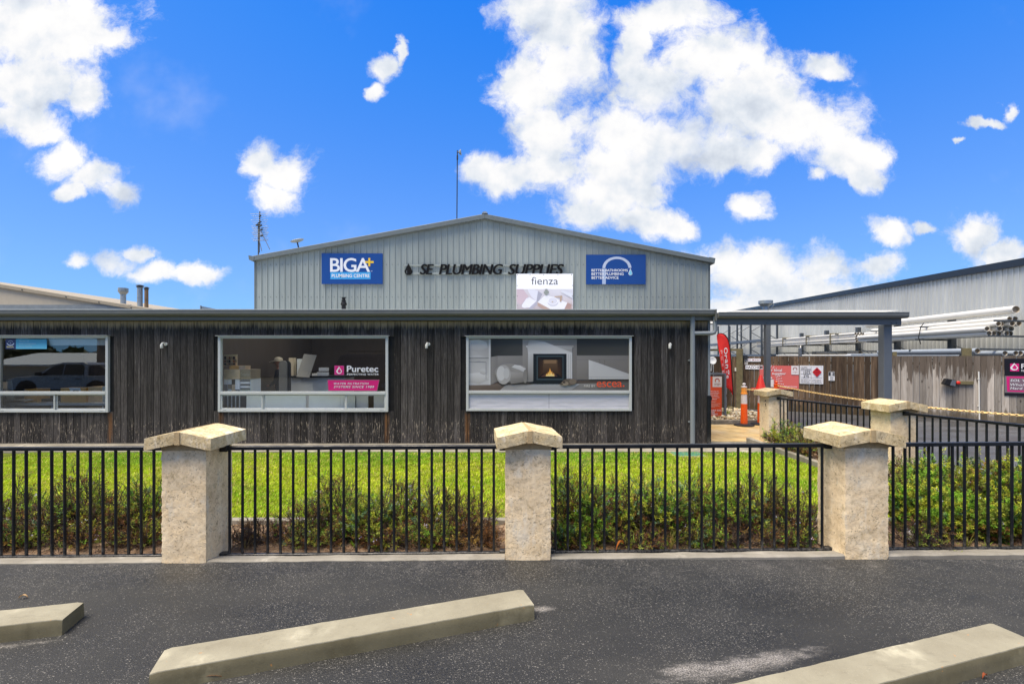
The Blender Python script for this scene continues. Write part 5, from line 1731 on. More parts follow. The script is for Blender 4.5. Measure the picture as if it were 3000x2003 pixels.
def fence_sign(name, px0, px1, py0, py1, label, draw, back=WHITE, cat='sign'):
    P = FencePrint(0.045)
    a = P.c((px0, py1)); b = P.c((px1, py0)); a2 = P.c((px1, py1)); b2 = P.c((px0, py0))
    z0, z1 = (a[1] + a2[1]) / 2, (b[1] + b2[1]) / 2
    p = FA + FD * a[0] + FN * 0.04
    e = empty(name, (p.x, p.y, z0), label, cat)
    m = MB(); m.col = back; fbox(m, a[0], b[0], 0.026, 0.045, z0, z1)
    m.build('panel', 'print', e, colors=True)
    draw(P); P.build('lettering', e)
    return e
def cg(x, y): return (2180 + x * 0.1192, 1030 + y * 0.1192)
def rg(x0, x1, y0, y1): a = cg(x0, y0); b = cg(x1, y1); return a[0], b[0], a[1], b[1]
RED = srgb(196, 34, 44)
fence_sign('warning_sign', *rg(95, 405, 168, 242), 'small white NO SMOKING sign on the fence gate', lambda P: P.ptext('NO SMOKING', *rg(106, 390, 182, 226), srgb(150, 70, 84), bold=0.01))
fence_sign('warning_sign', *rg(32, 466, 334, 430), 'white HAZCHEM sign in dark letters on the fence gate', lambda P: P.ptext('HAZCHEM', *rg(46, 450, 346, 416), srgb(74, 34, 40), bold=0.02))
def d_(P):
    P.prect(*rg(14, 78, 180, 300), srgb(96, 90, 84)); P.ptext('2', *rg(26, 66, 196, 290), WHITE, bold=0.03)
fence_sign('warning_sign', *rg(6, 92, 164, 316), 'tiny upright white plate left of the NO SMOKING sign', d_, srgb(200, 196, 188))
def d_(P):
    c = P.c
    for k, (x, y) in enumerate(((655, 380), (730, 370), (710, 405), (668, 345), (790, 412), (640, 430))): P.disc(*c(cg(x, y)), 0.014, 0.014, WHITE, 10)
    P.ptext('Your local', *rg(480, 930, 418, 480), WHITE, bold=0.03)
    P.ptext('LPG supplier', *rg(480, 1030, 505, 575), WHITE, bold=0.03)
    P.prect(*rg(1158, 1344, 344, 562), srgb(226, 222, 224))
    q = c(cg(1252, 428)); P.arc(q[0], q[1], 0.038, 0.062, -35, 215, srgb(150, 96, 96))
    P.ptext('origin', *rg(1192, 1312, 484, 522), srgb(170, 110, 120), bold=0.0)
    P.prect(*rg(470, 690, 622, 662), srgb(226, 218, 218)); P.prect(*rg(470, 728, 680, 862), srgb(226, 218, 218))
    for j, (x0, y0, dx, dy) in enumerate(((768, 582, 46, 0), (790, 625, 38, -13), (800, 670, 40, -6), (806, 718, 40, 0), (842, 772, 40, 8))):
        for k in range(4): P.disc(*c(cg(x0 + dx * k, y0 + dy * k)), 0.013, 0.013, WHITE, 10)
    P.ptext("Now that's good energy", *rg(880, 1302, 832, 876), WHITE, bold=0.02)
    P.disc(*c(cg(866, 848)), 0.012, 0.012, WHITE, 8)
fence_sign('gas_supplier_sign', *rg(380, 1344, 342, 916), 'faded red LPG supplier sign with white dots on the paling fence', d_, srgb(196, 96, 92))
def d_(P):
    BK = srgb(40, 40, 44)
    P.prect(*rg(1385, 1922, 358, 772), BK); P.prect(*rg(1391, 1916, 364, 766), srgb(228, 229, 236))
    P.prect(*rg(1645, 1651, 364, 766), BK); P.prect(*rg(1391, 1916, 632, 638), BK); P.prect(*rg(1391, 1648, 456, 462), BK); P.prect(*rg(1391, 1648, 546, 552), BK)
    P.ptext('LIQUEFIED', *rg(1406, 1556, 376, 404), BK, bold=0.01); P.ptext('PETROLEUM GAS', *rg(1406, 1652, 414, 446), BK, bold=0.01)
    P.ptext('1075', *rg(1462, 1624, 474, 542), BK, bold=0.01); P.ptext('2YE', *rg(1462, 1592, 562, 628), BK, bold=0.01)
    P.ptext('IN EMERGENCY DIAL', *rg(1408, 1590, 652, 666), BK, bold=0.0); P.ptext('000, POLICE OR', *rg(1402, 1632, 682, 710), BK, bold=0.0); P.ptext('FIRE BRIGADE', *rg(1402, 1604, 722, 748), BK, bold=0.0)
    P.ptext('ORIGIN ENERGY', *rg(1670, 1898, 682, 708), BK, bold=0.0); P.ptext('PH: 1800 808 526', *rg(1670, 1896, 722, 748), BK, bold=0.0)
    c = P.c
    P.poly([c(cg(1792, 622)), c(cg(1906, 500)), c(cg(1792, 382)), c(cg(1676, 500))], RED)
    P.ppoly([cg(1762, 466), cg(1778, 424), cg(1792, 410), cg(1806, 430), cg(1824, 470), cg(1804, 454), cg(1792, 448), cg(1780, 456)], srgb(66, 22, 28))
    P.ptext('FLAMMABLE', *rg(1716, 1868, 492, 514), srgb(90, 20, 26), bold=0.0); P.ptext('GAS', *rg(1766, 1818, 536, 554), srgb(90, 20, 26), bold=0.0); P.ptext('2', *rg(1784, 1800, 570, 592), srgb(90, 20, 26))
fence_sign('gas_warning_sign', *rg(1368, 1944, 342, 788), 'white LPG warning sign with a red diamond and the number 1075', d_)
# the small plate's writing is too small to read: dark head, pale foot with grey lines
def d2_(P):
    P.prect(*rg(2080, 2220, 495, 596), srgb(46, 52, 60))
    P.prect(*rg(2132, 2150, 505, 590), WHITE)
    for y in (510, 540, 576): P.prect(*rg(2152, 2194, y, y + 14), WHITE)
    for y in (612, 645, 678): P.prect(*rg(2106, 2200, y, y + 12), srgb(120, 124, 132))
fence_sign('notice_plate', *rg(2076, 2224, 490, 710), 'small black and white notice plate right of the gas warning sign', d2_, srgb(222, 223, 224))
def cr(x, y): return (2600 + x * 0.17029, 1000 + y * 0.17029)
def rr_(x0, x1, y0, y1): a = cr(x0, y0); b = cr(x1, y1); return a[0], b[0], a[1], b[1]
def d_(P):
    P.prect(*rr_(2016, 2780, 598, 890), srgb(120, 116, 120))
    P.ppoly([cr(2045, 600), cr(2780, 600), cr(2780, 880), cr(2060, 862)], PINK)
    P.ppoly([cr(2100, 630), cr(2780, 630), cr(2780, 850), cr(2100, 838)], srgb(128, 106, 118))
    P.prect(*rr_(2110, 2264, 380, 512), PINK)
    q = P.c(cr(2180, 496)); P.drop(q[0], q[1], 0.15, 0.20, WHITE); P.drop(q[0] + 0.008, q[1] + 0.03, 0.09, 0.13, PINK)
    P.ptext('Puretec', *rr_(2302, 2790, 384, 470), WHITE, bold=0.03)
    P.ptext('PERFECTING WATER', *rr_(2302, 2790, 490, 520), WHITE, bold=0.02)
    P.ptext('SOL WATER', *rr_(2112, 2650, 652, 694), WHITE, bold=0.04, shear=0.2, spacing=1.15)
    P.ptext('Whole House', *rr_(2112, 2720, 724, 770), WHITE, bold=0.01, shear=0.2, spacing=1.1)
    P.ptext('Hard Water', *rr_(2112, 2640, 786, 832), WHITE, bold=0.01, shear=0.2, spacing=1.1)
fence_sign('banner', *rr_(2012, 2800, 296, 940), 'black and pink banner tied to the fence at the right edge', d_, srgb(20, 19, 26), 'banner')

# lamp on a timber arm, conduit
s0, p0 = fpt(2842)
zz = Z(1121, p0.y)
e = empty('flood_light', (p0.x, p0.y, zz), 'dark box light with red reflector on a timber arm on the fence', 'light')
m = MB(); fbox(m, s0 - 0.30, s0 + 0.06, 0.02, 0.08, zz - 0.045, zz + 0.045); m.build('arm', 'post_timber', e, bevel=0.005)
pr_ = FA + FD * (s0 - 0.26) + FN * 0.09; pr_.z = zz
m = MB(); M = Matrix.Translation(pr_) @ Matrix.Rotation(FANG, 4, 'Z') @ Matrix.Rotation(R(90), 4, 'X')
m.lathe([(0.045, -0.01), (0.045, 0.008), (0.03, 0.018)], (0, 0, 0), 16, M); m.build('reflector', 'red_plastic', e, smooth=True)
pb_ = FA + FD * (s0 - 0.46) + FN * 0.12
M = Matrix.Translation((pb_.x, pb_.y, zz + 0.0)) @ Matrix.Rotation(FANG + R(18), 4, 'Z') @ Matrix.Rotation(R(9), 4, 'Y')
m = MB(); m.prism([(-0.15, -0.07), (0.15, -0.10), (0.13, 0.09), (-0.10, 0.10)], 'y', -0.06, 0.08); m.v = [tuple(M @ Vector(p)) for p in m.v]; m.build('housing', 'black_plastic', e, bevel=0.012)
m = MB(); m.prism([(0.0, -0.07), (0.13, -0.085), (0.115, 0.075), (0.03, 0.085)], 'y', -0.066, -0.055); m.v = [tuple(M @ Vector(p)) for p in m.v]; m.build('lens', 'galvanised', e)
s1, p1 = fpt(2866); p1b = p1 + FN * 0.04; s2, p2 = fpt(2868)
m = MB(); m.tube((p1b.x, p1b.y, Z(1088, p1.y)), (p2.x + FN.x * 0.05, p2.y + FN.y * 0.05, -0.08), 0.017, 8)
for z_ in (Z(1111, p1.y), Z(1190, p1.y)): m.tube((p1b.x, p1b.y, z_), (p1b.x, p1b.y, z_ + 0.03), 0.026, 8)
tag(m.build('conduit', 'pvc_white', None, smooth=True), 'thin white conduit running down the grey paling fence', 'conduit')

# ================================================================== PIPE RACK BEHIND THE FENCE
rack = empty('pipe_rack', shp(8, 1.0, -0.08), 'galvanised cantilever rack along the zinc shed holding plastic pipes', 'rack')
UPS = [-0.35, 2.7, 5.6, 8.4, 11.3, 14.2]
for t in UPS:
    m = MB(); a = 0.09
    vs = [shp(t + i * a, 0.18 + j * 0.16, z) for z in (-0.08, 3.05) for j in (0, 1) for i in (-1, 1)]
    m.add(vs, [(0, 2, 3, 1), (4, 5, 7, 6), (0, 1, 5, 4), (2, 6, 7, 3), (0, 4, 6, 2), (1, 3, 7, 5)])
    up = m.build('upright', 'rack_dark', rack)
    for z, L in ((2.28, 1.4), (2.72, 1.25), (1.90, 1.6)):
        m = MB()
        vs = [shp(t + i * 0.03, d, zz) for d, zz0 in ((0.2, z), (L, z + 0.03)) for zz in (zz0 - 0.05, zz0) for i in (-1, 1)]
        m.add(vs, [(0, 1, 3, 2), (4, 6, 7, 5), (0, 4, 5, 1), (2, 3, 7, 6), (0, 2, 6, 4), (1, 5, 7, 3)])
        m.build('arm', 'rack_dark', rack)
    m = MB(); m.tube(shp(t, 0.3, 1.2), shp(t + 0.1, 1.2, 1.85), 0.02, 6); m.build('brace', 'rack_dark', rack)
for k in range(len(UPS) - 1):
    m = MB(); m.tube(shp(UPS[k], 0.25, 1.2), shp(UPS[k + 1], 0.25, 2.1), 0.016, 6); m.build('brace', 'rack_dark', rack)
# rear part: beam rack with cross bracing (seen under the carport)
BR = [17.5, 19.6, 22.5, 24.6, 27.6]
rack2 = empty('beam_rack', shp(22, 1.0, -0.08), 'galvanised beam rack with diagonal bracing seen under the carport roof', 'rack')
for t in BR:
    for d in (0.35, 1.3):
        m = MB(); m.box(-0.05, 0.05, -0.05, 0.05, -0.08, 4.3, Matrix.Translation(shp(t, d, 0))); m.build('upright', 'rack_dark', rack2)
    for z0 in (0.4, 1.6, 2.8):
        m = MB(); m.tube(shp(t, 0.35, z0), shp(t, 1.3, z0 + 0.6), 0.025, 6); m.tube(shp(t, 1.3, z0 + 0.6), shp(t, 0.35, z0 + 1.2), 0.025, 6); m.build('brace', 'rack_dark', rack2)
for z in (1.75, 2.75):
    for d in (0.35, 1.3):
        m = MB()
        vs = [shp(t, d + j * 0.05, z + i * 0.075) for t in (BR[0], BR[-1] + 6) for j in (-1, 1) for i in (-1, 1)]
        m.add(vs, [(0, 1, 3, 2), (4, 6, 7, 5), (0, 4, 5, 1), (2, 3, 7, 6), (0, 2, 6, 4), (1, 5, 7, 3)]); m.build('beam', 'galvanised', rack2)
def pipe(t0, t1, d, z, r, mat, label, group, dz=0.0, dd=0.0, n=14):
    a, b = Vector(shp(t0, d, z)), Vector(shp(t1, d + dd, z + dz))
    e = (b - a).normalized()
    m = MB()
    ri = r * 0.84
    A = e.orthogonal().normalized(); B = e.cross(A)
    vs, fs = [], []
    rings = [(a, r), (b, r), (b, ri), (a + e * 0.25, ri), (a, ri)]
    seq = [(a, ri), (a, r), (b, r)]
    for p, q in seq:
        for k in range(n):
            an = 2 * math.pi * k / n
            vs.append(p + (A * math.cos(an) + B * math.sin(an)) * q)
    for i in range(2):
        for k in range(n):
            j = (k + 1) % n; fs.append((i * n + k, i * n + j, i * n + n + j, i * n + n + k))
    m.add(vs, fs)
    m.mi = 1
    vs, fs = [], []
    for p, q in ((a, ri), (a + e * 0.09, ri)):
        for k in range(n):
            an = 2 * math.pi * k / n
            vs.append(p + (A * math.cos(an) + B * math.sin(an)) * q)
    for k in range(n):
        j = (k + 1) % n; fs.append((k, j, n + j, n + k))
    fs.append(tuple(n + k for k in range(n)))
    m.add(vs, fs)
    o = m.build('pipe', [mat, 'pipe_inside'], None, smooth=True)
    return tag(o, label, 'pipe', group)
# single large pipe on the top arms
pipe(-0.25, 7.0, 0.62, 3.05, 0.115, 'pvc_white', 'single large white pipe lying on the top arms of the rack', None)
# near bundle of white pipes
r = 0.078
grp = 'large white pipes in the near bundle'
ROWN = ('bottom', 'second', 'third', 'top'); ORD = ('first', 'second', 'third', 'fourth', 'fifth', 'sixth', 'seventh', 'eighth', 'ninth')
for row, cols in ((0, 5), (1, 5), (2, 4), (3, 2)):
    for c in range(cols):
        t0 = 0.02 + random.uniform(-0.10, 0.10) + (-0.12 if row > 1 else 0)
        pipe(t0, t0 + 6.6, 0.5 + (c + 0.5 * (row % 2)) * 0.158, 2.37 + row * 0.137, r, 'pvc_white', 'large white pipe in the near bundle, %s row, %s from the left' % (ROWN[row], ORD[cols - 1 - c]), grp)
# far bundle of thinner white pipes, strapped
r = 0.056; grp = 'thinner white pipes in the far strapped bundle'
for row in range(4):
    for c in range(6):
        t0 = 7.3 + random.uniform(-0.05, 0.05) - (0.25 if c > 2 else 0)
        pipe(t0, t0 + 12.0, 0.48 + c * 0.114 + (0.02 if row % 2 else 0), 2.36 + row * 0.112, r, 'pvc_white', 'thin white pipe in the far bundle, %s row, %s from the left' % (ROWN[row], ORD[5 - c]), grp, n=10)
for k, t in enumerate((9.1, 11.6, 14.6)):
    m = MB()
    m.path([shp(t, 0.40, 2.28), shp(t, 1.14, 2.28), shp(t, 1.14, 2.78), shp(t, 0.40, 2.78), shp(t, 0.40, 2.28)], 0.035, 6)
    tag(m.build('bundle_frame', 'post_timber'), ('timber bundle frame nearest the open pipe ends', 'middle timber bundle frame on the far pipes', 'timber bundle frame nearest the carport post')[k], 'frame', 'frames round the far pipe bundle')
m = MB(); m.path([shp(2.6, 1.30, 2.12), shp(2.6, 1.37, 2.35), shp(2.6, 1.30, 2.72), shp(2.6, 1.2, 2.86)], 0.014, 6)
tag(m.build('strap', 'black_plastic'), 'dark strap round the near bundle of white pipes', 'strap')
# grey pipes low behind the fence
pipe(-0.1, 4.6, 1.5, 1.85, 0.085, 'pvc_grey', 'fat grey pipe lying on top of the low grey pipes', None)
grp = 'low grey pipes behind the fence'
for k in range(4):
    pipe(-0.7 + 0.1 * (k % 2), 4.5, 0.6 + k * 0.19, 1.78, 0.075, 'pvc_grey', 'grey pipe lying low behind the fence top, %s from the left' % ORD[3 - k], grp)
for k in range(9):
    pipe(0.45 + 0.05 * (k % 3), 6.9, 1.28 + (k % 5) * 0.065, 1.715 + 0.06 * (k // 5), 0.03, 'pvc_grey', 'slim grey conduit just above the fence top, %s row, %s from the left' % (ROWN[k // 5], ORD[4 - k % 5] if k < 5 else ORD[3 - k % 5]), 'slim grey conduit pipes', n=8)
for k in range(4):
    pipe(5.6 + k * 0.3, 14.5, 1.25 + k * 0.09, 1.70 + 0.04 * (k % 2), 0.035, 'pvc_white', 'slim white pipe just above the brown fence, %s from the left' % ORD[3 - k], 'slim white pipes above the brown fence', n=8)
pipe(7.4, 11.8, 0.7, 1.86, 0.09, 'pvc_old', 'old cream pipe lying behind the brown palings', None)
m = MB(); m.path([shp(-1.1, 0.45, 1.4), shp(-1.05, 0.42, 1.95), shp(-0.75, 0.4, 2.36)], 0.07, 12); m.tube(shp(-1.1, 0.45, 1.9), shp(-1.08, 0.45, 2.0), 0.085, 12)
tag(m.build('bent_pipe', 'pvc_white', None, smooth=True), 'short bent white pipe leaning below the near pipe ends', 'pipe')
m = MB(); m.tube(shp(11.9, 1.3, 1.68), shp(12.1, 1.2, 2.28), 0.03, 8)
tag(m.build('prop', 'pvc_white'), 'thin white upright prop under the far pipe bundle', 'prop')

# ================================================================== BOLLARDS, CONES, CHAIN
def bollard(x, y, label, faded, z0=-0.068):
    e = empty('bollard', (x, y, z0), label, 'bollard', 'orange delineator bollards')
    r0, r1 = 0.086, 0.066
    def seg(za, zb, mat, name):
        ra, rb = r0 + (r1 - r0) * za, r0 + (r1 - r0) * zb
        m = MB(); m.lathe([(ra, za), (rb, zb)], (0, 0, 0), 18); return m.build(name, mat, e, smooth=True, local=True)
    seg(0.05, 0.56, 'orange_plastic', 'body'); seg(0.56, 0.80, 'white_tape', 'reflective_band')
    m = MB(); m.lathe([(r1 + 0.004, 0.80), (r1 + 0.014, 0.805), (r1 + 0.014, 0.835), (r1 + 0.004, 0.84), (r1, 0.84), (r1 - 0.004, 0.97)], (0, 0, 0), 18)
    m.build('neck', 'faded_orange' if faded else 'orange_plastic', e, smooth=True, local=True)
    m = MB(); m.lathe([(r1 - 0.004, 0.97), (r1 + 0.006, 0.975), (r1 + 0.006, 1.0), (0.02, 1.01), (0.018, 1.035), (0.038, 1.045), (0.042, 1.065), (0.03, 1.082), (0.008, 1.088)], (0, 0, 0), 18)
    m.build('top', 'white_tape' if faded else 'orange_plastic', e, smooth=True, local=True)
    m = MB(); m.lathe([(0.235, 0.0), (0.245, 0.02), (0.235, 0.035), (0.12, 0.055), (0.07, 0.06)], (0, 0, 0), 8); m.build('base', 'rubber', e, local=True, rot=(0, 0, R(22)))
    return e
b1 = (5.90, 12.15); b2 = (6.43, 12.35); b3 = (7.22, 13.05)
bollard(*b1, 'sun-faded orange bollard with a white band on the paving', True)
bollard(*b2, 'orange bollard half hidden by a stone post, red cones on its top', False)
bollard(*b3, 'orange bollard whose top shows above the stone post cap', False)
def cone(x, y, z, label, h=0.42):
    e = empty('traffic_cone', (x, y, z), label, 'traffic cone', 'red traffic cones')
    m = MB(); m.lathe([(0.125, 0.02), (0.115, 0.04), (0.035, h - 0.01), (0.028, h)], (0, 0, 0), 20); m.build('cone', 'red_plastic', e, smooth=True, local=True)
    m = MB(); m.cbox(-0.165, 0.165, -0.165, 0.165, 0, 0.022, 0.006); m.build('base', 'red_plastic', e, local=True, rot=(0, 0, 0.2))
    return e
cone(b2[0], b2[1], 0.85, 'red traffic cone topping the pair set over a bollard', 0.36)
cone(b2[0], b2[1], 0.80, 'lower red traffic cone, only its square base showing under the other', 0.30)
def chain(pts, label):
    e = empty('plastic_chain', pts[0], label, 'chain', 'yellow plastic chains')
    n = 10
    # sampled sagging line
    P = []
    for a, b in zip(pts, pts[1:]):
        a, b = Vector(a), Vector(b); L = (b - a).length; sag = 0.0022 * L * L
        cnt = max(4, int(L / 0.049))
        for k in range(cnt):
            u_ = k / cnt
            p = a.lerp(b, u_); p.z -= sag * 4 * u_ * (1 - u_) - 0.0
            P.append(p)
    P.append(Vector(pts[-1]))
    me = None
    for i in range(len(P) - 1):
        d = P[i + 1] - P[i]
        if me is None:
            m = MB()
            loop = [(0.033 * math.cos(t) , 0.0145 * math.sin(t), 0) for t in [2 * math.pi * q / 10 for q in range(11)]]
            m.path(loop, 0.0075, 5, False)
            o = m.build('link', 'chain_yellow', e, smooth=True); me = o.data
        else:
            o = bpy.data.objects.new('link', me); COL.objects.link(o); rel(o, e)
        o.location = (P[i] + P[i + 1]) / 2
        q = d.to_track_quat('X', 'Z'); o.rotation_mode = 'XYZ'
        o.rotation_euler = (q @ Matrix.Rotation(R(90 * (i % 2) + 20), 4, 'X').to_quaternion()).to_euler()
chain([(5.90, 12.10, 0.86), (6.40, 12.30, 0.83)], 'short yellow plastic chain between two bollards')
chain([(7.22, 13.05, 0.90), (7.5, 6.2, 0.87)], 'long yellow plastic chain strung along the driveway behind the stone posts')

# ================================================================== GAS CAGE, FLAG
e = empty('gas_bottle_cage', (5.2, 13.4, -0.06), 'wire gas bottle cage at the shop corner', 'cage')
cx0, cx1, cy0, cy1, cz0, cz1 = 4.45, 5.93, 13.3, 13.95, 0.02, Z(1094, 13.3)
m = MB()
for xx in (cx0, cx1):
    for yy in (cy0, cy1): m.box(xx - 0.025, xx + 0.025, yy - 0.025, yy + 0.025, -0.06, cz1)
for zz in (cz0, cz1 - 0.03):
    for yy in (cy0, cy1): m.box(cx0, cx1, yy - 0.02, yy + 0.02, zz, zz + 0.04)
    for xx in (cx0, cx1): m.box(xx - 0.02, xx + 0.02, cy0, cy1, zz, zz + 0.04)
m.build('frame', 'galvanised', e)
m = MB()
k = cx0
while k < cx1: m.tube((k, cy0, cz0), (k, cy0, cz1), 0.004, 4); k += 0.06
k = cy0
while k < cy1: m.tube((cx1, k, cz0), (cx1, k, cz1), 0.004, 4); k += 0.06
k = cz0
while k < cz1: m.tube((cx0, cy0, k), (cx1, cy0, k), 0.004, 4); m.tube((cx1, cy0, k), (cx1, cy1, k), 0.004, 4); k += 0.06
m.build('mesh_panel', 'rack_dark', e)
PY = 13.24
e = empty('gas_swap_sign', (5.5, PY, 0.0), 'orange-red origin gas swap poster board hung on the cage', 'sign')
m = MB(); m.col = srgb(206, 78, 42); m.box(X(2056, PY), X(2114.5, PY), PY, PY + 0.012, Z(1220, PY), Z(1102.5, PY)); m.build('panel', 'print', e, colors=True)
P = PxPrint(PY - 0.002, 0, 0.001)
def cq(x, y): return (2070 + x * 0.19134, 950 + y * 0.19134)
def rq(x0, x1, y0, y1): a = cq(x0, y0); b = cq(x1, y1); return a[0], b[0], a[1], b[1]
P.prect(*rq(92, 234, 798, 958), srgb(226, 220, 214))
q = P.c(cq(163, 862)); P.arc(q[0], q[1], 0.042, 0.068, -40, 220, srgb(196, 104, 60))
P.arc(q[0], q[1], 0.042, 0.068, 40, 140, srgb(160, 48, 44))
P.ptext('origin', *rq(120, 210, 896, 938), srgb(150, 66, 70), bold=0.0)
for s_, xe, y in (('We swap any', 186, 1016), ('brand and any', 194, 1040), ('size cylinder', 178, 1063), ('(3.7-9.0kg)', 178, 1087), ("that's in good", 192, 1110), ('condition', 154, 1134)):
    P.ptext(s_, *rq(56, xe, y, y + 17), WHITE, bold=0.03)
for k, y in enumerate((1176, 1190, 1210, 1228, 1244, 1260)): P.prect(*rq(68, (146, 132, 208, 172, 196, 126)[k], y, y + 5), srgb(232, 190, 176))
for s_, xa, xe, y in (('FLAMMABLE GAS', -40, 216, 1302), ('NO FLAME', -15, 120, 1333), ('NO SMOKING', -40, 168, 1360)):
    P.ptext(s_, *rq(xa, xe, y, y + 24), WHITE, bold=0.03)
P.build('lettering', e)
m = MB(); M = Matrix.Translation((X(2087, 15.9), 15.9, Z(1056, 15.9))) @ Matrix.Rotation(R(80), 4, 'X')
m.lathe([(0.005, -0.03), (0.09, -0.015), (0.13, 0.02), (0.12, 0.03), (0.005, 0.0)], (0, 0, 0), 18, M)
m.tube((X(2087, 15.9), 15.93, Z(1056, 15.9)), (X(2087, 15.9), 16.0, 1.2), 0.02, 8)
tag(m.build('wall_dish', 'dish_white', None, smooth=True), 'small round white dish peeping past the shop corner', 'dish')
m = MB(); m.cbox(X(2070.5, 9.70), X(2081.5, 9.70), 9.66, 9.70, -0.08, Z(1158, 9.7), 0.004); m.box(X(2080, 9.7), X(2084, 9.7), 9.67, 9.69, Z(1172, 9.7), Z(1162, 9.7))
tag(m.build('gate_latch_post', 'black_steel'), 'short black steel gate post fixed to the right corner of the shop', 'gate post')
# feather flag
GY = 14.0
e = empty('feather_flag', (X(2147, GY), GY, -0.06), 'tall red feather flag on a black pole beside the gas cage', 'flag')
edge_pts = [(2100.5, 981), (2104, 977.5), (2110, 976.5), (2118, 978), (2124, 982), (2130, 990), (2134, 1000), (2137, 1014), (2139.5, 1035), (2142, 1070), (2144.5, 1110), (2146.5, 1140), (2147.5, 1156)]
left_pts = [(2100, 982), (2101, 990), (2103, 1002), (2106, 1020), (2108, 1035), (2110, 1055), (2112.5, 1075), (2115, 1090), (2119, 1105), (2124, 1120), (2128.5, 1134), (2137, 1140), (2147, 1156)]
m = MB(); vs, fs = [], []
NW = 6
for i, (a, b) in enumerate(zip(left_pts, edge_pts)):
    for k in range(NW + 1):
        u_ = k / NW
        px, py = a[0] + (b[0] - a[0]) * u_, a[1] + (b[1] - a[1]) * u_
        yw = GY + 0.03 * math.sin(u_ * 4 + i * 0.7) * (1 - u_)
        vs.append((X(px, GY), yw, Z(py, GY)))
for i in range(len(edge_pts) - 1):
    for k in range(NW):
        q = i * (NW + 1) + k; fs.append((q, q + 1, q + NW + 2, q + NW + 1))
m.add(vs, fs); fl = m.build('sail', 'flag_red', e, smooth=True)
sol = fl.modifiers.new('cloth', 'SOLIDIFY'); sol.thickness = 0.003
m = MB(); m.path([(X(p[0] + 0.8, GY), GY, Z(p[1] - 0.5, GY)) for p in edge_pts] + [(X(2148, GY), GY, Z(1180, GY)), (X(2147.5, GY), GY, -0.06)], [0.010] * 4 + [0.014] * 6 + [0.016] * 3 + [0.012, 0.02], 8); m.build('pole', 'black_plastic', e, smooth=True)
P = PxPrint(GY - 0.042, 0, 0.001)
tilt = lambda py: (py - 1018) * 0.095
for k, ch in enumerate('Orange'):
    ya, yb = [(1018, 1037), (1040, 1050), (1052, 1064), (1067, 1079), (1082, 1097), (1099, 1108)][k]
    xo = tilt((ya + yb) / 2)
    w_ = (10.5, 7, 7.5, 7.5, 9.5, 6)[k]
    P.ptext(ch, 2120 + xo, 2120 + xo + w_, ya, yb, WHITE, bold=0.03, turn=True)
for k, ch in enumerate('POWER'):
    ya = (1026, 1044, 1064, 1085, 1100)[k]; xo = tilt(ya) * 1.05
    P.ptext(ch, 2109.5 + xo, 2114.5 + xo, ya, ya + 10, srgb(236, 200, 200), bold=0.0, turn=True)
P.ppoly([(2114.5, 1024), (2115.3, 1024), (2124.3, 1092), (2123.5, 1092)], srgb(232, 170, 170))
P.build('lettering', e)

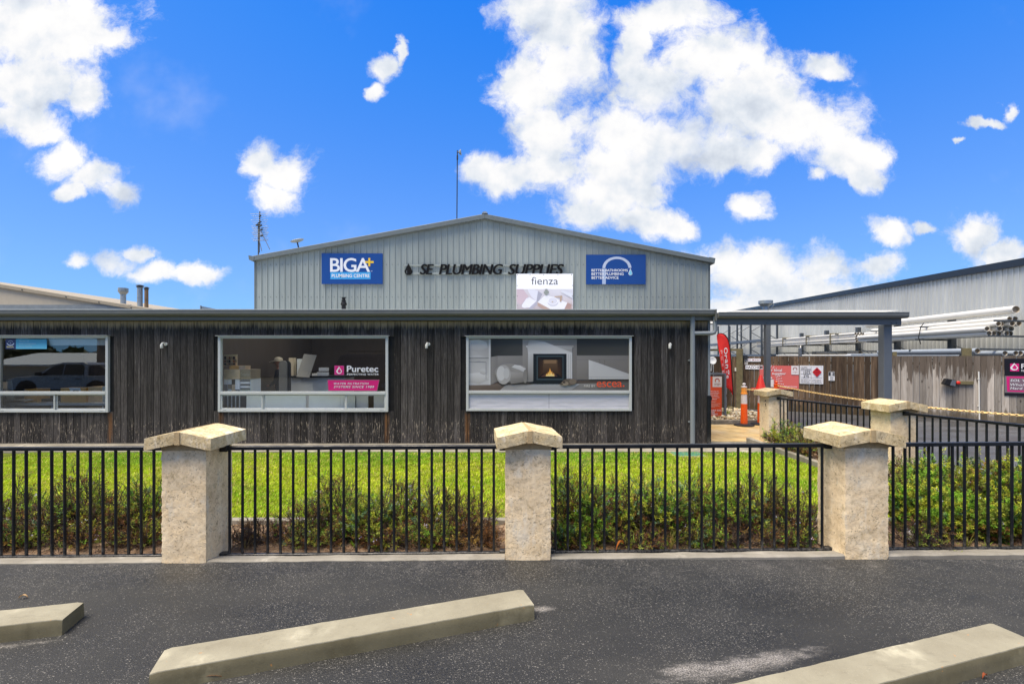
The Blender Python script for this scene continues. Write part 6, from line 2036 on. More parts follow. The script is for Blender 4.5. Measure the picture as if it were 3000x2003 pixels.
# ================================================================== LAWN GRASS
def grass():
    n = 330000
    x = RNG.uniform(-8.8, 4.82, n); y = 5.05 + (8.78 - 5.05) * RNG.uniform(0, 1, n) ** 1.15
    vis = np.abs(x) < (y * 1.13 + 0.3)
    x, y = x[vis], y[vis]; n = len(x)
    z0 = np.where(y >= 9.8, -0.08, -0.03 - 0.05 * (y - 4.05) / 5.75) - 0.01
    lf = np.array([mnoise.fractal((float(a) * 0.9, float(b) * 1.3, 0), 1.0, 2.0, 3) for a, b in zip(x[::1], y[::1])]) if n < 1 else None
    # patchiness from sines instead of a python loop
    pat = (1.5 * np.sin(x * 0.9 + 2.0 * np.sin(y * 1.1)) * np.sin(y * 2.3 + x * 0.6) + np.sin(x * 1.7 + 1.3 * np.sin(y * 2.1)) + np.sin(x * 4.1 + y * 3.3 + 2) * 0.6 + np.sin(x * 9.3 - y * 7.7) * 0.4 + RNG.normal(0, 0.8, n)) / 2.0
    h = RNG.uniform(0.022, 0.050, n) * (1 + 0.15 * pat)
    w = RNG.uniform(0.0032, 0.0062, n)
    az = RNG.uniform(0, 2 * np.pi, n); lean = RNG.uniform(0.1, 0.75, n)
    dx, dy = np.cos(az) * lean * h, np.sin(az) * lean * h
    sx, sy = -np.sin(az) * w, np.cos(az) * w
    V = np.zeros((n, 4, 3))
    V[:, 0] = np.stack([x - sx, y - sy, z0], 1); V[:, 1] = np.stack([x + sx, y + sy, z0], 1)
    V[:, 2] = np.stack([x + dx * 0.45 + sx * 0.8, y + dy * 0.45 + sy * 0.8, z0 + h * 0.6], 1)
    V[:, 3] = np.stack([x + dx, y + dy, z0 + h * 0.95], 1)
    F = np.arange(n * 4).reshape(n, 4)
    back = np.clip((y - 7.4) / 1.2, 0, 1)
    g1 = np.array([0.50, 0.60, 0.026]); g2 = np.array([0.20, 0.41, 0.026]); g3 = np.array([0.70, 0.60, 0.18])
    cell = (np.floor(x / 0.07).astype(np.int64) * 73856093) ^ (np.floor(y / 0.07 + np.sin(x * 7) * 0.6).astype(np.int64) * 19349663)
    hsh = ((cell * 2654435761) % 1000) / 1000.0
    cell2 = (np.floor(x / 0.21 + np.sin(y * 5)).astype(np.int64) * 73856093) ^ (np.floor(y / 0.24 + np.sin(x * 3) * 0.8).astype(np.int64) * 83492791)
    hsh2 = ((cell2 * 2654435761) % 1000) / 1000.0
    t = np.clip(0.18 + 0.30 * pat + 0.6 * back + 0.35 * (hsh - 0.5) + 0.35 * (hsh2 - 0.5), 0, 1)[:, None]
    c = g1 * (1 - t) + g2 * t
    dry = (RNG.uniform(0, 1, n) < 0.12 + 0.12 * (pat < -0.4) + 0.22 * (hsh2 > 0.86))[:, None]
    c = np.where(dry, g3 * RNG.uniform(0.7, 1.1, (n, 1)), c) * RNG.uniform(0.75, 1.25, (n, 1)) * (0.72 + 0.56 * hsh)[:, None]
    cols = np.repeat(c, 4, axis=0)
    o = link_mesh('lawn_grass', np_mesh('lawn_grass', V.reshape(-1, 3), F, 'grass_blades', cols))
    tag(o, 'bright yellow-green mown lawn grass between the fence and the shop', 'grass', kind='stuff')
grass()

# ================================================================== SHRUBS
def ortho(d):
    a = np.where(np.abs(d[:, 2:3]) < 0.9, np.array([[0, 0, 1.0]]), np.array([[1.0, 0, 0]]))
    s = np.cross(d, a); s /= np.linalg.norm(s, axis=1, keepdims=True) + 1e-9
    return s, np.cross(d, s)
def twig_mesh(segs, rads, cols):
    """3-sided prisms along segments"""
    S = np.array(segs); n = len(S)
    p0, p1 = S[:, 0], S[:, 1]
    d = p1 - p0; d /= np.linalg.norm(d, axis=1, keepdims=True) + 1e-9
    s, w = ortho(d)
    Rr = np.array(rads)
    V = np.zeros((n, 6, 3))
    for k in range(3):
        a = 2 * np.pi * k / 3
        o = s * np.cos(a) + w * np.sin(a)
        V[:, k] = p0 + o * Rr[:, 0:1]; V[:, 3 + k] = p1 + o * Rr[:, 1:2]
    b = np.arange(n)[:, None] * 6
    F = np.concatenate([b + np.array([[k, (k + 1) % 3, 3 + (k + 1) % 3, 3 + k]]) for k in range(3)])
    return V.reshape(-1, 3), F, np.repeat(np.array(cols), 6, axis=0)
GREENS = {
    'fresh': np.array([0.130, 0.235, 0.022]), 'yellow': np.array([0.260, 0.275, 0.028]), 'olive': np.array([0.150, 0.175, 0.028]),
    'dark': np.array([0.030, 0.075, 0.018]), 'blue': np.array([0.095, 0.165, 0.080]), 'rust': np.array([0.155, 0.072, 0.024]), 'gold': np.array([0.26, 0.165, 0.040]), 'straw': np.array([0.24, 0.185, 0.100]), 'brown': np.array([0.055, 0.032, 0.020])}
def shrub_meshes(seed, w, h, d, stems, mix, leafy=1.0, bare=0.25, nl=26, flowers=0.04, ln=0.026, lw=0.0042):
    rng = np.random.default_rng(seed)
    keys = list(mix); pr = np.array([mix[k] for k in keys], float); pr /= pr.sum()
    segs, rads, cols = [], [], []
    LB, LD, LC, LL = [], [], [], []      # leaf base, dir, colour, length
    FP = []
    bark = np.array([0.085, 0.062, 0.050])
    for s in range(stems):
        az = rng.uniform(0, 2 * np.pi)
        r = rng.uniform(0.1, 1) ** 0.6
        tgt = np.array([np.cos(az) * r * w / 2, np.sin(az) * r * d / 2, h * (1 - 0.42 * r * r) * rng.uniform(0.55, 1.06)])
        b = np.array([rng.normal(0, 0.05 * w), rng.normal(0, 0.05 * d), -0.02])
        pts = [b]
        nseg = 6
        for k in range(1, nseg + 1):
            u_ = k / nseg
            p = b * (1 - u_) + tgt * u_
            p[:2] += (tgt - b)[:2] * 0.18 * np.sin(np.pi * u_)
            p += rng.normal(0, 0.016, 3)
            pts.append(p)
        for k in range(nseg):
            segs.append((pts[k], pts[k + 1])); r0 = 0.0052 * (1 - k / nseg * 0.8); rads.append((r0, r0 * 0.85))
            cols.append(bark * rng.uniform(0.6, 1.5))
        stem_key = keys[rng.choice(len(keys), p=pr)]
        for k in range(2, nseg + 1):
            for q in range(rng.integers(3, 6)):
                p0 = pts[k] + (pts[k - 1] - pts[k]) * rng.uniform(0, 1)
                out = p0 - np.array([0, 0, h * 0.25]); out /= np.linalg.norm(out) + 1e-6
                dr = out * 0.6 + rng.normal(0, 0.55, 3) + np.array([0, 0, 0.35]); dr /= np.linalg.norm(dr)
                L = rng.uniform(0.05, 0.13)
                mid = p0 + dr * L * 0.5 + rng.normal(0, 0.006, 3)
                dr2 = dr + np.array([0, 0, 0.35]) + rng.normal(0, 0.15, 3); dr2 /= np.linalg.norm(dr2)
                p1 = mid + dr2 * L * 0.5
                segs += [(p0, mid), (mid, p1)]; rads += [(0.0026, 0.002), (0.002, 0.0013)]
                cc = bark * rng.uniform(0.6, 1.8); cols += [cc, cc]
                low = p0[2] / h
                if rng.uniform() < bare * (1.4 if low < 0.4 else 1.15): continue
                key = stem_key if rng.uniform() < 0.6 else keys[rng.choice(len(keys), p=pr)]
                if low < 0.32 and rng.uniform() < 0.45: key = ('rust', 'brown', 'gold')[rng.integers(3)]
                cb = GREENS[key] * (1.25, 1.55)[key not in ('rust', 'brown', 'gold', 'straw')] * rng.uniform(0.75, 1.3)
                m = int(nl * leafy * rng.uniform(0.7, 1.3) * (1.25 - 0.6 * low * (1 if bare > 0.15 else 0)))
                if m < 2: continue
                t = rng.uniform(0.25, 1.0, m) ** 0.7
                base = np.where((t < 0.5)[:, None], p0 + (mid - p0) * (t * 2)[:, None], mid + (p1 - mid) * (t * 2 - 1)[:, None])
                dd = dr2 * 0.75 + rng.normal(0, 0.75, (m, 3)); dd /= np.linalg.norm(dd, axis=1, keepdims=True)
                LB.append(base); LD.append(dd); LC.append(cb * rng.uniform(0.65, 1.4, (m, 1)) * (0.75 + 0.5 * t[:, None])); LL.append(rng.uniform(0.6, 1.25, m) * ln)
                if rng.uniform() < flowers and p1[2] > 0.5 * h: FP.append(p1)
    V, F, C = twig_mesh(segs, rads, cols)
    wood = np_mesh('stems', V, F, 'leaves', C)
    B = np.concatenate(LB); D = np.concatenate(LD); Cc = np.concatenate(LC); L = np.concatenate(LL)
    s, _ = ortho(D); n = len(B)
    s = s * np.cos(rng.uniform(0, 6.28, n))[:, None] + np.cross(D, s) * np.sin(rng.uniform(0, 6.28, n))[:, None]
    s /= np.linalg.norm(s, axis=1, keepdims=True) + 1e-9
    V = np.zeros((n, 4, 3)); tip = B + D * L[:, None]; mid = B + D * (L * 0.55)[:, None]
    V[:, 0] = B; V[:, 1] = mid + s * lw; V[:, 2] = tip; V[:, 3] = mid - s * lw
    fol = np_mesh('foliage', V.reshape(-1, 3), np.arange(n * 4).reshape(n, 4), 'leaves', np.repeat(Cc, 4, axis=0))
    flo = None
    if FP:
        FV, FC = [], []
        for p in FP:
            for k in range(5):
                c = p + rng.normal(0, 0.008, 3); a = rng.normal(0, 1, 3); a /= np.linalg.norm(a); b_ = np.cross(a, rng.normal(0, 1, 3)); b_ /= np.linalg.norm(b_)
                FV += [c - a * 0.006, c + b_ * 0.005, c + a * 0.006, c - b_ * 0.005]; FC += [np.array([0.52, 0.48, 0.66])] * 4
        flo = np_mesh('flowers', np.array(FV), np.arange(len(FV)).reshape(-1, 4), 'leaves', np.array(FC))
    return wood, fol, flo
GM = {'fresh': 2.6, 'yellow': 2, 'olive': 2.2, 'dark': 1, 'blue': 0.8, 'rust': 1.0}
DM = {'olive': 2.2, 'rust': 2.0, 'brown': 1.6, 'gold': 0.8, 'yellow': 0.8, 'fresh': 0.5}
BM = {'rust': 3, 'gold': 2, 'brown': 2, 'straw': 1}
OM = {'olive': 2.8, 'blue': 0.9, 'fresh': 1.2, 'rust': 1.5, 'brown': 0.8, 'dark': 1.0, 'yellow': 1.2, 'gold': 0.5}
VM = {'fresh': 4, 'yellow': 4, 'olive': 2, 'dark': 0.7, 'blue': 0.8}
def shrub(px, py_top, Y, w_px, mix, label, seed, stems=26, leafy=1.0, bare=0.25, fl=0.04, d=None, name='shrub', nl=26, ln=0.026, lw=0.0042, group='low needle-leaved garden shrubs'):
    x = X(px, Y); w = w_px * Y / FPX; zb = gz(Y) - 0.01
    h = Z(py_top, Y) - zb
    e = empty(name, (x, Y, zb), label, 'shrub', group)
    wood, fol, flo = shrub_meshes(seed, w, h, d or min(w, 0.5), stems, mix, leafy, bare, nl, fl, ln, lw)
    link_mesh('stems', wood, e, None, None, True); link_mesh('foliage', fol, e, None, None, True)
    if flo: link_mesh('flowers', flo, e, None, None, True)['kind'] = 'stuff'
    return e
S = 100
SHRUBS = [
 # left panel
 (15, 1400, 4.62, 170, OM, 'twiggy olive shrub at the far left behind the fence pickets', 34, 0.8, 0.45),
 (130, 1430, 4.55, 150, OM, 'thin grey-green shrub second from the left edge', 26, 0.7, 0.5),
 (230, 1362, 4.70, 210, OM, 'tall brown-topped shrub, highest in the left fence panel', 40, 0.9, 0.35),
 (330, 1420, 4.60, 160, DM, 'rusty olive shrub in the middle of the left fence panel', 30, 0.8, 0.35),
 (430, 1400, 4.75, 170, GM, 'green feathery shrub just left of the left limestone post', 34, 0.9, 0.3),
 (400, 1530, 4.42, 190, DM, 'low dried shrub at the foot of the left limestone post', 26, 0.8, 0.25),
 (60, 1530, 4.42, 190, OM, 'low green shrub at the bottom left corner of the bed', 30, 0.9, 0.25),
 (230, 1540, 4.42, 150, DM, 'low tangled shrub in the front of the left bed', 24, 0.7, 0.4),
 # middle panel
 (770, 1530, 4.45, 210, BM, 'low dead brown shrub right of the left limestone post', 24, 0.5, 0.5),
 (885, 1470, 4.55, 170, DM, 'leaning dry shrub with bare twigs left of the middle bed', 26, 0.6, 0.5),
 (985, 1380, 4.72, 170, OM, 'upright twiggy shrub in the middle bed, its tallest', 40, 0.85, 0.4),
 (1090, 1455, 4.55, 150, GM, 'bright green shrub in the centre of the middle bed', 34, 1.0, 0.2),
 (1170, 1395, 4.78, 170, OM, 'flowering green shrub with pale violet blooms in the middle bed', 38, 0.95, 0.25),
 (1275, 1410, 4.72, 160, OM, 'sparse flowering shrub right of centre in the middle bed', 34, 0.8, 0.35),
 (1375, 1430, 4.70, 170, DM, 'sparse olive shrub beside the middle limestone post', 30, 0.75, 0.4),
 (1390, 1545, 4.45, 160, BM, 'low rust-orange shrub at the foot of the middle limestone post', 26, 0.9, 0.2),
 (1150, 1540, 4.42, 190, DM, 'low rusty and yellow shrub in the front of the middle bed', 30, 0.9, 0.2),
 (930, 1535, 4.45, 190, OM, 'low dark green shrub left of centre in the middle bed front', 32, 0.9, 0.2),
 (1270, 1530, 4.48, 170, OM, 'low olive shrub right of centre in the middle bed front', 32, 0.9, 0.2),
 (1050, 1500, 4.62, 190, OM, 'olive filler shrub at the back centre of the middle bed', 34, 0.9, 0.2),
 # right-hand panel
 (1680, 1345, 4.72, 180, OM, 'tall olive shrub right of the middle limestone post', 46, 1.0, 0.25),
 (1760, 1420, 4.60, 170, GM, 'dense green shrub second from the middle limestone post', 44, 1.0, 0.2),
 (1850, 1385, 4.75, 180, OM, 'dense olive shrub in the left half of the third bed', 46, 1.0, 0.25),
 (1940, 1400, 4.62, 180, GM, 'bright green flowering shrub in the centre of the third bed', 46, 1.0, 0.2),
 (2040, 1390, 4.75, 190, OM, 'dense brown-green shrub right of centre in the third bed', 46, 1.0, 0.25),
 (2140, 1415, 4.62, 170, GM, 'green and yellow shrub in the right half of the third bed', 42, 1.0, 0.25),
 (2230, 1390, 4.75, 180, DM, 'rusty-topped shrub in the right half of the third bed', 42, 0.9, 0.3),
 (2335, 1445, 4.65, 170, DM, 'twiggy dark shrub beside the right limestone post', 36, 0.7, 0.45),
 (1700, 1540, 4.42, 190, GM, 'low green shrub at the left front of the third bed', 34, 1.0, 0.2),
 (1880, 1545, 4.42, 170, DM, 'low brown shrub at the centre front of the third bed', 28, 0.8, 0.3),
 (2180, 1535, 4.42, 210, BM, 'low dead brush at the right front of the third bed', 26, 0.5, 0.45),
 (2040, 1535, 4.45, 190, OM, 'low olive shrub right of centre in the third bed front', 34, 1.0, 0.2),
 (2310, 1540, 4.45, 170, OM, 'low olive shrub at the far right front of the third bed', 30, 0.9, 0.25),
 # right bed
 (2690, 1400, 4.80, 180, VM, 'bright yellow-green shrub right of the right limestone post', 48, 1.15, 0.1),
 (2790, 1345, 5.20, 230, VM, 'large green shrub at the back of the right bed', 60, 1.2, 0.12),
 (2900, 1330, 5.10, 230, OM, 'large olive-green shrub with white blooms in the right bed', 60, 1.15, 0.15),
 (3010, 1340, 4.90, 220, VM, 'green shrub cut by the right edge of the picture', 54, 1.1, 0.15),
 (2780, 1455, 4.62, 190, VM, 'lush fresh-green shrub in the front of the right bed', 54, 1.25, 0.08),
 (2920, 1450, 4.60, 210, VM, 'dense yellow-green shrub at right front behind the pickets', 56, 1.25, 0.08),
 (2700, 1530, 4.42, 170, DM, 'low bare-stemmed shrub at the foot of the right limestone post', 26, 0.6, 0.45),
 # along the driveway fence
 (2290, 1222, 9.0, 90, GM, 'green shrub beside the driveway post at the paving', 34, 1.0, 0.15),
 (2345, 1240, 8.4, 100, OM, 'olive shrub along the driveway fence behind the right post cap', 34, 1.0, 0.2),
 (2430, 1245, 7.7, 110, DM, 'rusty shrub along the driveway fence, middle of the row', 30, 0.9, 0.3),
 (2640, 1330, 6.0, 150, OM, 'grey-green shrub at the foot of the middle driveway post', 40, 0.9, 0.35),
 (2730, 1325, 5.7, 170, VM, 'yellow-green shrub against the driveway fence', 44, 1.0, 0.2),
]
for (px, pt, Y, wp, mx, lab, st, lf, br) in SHRUBS:
    S += 1
    fl_ = 0.09 if ('flower' in lab or 'bloom' in lab) else 0.02
    big = Y > 6.5
    shrub(px, pt, Y, wp, mx, lab, S, stems=int(st * 1.15), leafy=lf, bare=br, fl=fl_, d=0.42 if not big else 0.5, nl=(24 if mx in (OM, DM, BM) else 34) if not big else 26, ln=0.024 if mx is not VM else 0.027, lw=0.0024 if mx is not VM else 0.0030)

# grass tufts and small weeds along the kerb
def tuft(px, py_base, Y, n, L, spread, col, label, seed, wid=0.0035, name='grass_tuft', cat='weed'):
    rng = np.random.default_rng(seed)
    x, zb = X(px, Y), gz(Y) - 0.005
    V, F, C = [], [], []
    for k in range(n):
        az = rng.uniform(0, 6.28); ll = L * rng.uniform(0.5, 1.2); ln_ = spread * rng.uniform(0.3, 1.2)
        d = np.array([np.cos(az), np.sin(az), 0]); s = np.array([-d[1], d[0], 0]) * wid
        b = d * rng.uniform(0, 0.02)
        b0 = len(V)
        for i in range(5):
            u_ = i / 4
            p = b + d * ln_ * ll * u_ ** 1.6 + np.array([0, 0, ll * (u_ - 0.45 * ln_ * u_ * u_)])
            ww = 1 - u_ ** 2
            V += [p - s * ww, p + s * ww]
        cc = np.array(col) * rng.uniform(0.6, 1.4)
        C += [cc] * 10
        for i in range(4): F.append((b0 + 2 * i, b0 + 2 * i + 1, b0 + 2 * i + 3, b0 + 2 * i + 2))
    o = link_mesh(name, np_mesh(name, np.array(V), np.array(F), 'leaves', np.array(C)), None, (x, Y, zb))
    tag(o, label, cat, 'weeds in the garden bed')
TU = [(90, 4.36, 14, 0.14, 0.9, (0.11, 0.20, 0.03), 'small green weed tuft at left in front of the shrubs'),
      (232, 4.30, 12, 0.10, 0.9, (0.30, 0.20, 0.06), 'dry orange weed blades by the left bed edge'),
      (720, 4.32, 14, 0.16, 1.0, (0.30, 0.22, 0.09), 'straw tuft right of the left limestone post'),
      (860, 4.36, 16, 0.13, 1.0, (0.20, 0.24, 0.14), 'grey-green weed tuft in the middle bed'),
      (1040, 4.34, 26, 0.07, 0.9, (0.17, 0.30, 0.02), 'small bright green weed clump in the middle bed'),
      (1125, 4.30, 12, 0.11, 1.2, (0.26, 0.33, 0.18), 'pale broad-leaved weed in the middle bed'),
      (1060, 4.5, 16, 0.26, 0.5, (0.16, 0.24, 0.05), 'upright green grass tuft in the middle bed'),
      (1660, 4.34, 26, 0.17, 1.0, (0.36, 0.24, 0.06), 'straw-yellow grass tuft beside the middle limestone post'),
      (1965, 4.32, 22, 0.17, 0.8, (0.34, 0.30, 0.08), 'straw grass tuft under the third bed shrubs'),
      (1855, 4.36, 18, 0.14, 0.9, (0.18, 0.30, 0.03), 'green grass tuft under the third bed shrubs'),
      (2030, 4.36, 20, 0.12, 0.8, (0.14, 0.30, 0.03), 'fresh green weed in the third bed front'),
      (2160, 4.30, 12, 0.08, 0.9, (0.25, 0.30, 0.04), 'tiny yellow-green weed in the third bed front'),
      (2385, 4.45, 30, 0.16, 0.6, (0.20, 0.30, 0.04), 'feathery green weed at the foot of the right limestone post'),
      (2835, 4.34, 24, 0.18, 0.7, (0.26, 0.26, 0.05), 'yellowing grass tuft in the right bed'),
      (2890, 4.32, 24, 0.08, 0.9, (0.20, 0.30, 0.02), 'bright small weed in the right bed front'),
      (2700, 4.95, 16, 0.34, 0.35, (0.26, 0.36, 0.07), 'tall pale grass blades among the right bed shrubs'),
      (2790, 5.0, 14, 0.36, 0.4, (0.24, 0.34, 0.07), 'tall grass blades in the middle of the right bed')]
for k, (px, Y, n, L, sp, c, lab) in enumerate(TU): tuft(px, 0, Y, n, L, sp, c, lab, 700 + k)

# litter of dry twigs and leaves on the bed
def litter():
    n = 9000
    x = RNG.uniform(-5.2, 5.4, n); y = RNG.uniform(4.20, 4.95, n)
    z = np.array([gz(b) for b in y]) + RNG.uniform(-0.004, 0.018, n)
    az = RNG.uniform(0, 6.28, n); L = RNG.uniform(0.015, 0.075, n); w = RNG.uniform(0.0012, 0.004, n)
    d = np.stack([np.cos(az), np.sin(az), RNG.normal(0, 0.25, n)], 1); s = np.stack([-np.sin(az), np.cos(az), RNG.normal(0, 0.4, n)], 1)
    p = np.stack([x, y, z], 1)
    V = np.zeros((n, 4, 3)); V[:, 0] = p - d * L[:, None] / 2; V[:, 1] = p + s * w[:, None]; V[:, 2] = p + d * L[:, None] / 2; V[:, 3] = p - s * w[:, None]
    pal = np.array([(0.10, 0.055, 0.03), (0.17, 0.11, 0.06), (0.30, 0.22, 0.13), (0.05, 0.032, 0.024), (0.22, 0.11, 0.04)])
    c = pal[RNG.integers(0, 5, n)] * RNG.uniform(0.6, 1.3, (n, 1))
    o = link_mesh('bed_litter', np_mesh('bed_litter', V.reshape(-1, 3), np.arange(n * 4).reshape(n, 4), 'leaves', np.repeat(c, 4, axis=0)))
    tag(o, 'dry twigs and leaf litter strewn over the sandy bed', 'litter', kind='stuff')
litter()

# river stones in the gravel bed
def gravel():
    n = 3600
    x = RNG.uniform(4.05, 7.2, n); y = RNG.uniform(12.6, 15.4, n)
    ico = [(0, 0, 1), (0.894, 0, 0.447), (0.276, 0.851, 0.447), (-0.724, 0.526, 0.447), (-0.724, -0.526, 0.447), (0.276, -0.851, 0.447), (0.724, 0.526, -0.447), (-0.276, 0.851, -0.447), (-0.894, 0, -0.447), (-0.276, -0.851, -0.447), (0.724, -0.526, -0.447), (0, 0, -1)]
    If = np.array([(0, 1, 2), (0, 2, 3), (0, 3, 4), (0, 4, 5), (0, 5, 1), (1, 6, 2), (2, 7, 3), (3, 8, 4), (4, 9, 5), (5, 10, 1), (6, 7, 2), (7, 8, 3), (8, 9, 4), (9, 10, 5), (10, 6, 1), (11, 7, 6), (11, 8, 7), (11, 9, 8), (11, 10, 9), (11, 6, 10)])
    I = np.array(ico)
    r = RNG.uniform(0.018, 0.050, n)
    sc = np.stack([RNG.uniform(0.8, 1.4, n), RNG.uniform(0.7, 1.1, n), RNG.uniform(0.5, 0.85, n)], 1) * r[:, None]
    a = RNG.uniform(0, 6.28, n); ca, sa = np.cos(a), np.sin(a)
    V = I[None] * sc[:, None] * RNG.uniform(0.82, 1.15, (n, 12, 1))
    Vx = V[..., 0] * ca[:, None] - V[..., 1] * sa[:, None]; Vy = V[..., 0] * sa[:, None] + V[..., 1] * ca[:, None]
    z = -0.05 + RNG.uniform(0, 1, n) * 0.07 + 0.05 * np.sin((y - 12.6) / 2.8 * np.pi)
    V = np.stack([Vx + x[:, None], Vy + y[:, None], V[..., 2] + z[:, None]], 2)
    pal = np.array([srgb(206, 192, 160), srgb(186, 164, 128), srgb(222, 214, 194), srgb(150, 128, 100), srgb(196, 176, 150)])
    c = pal[RNG.integers(0, 5, n)] * RNG.uniform(0.75, 1.1, (n, 1))
    F = (If[None] + (np.arange(n) * 12)[:, None, None]).reshape(-1, 3)
    o = link_mesh('gravel_stones', np_mesh('gravel_stones', V.reshape(-1, 3), F, 'stones', np.repeat(c, 12, axis=0), smooth=True))
    tag(o, 'pale river stones filling the bed behind the paving', 'gravel', kind='stuff')
gravel()
tuft(2128, 0, 13.6, 18, 0.45, 0.5, (0.28, 0.36, 0.04), 'yellow-green leafy weed in the stones behind the gas cage', 801, 0.014)

# pit lid, fallen leaves, rock, scrap
m = MB(); lx, ly = X(2015, 8.62), 8.60
m.cbox(lx - 0.27, lx + 0.24, ly - 0.17, ly + 0.16, -0.10, -0.052, 0.01)
o = m.build('pit_lid', 'pit_lid'); tag(o, 'teal green service pit lid set in the back of the lawn', 'pit lid')
m = MB(); m.cbox(lx - 0.30, lx + 0.27, ly - 0.20, ly + 0.19, -0.12, -0.060, 0.006); m.build('frame', 'concrete_edge', o)
def leaf(x, y, z, L, w, az, col, label, curl=0.02):
    vs, fs = [], []
    n = 8
    for i in range(n + 1):
        u_ = i / n; ww = w * math.sin(math.pi * min(1, u_ * 0.96 + 0.03)) ** 0.8
        cx_ = (u_ - 0.5) * L; bz = curl * math.sin(u_ * 3) + 0.003
        vs += [(cx_, -ww / 2, bz + curl * 0.4), (cx_, 0, bz), (cx_, ww / 2, bz + curl * 0.3)]
    for i in range(n):
        for k in range(2): fs.append((i * 3 + k, i * 3 + 3 + k, i * 3 + 4 + k, i * 3 + 1 + k))
    m = MB(); m.col = col; m.add(vs, fs)
    o = m.build('fallen_leaf', 'leaves', None, smooth=True, loc=(x, y, z), rot=(0, 0, az), colors=True)
    tag(o, label, 'leaf', 'fallen leaves')
leaf(X(615, 2.51), 2.51, 0.002, 0.13, 0.032, 0.15, srgb(206, 128, 52), 'curled orange-brown leaf below the middle wheel stop')
leaf(X(2885, 2.52), 2.52, 0.002, 0.045, 0.014, 0.4, srgb(150, 80, 50), 'tiny red leaf at the lower right edge')
leaf(X(68, 3.35), 3.35, 0.002, 0.06, 0.02, 0.1, srgb(170, 140, 100), 'small straw leaf on the asphalt above the left wheel stop')
leaf(X(1815, 4.20), 4.18, 0.02, 0.16, 0.02, 0.9, srgb(190, 120, 56), 'long orange leaf poking through the fence by the kerb', 0.05)
rng_ = random.Random(5)
m = MB(); m.lathe([(0.03, -0.02), (0.085, 0.01), (0.075, 0.06), (0.03, 0.095), (0.005, 0.10)], (0, 0, 0), 9)
m.v = [(a * (1 + 0.3 * mnoise.noise((a * 20, b * 20, c * 20))), b, c) for a, b, c in m.v]
o = m.build('rock', 'concrete_kerb', None, smooth=False, loc=(X(2680, 4.5), 4.5, -0.03)); tag(o, 'grey rock under the shrubs right of the right limestone post', 'rock')
m = MB(); m.add([(0, 0, 0), (0.04, 0.01, 0.01), (0.035, 0.02, 0.06), (0.01, 0.0, 0.065), (-0.008, 0.01, 0.03)], [(0, 1, 2, 3, 4)])
o = m.build('paper_scrap', 'paper_white', None, loc=(X(2125, 4.5), 4.48, 0.0)); tag(o, 'scrap of white paper caught in the third bed shrubs', 'litter')

# ================================================================== THINGS INSIDE THE SHOP
def ibox(name, mat, px0, px1, py0, py1, Y, depth, label, cat, bevel=0.0, parent=None):
    m = MB(); m.box(X(px0, Y), X(px1, Y), Y, Y + depth, Z(py1, Y), Z(py0, Y))
    o = m.build(name, mat, parent, bevel=bevel)
    if parent is None: tag(o, label, cat)
    return o
# middle window: sample stand at left
Y = 10.0
e = empty('sample_stand', (X(695, Y), Y, -0.1), 'oak-fronted sample stand with cubby shelves inside the middle window', 'display stand')
ibox('header_panel', 'oak_veneer', 656, 702, 1082, 1110, Y, 0.4, '', '', parent=e)
ibox('side_header', 'taupe_veneer', 702.5, 734, 1082, 1110, Y + 0.01, 0.4, '', '', parent=e)
P = PxPrint(Y + 0.008, 0, 0.001); P.ptext('Timberline', 705, 731, 1092, 1101, srgb(206, 198, 182), bold=0.0); P.build('lettering', e)
for (a, b, c, d, mt) in ((656, 666, 1111, 1126, 'paper_white'), (656, 665, 1126, 1147, 'arch_grey'), (667, 678, 1111, 1125, 'paper_white'), (668, 677, 1126, 1140, 'taupe_veneer'), (667, 678, 1140, 1147, 'paper_white'), (679, 688, 1111, 1126, 'counter_dark'), (679, 688, 1126, 1147, 'oak_veneer'), (689, 702, 1111, 1140, 'paper_white'), (690, 700, 1140, 1147, 'arch_grey')):
    ibox('sample_tile', mt, a, b, c, d, Y + 0.02, 0.02, '', '', parent=e)
ibox('carcass', 'panel_white', 656, 735, 1110, 1192, Y + 0.06, 0.4, '', '', parent=e)
for k in range(5): ibox('stacked_sheet', 'paper_white' if k % 2 else 'arch_grey', 704, 730, 1113 + k * 6, 1117 + k * 6, Y + 0.02, 0.04, '', '', parent=e)
for k in range(4): ibox('divider', 'paper_white', 665.5 + k * 11.6, 667 + k * 11.6, 1158, 1192, Y + 0.02, 0.05, '', '', parent=e)
ibox('recess', 'counter_dark', 657, 722, 1158, 1192, Y + 0.045, 0.02, '', '', parent=e)
e = empty('tile_rack', (X(675, 10.3), 10.3, Z(1072, 10.3)), 'cream wire rack of small colour tiles above the sample stand', 'display rack')
for j, (ya, yb) in enumerate(((1044, 1052), (1054, 1062), (1064, 1068))):
    for i in range(6):
        ibox('colour_tile', ('counter_dark', 'taupe_veneer', 'skin', 'oak_veneer')[(i * 3 + j * 2) % 4], 657 + i * 6.4, 661 + i * 6.4, ya, yb, 10.28, 0.02, '', '', parent=e)
ibox('board', 'cap_beige', 656, 694, 1038, 1072, 10.31, 0.02, '', '', parent=e)
for k, (a, b, mt, lab) in enumerate(((672, 699, 'cardboard', 'open yellow sample box on the left of the sample stand'), (700, 719, 'oak_veneer', 'small timber sample block on the right of the sample stand'))):
    ibox('sample_box', mt, a, b, 1071, 1082, 10.12, 0.2, lab, 'box')
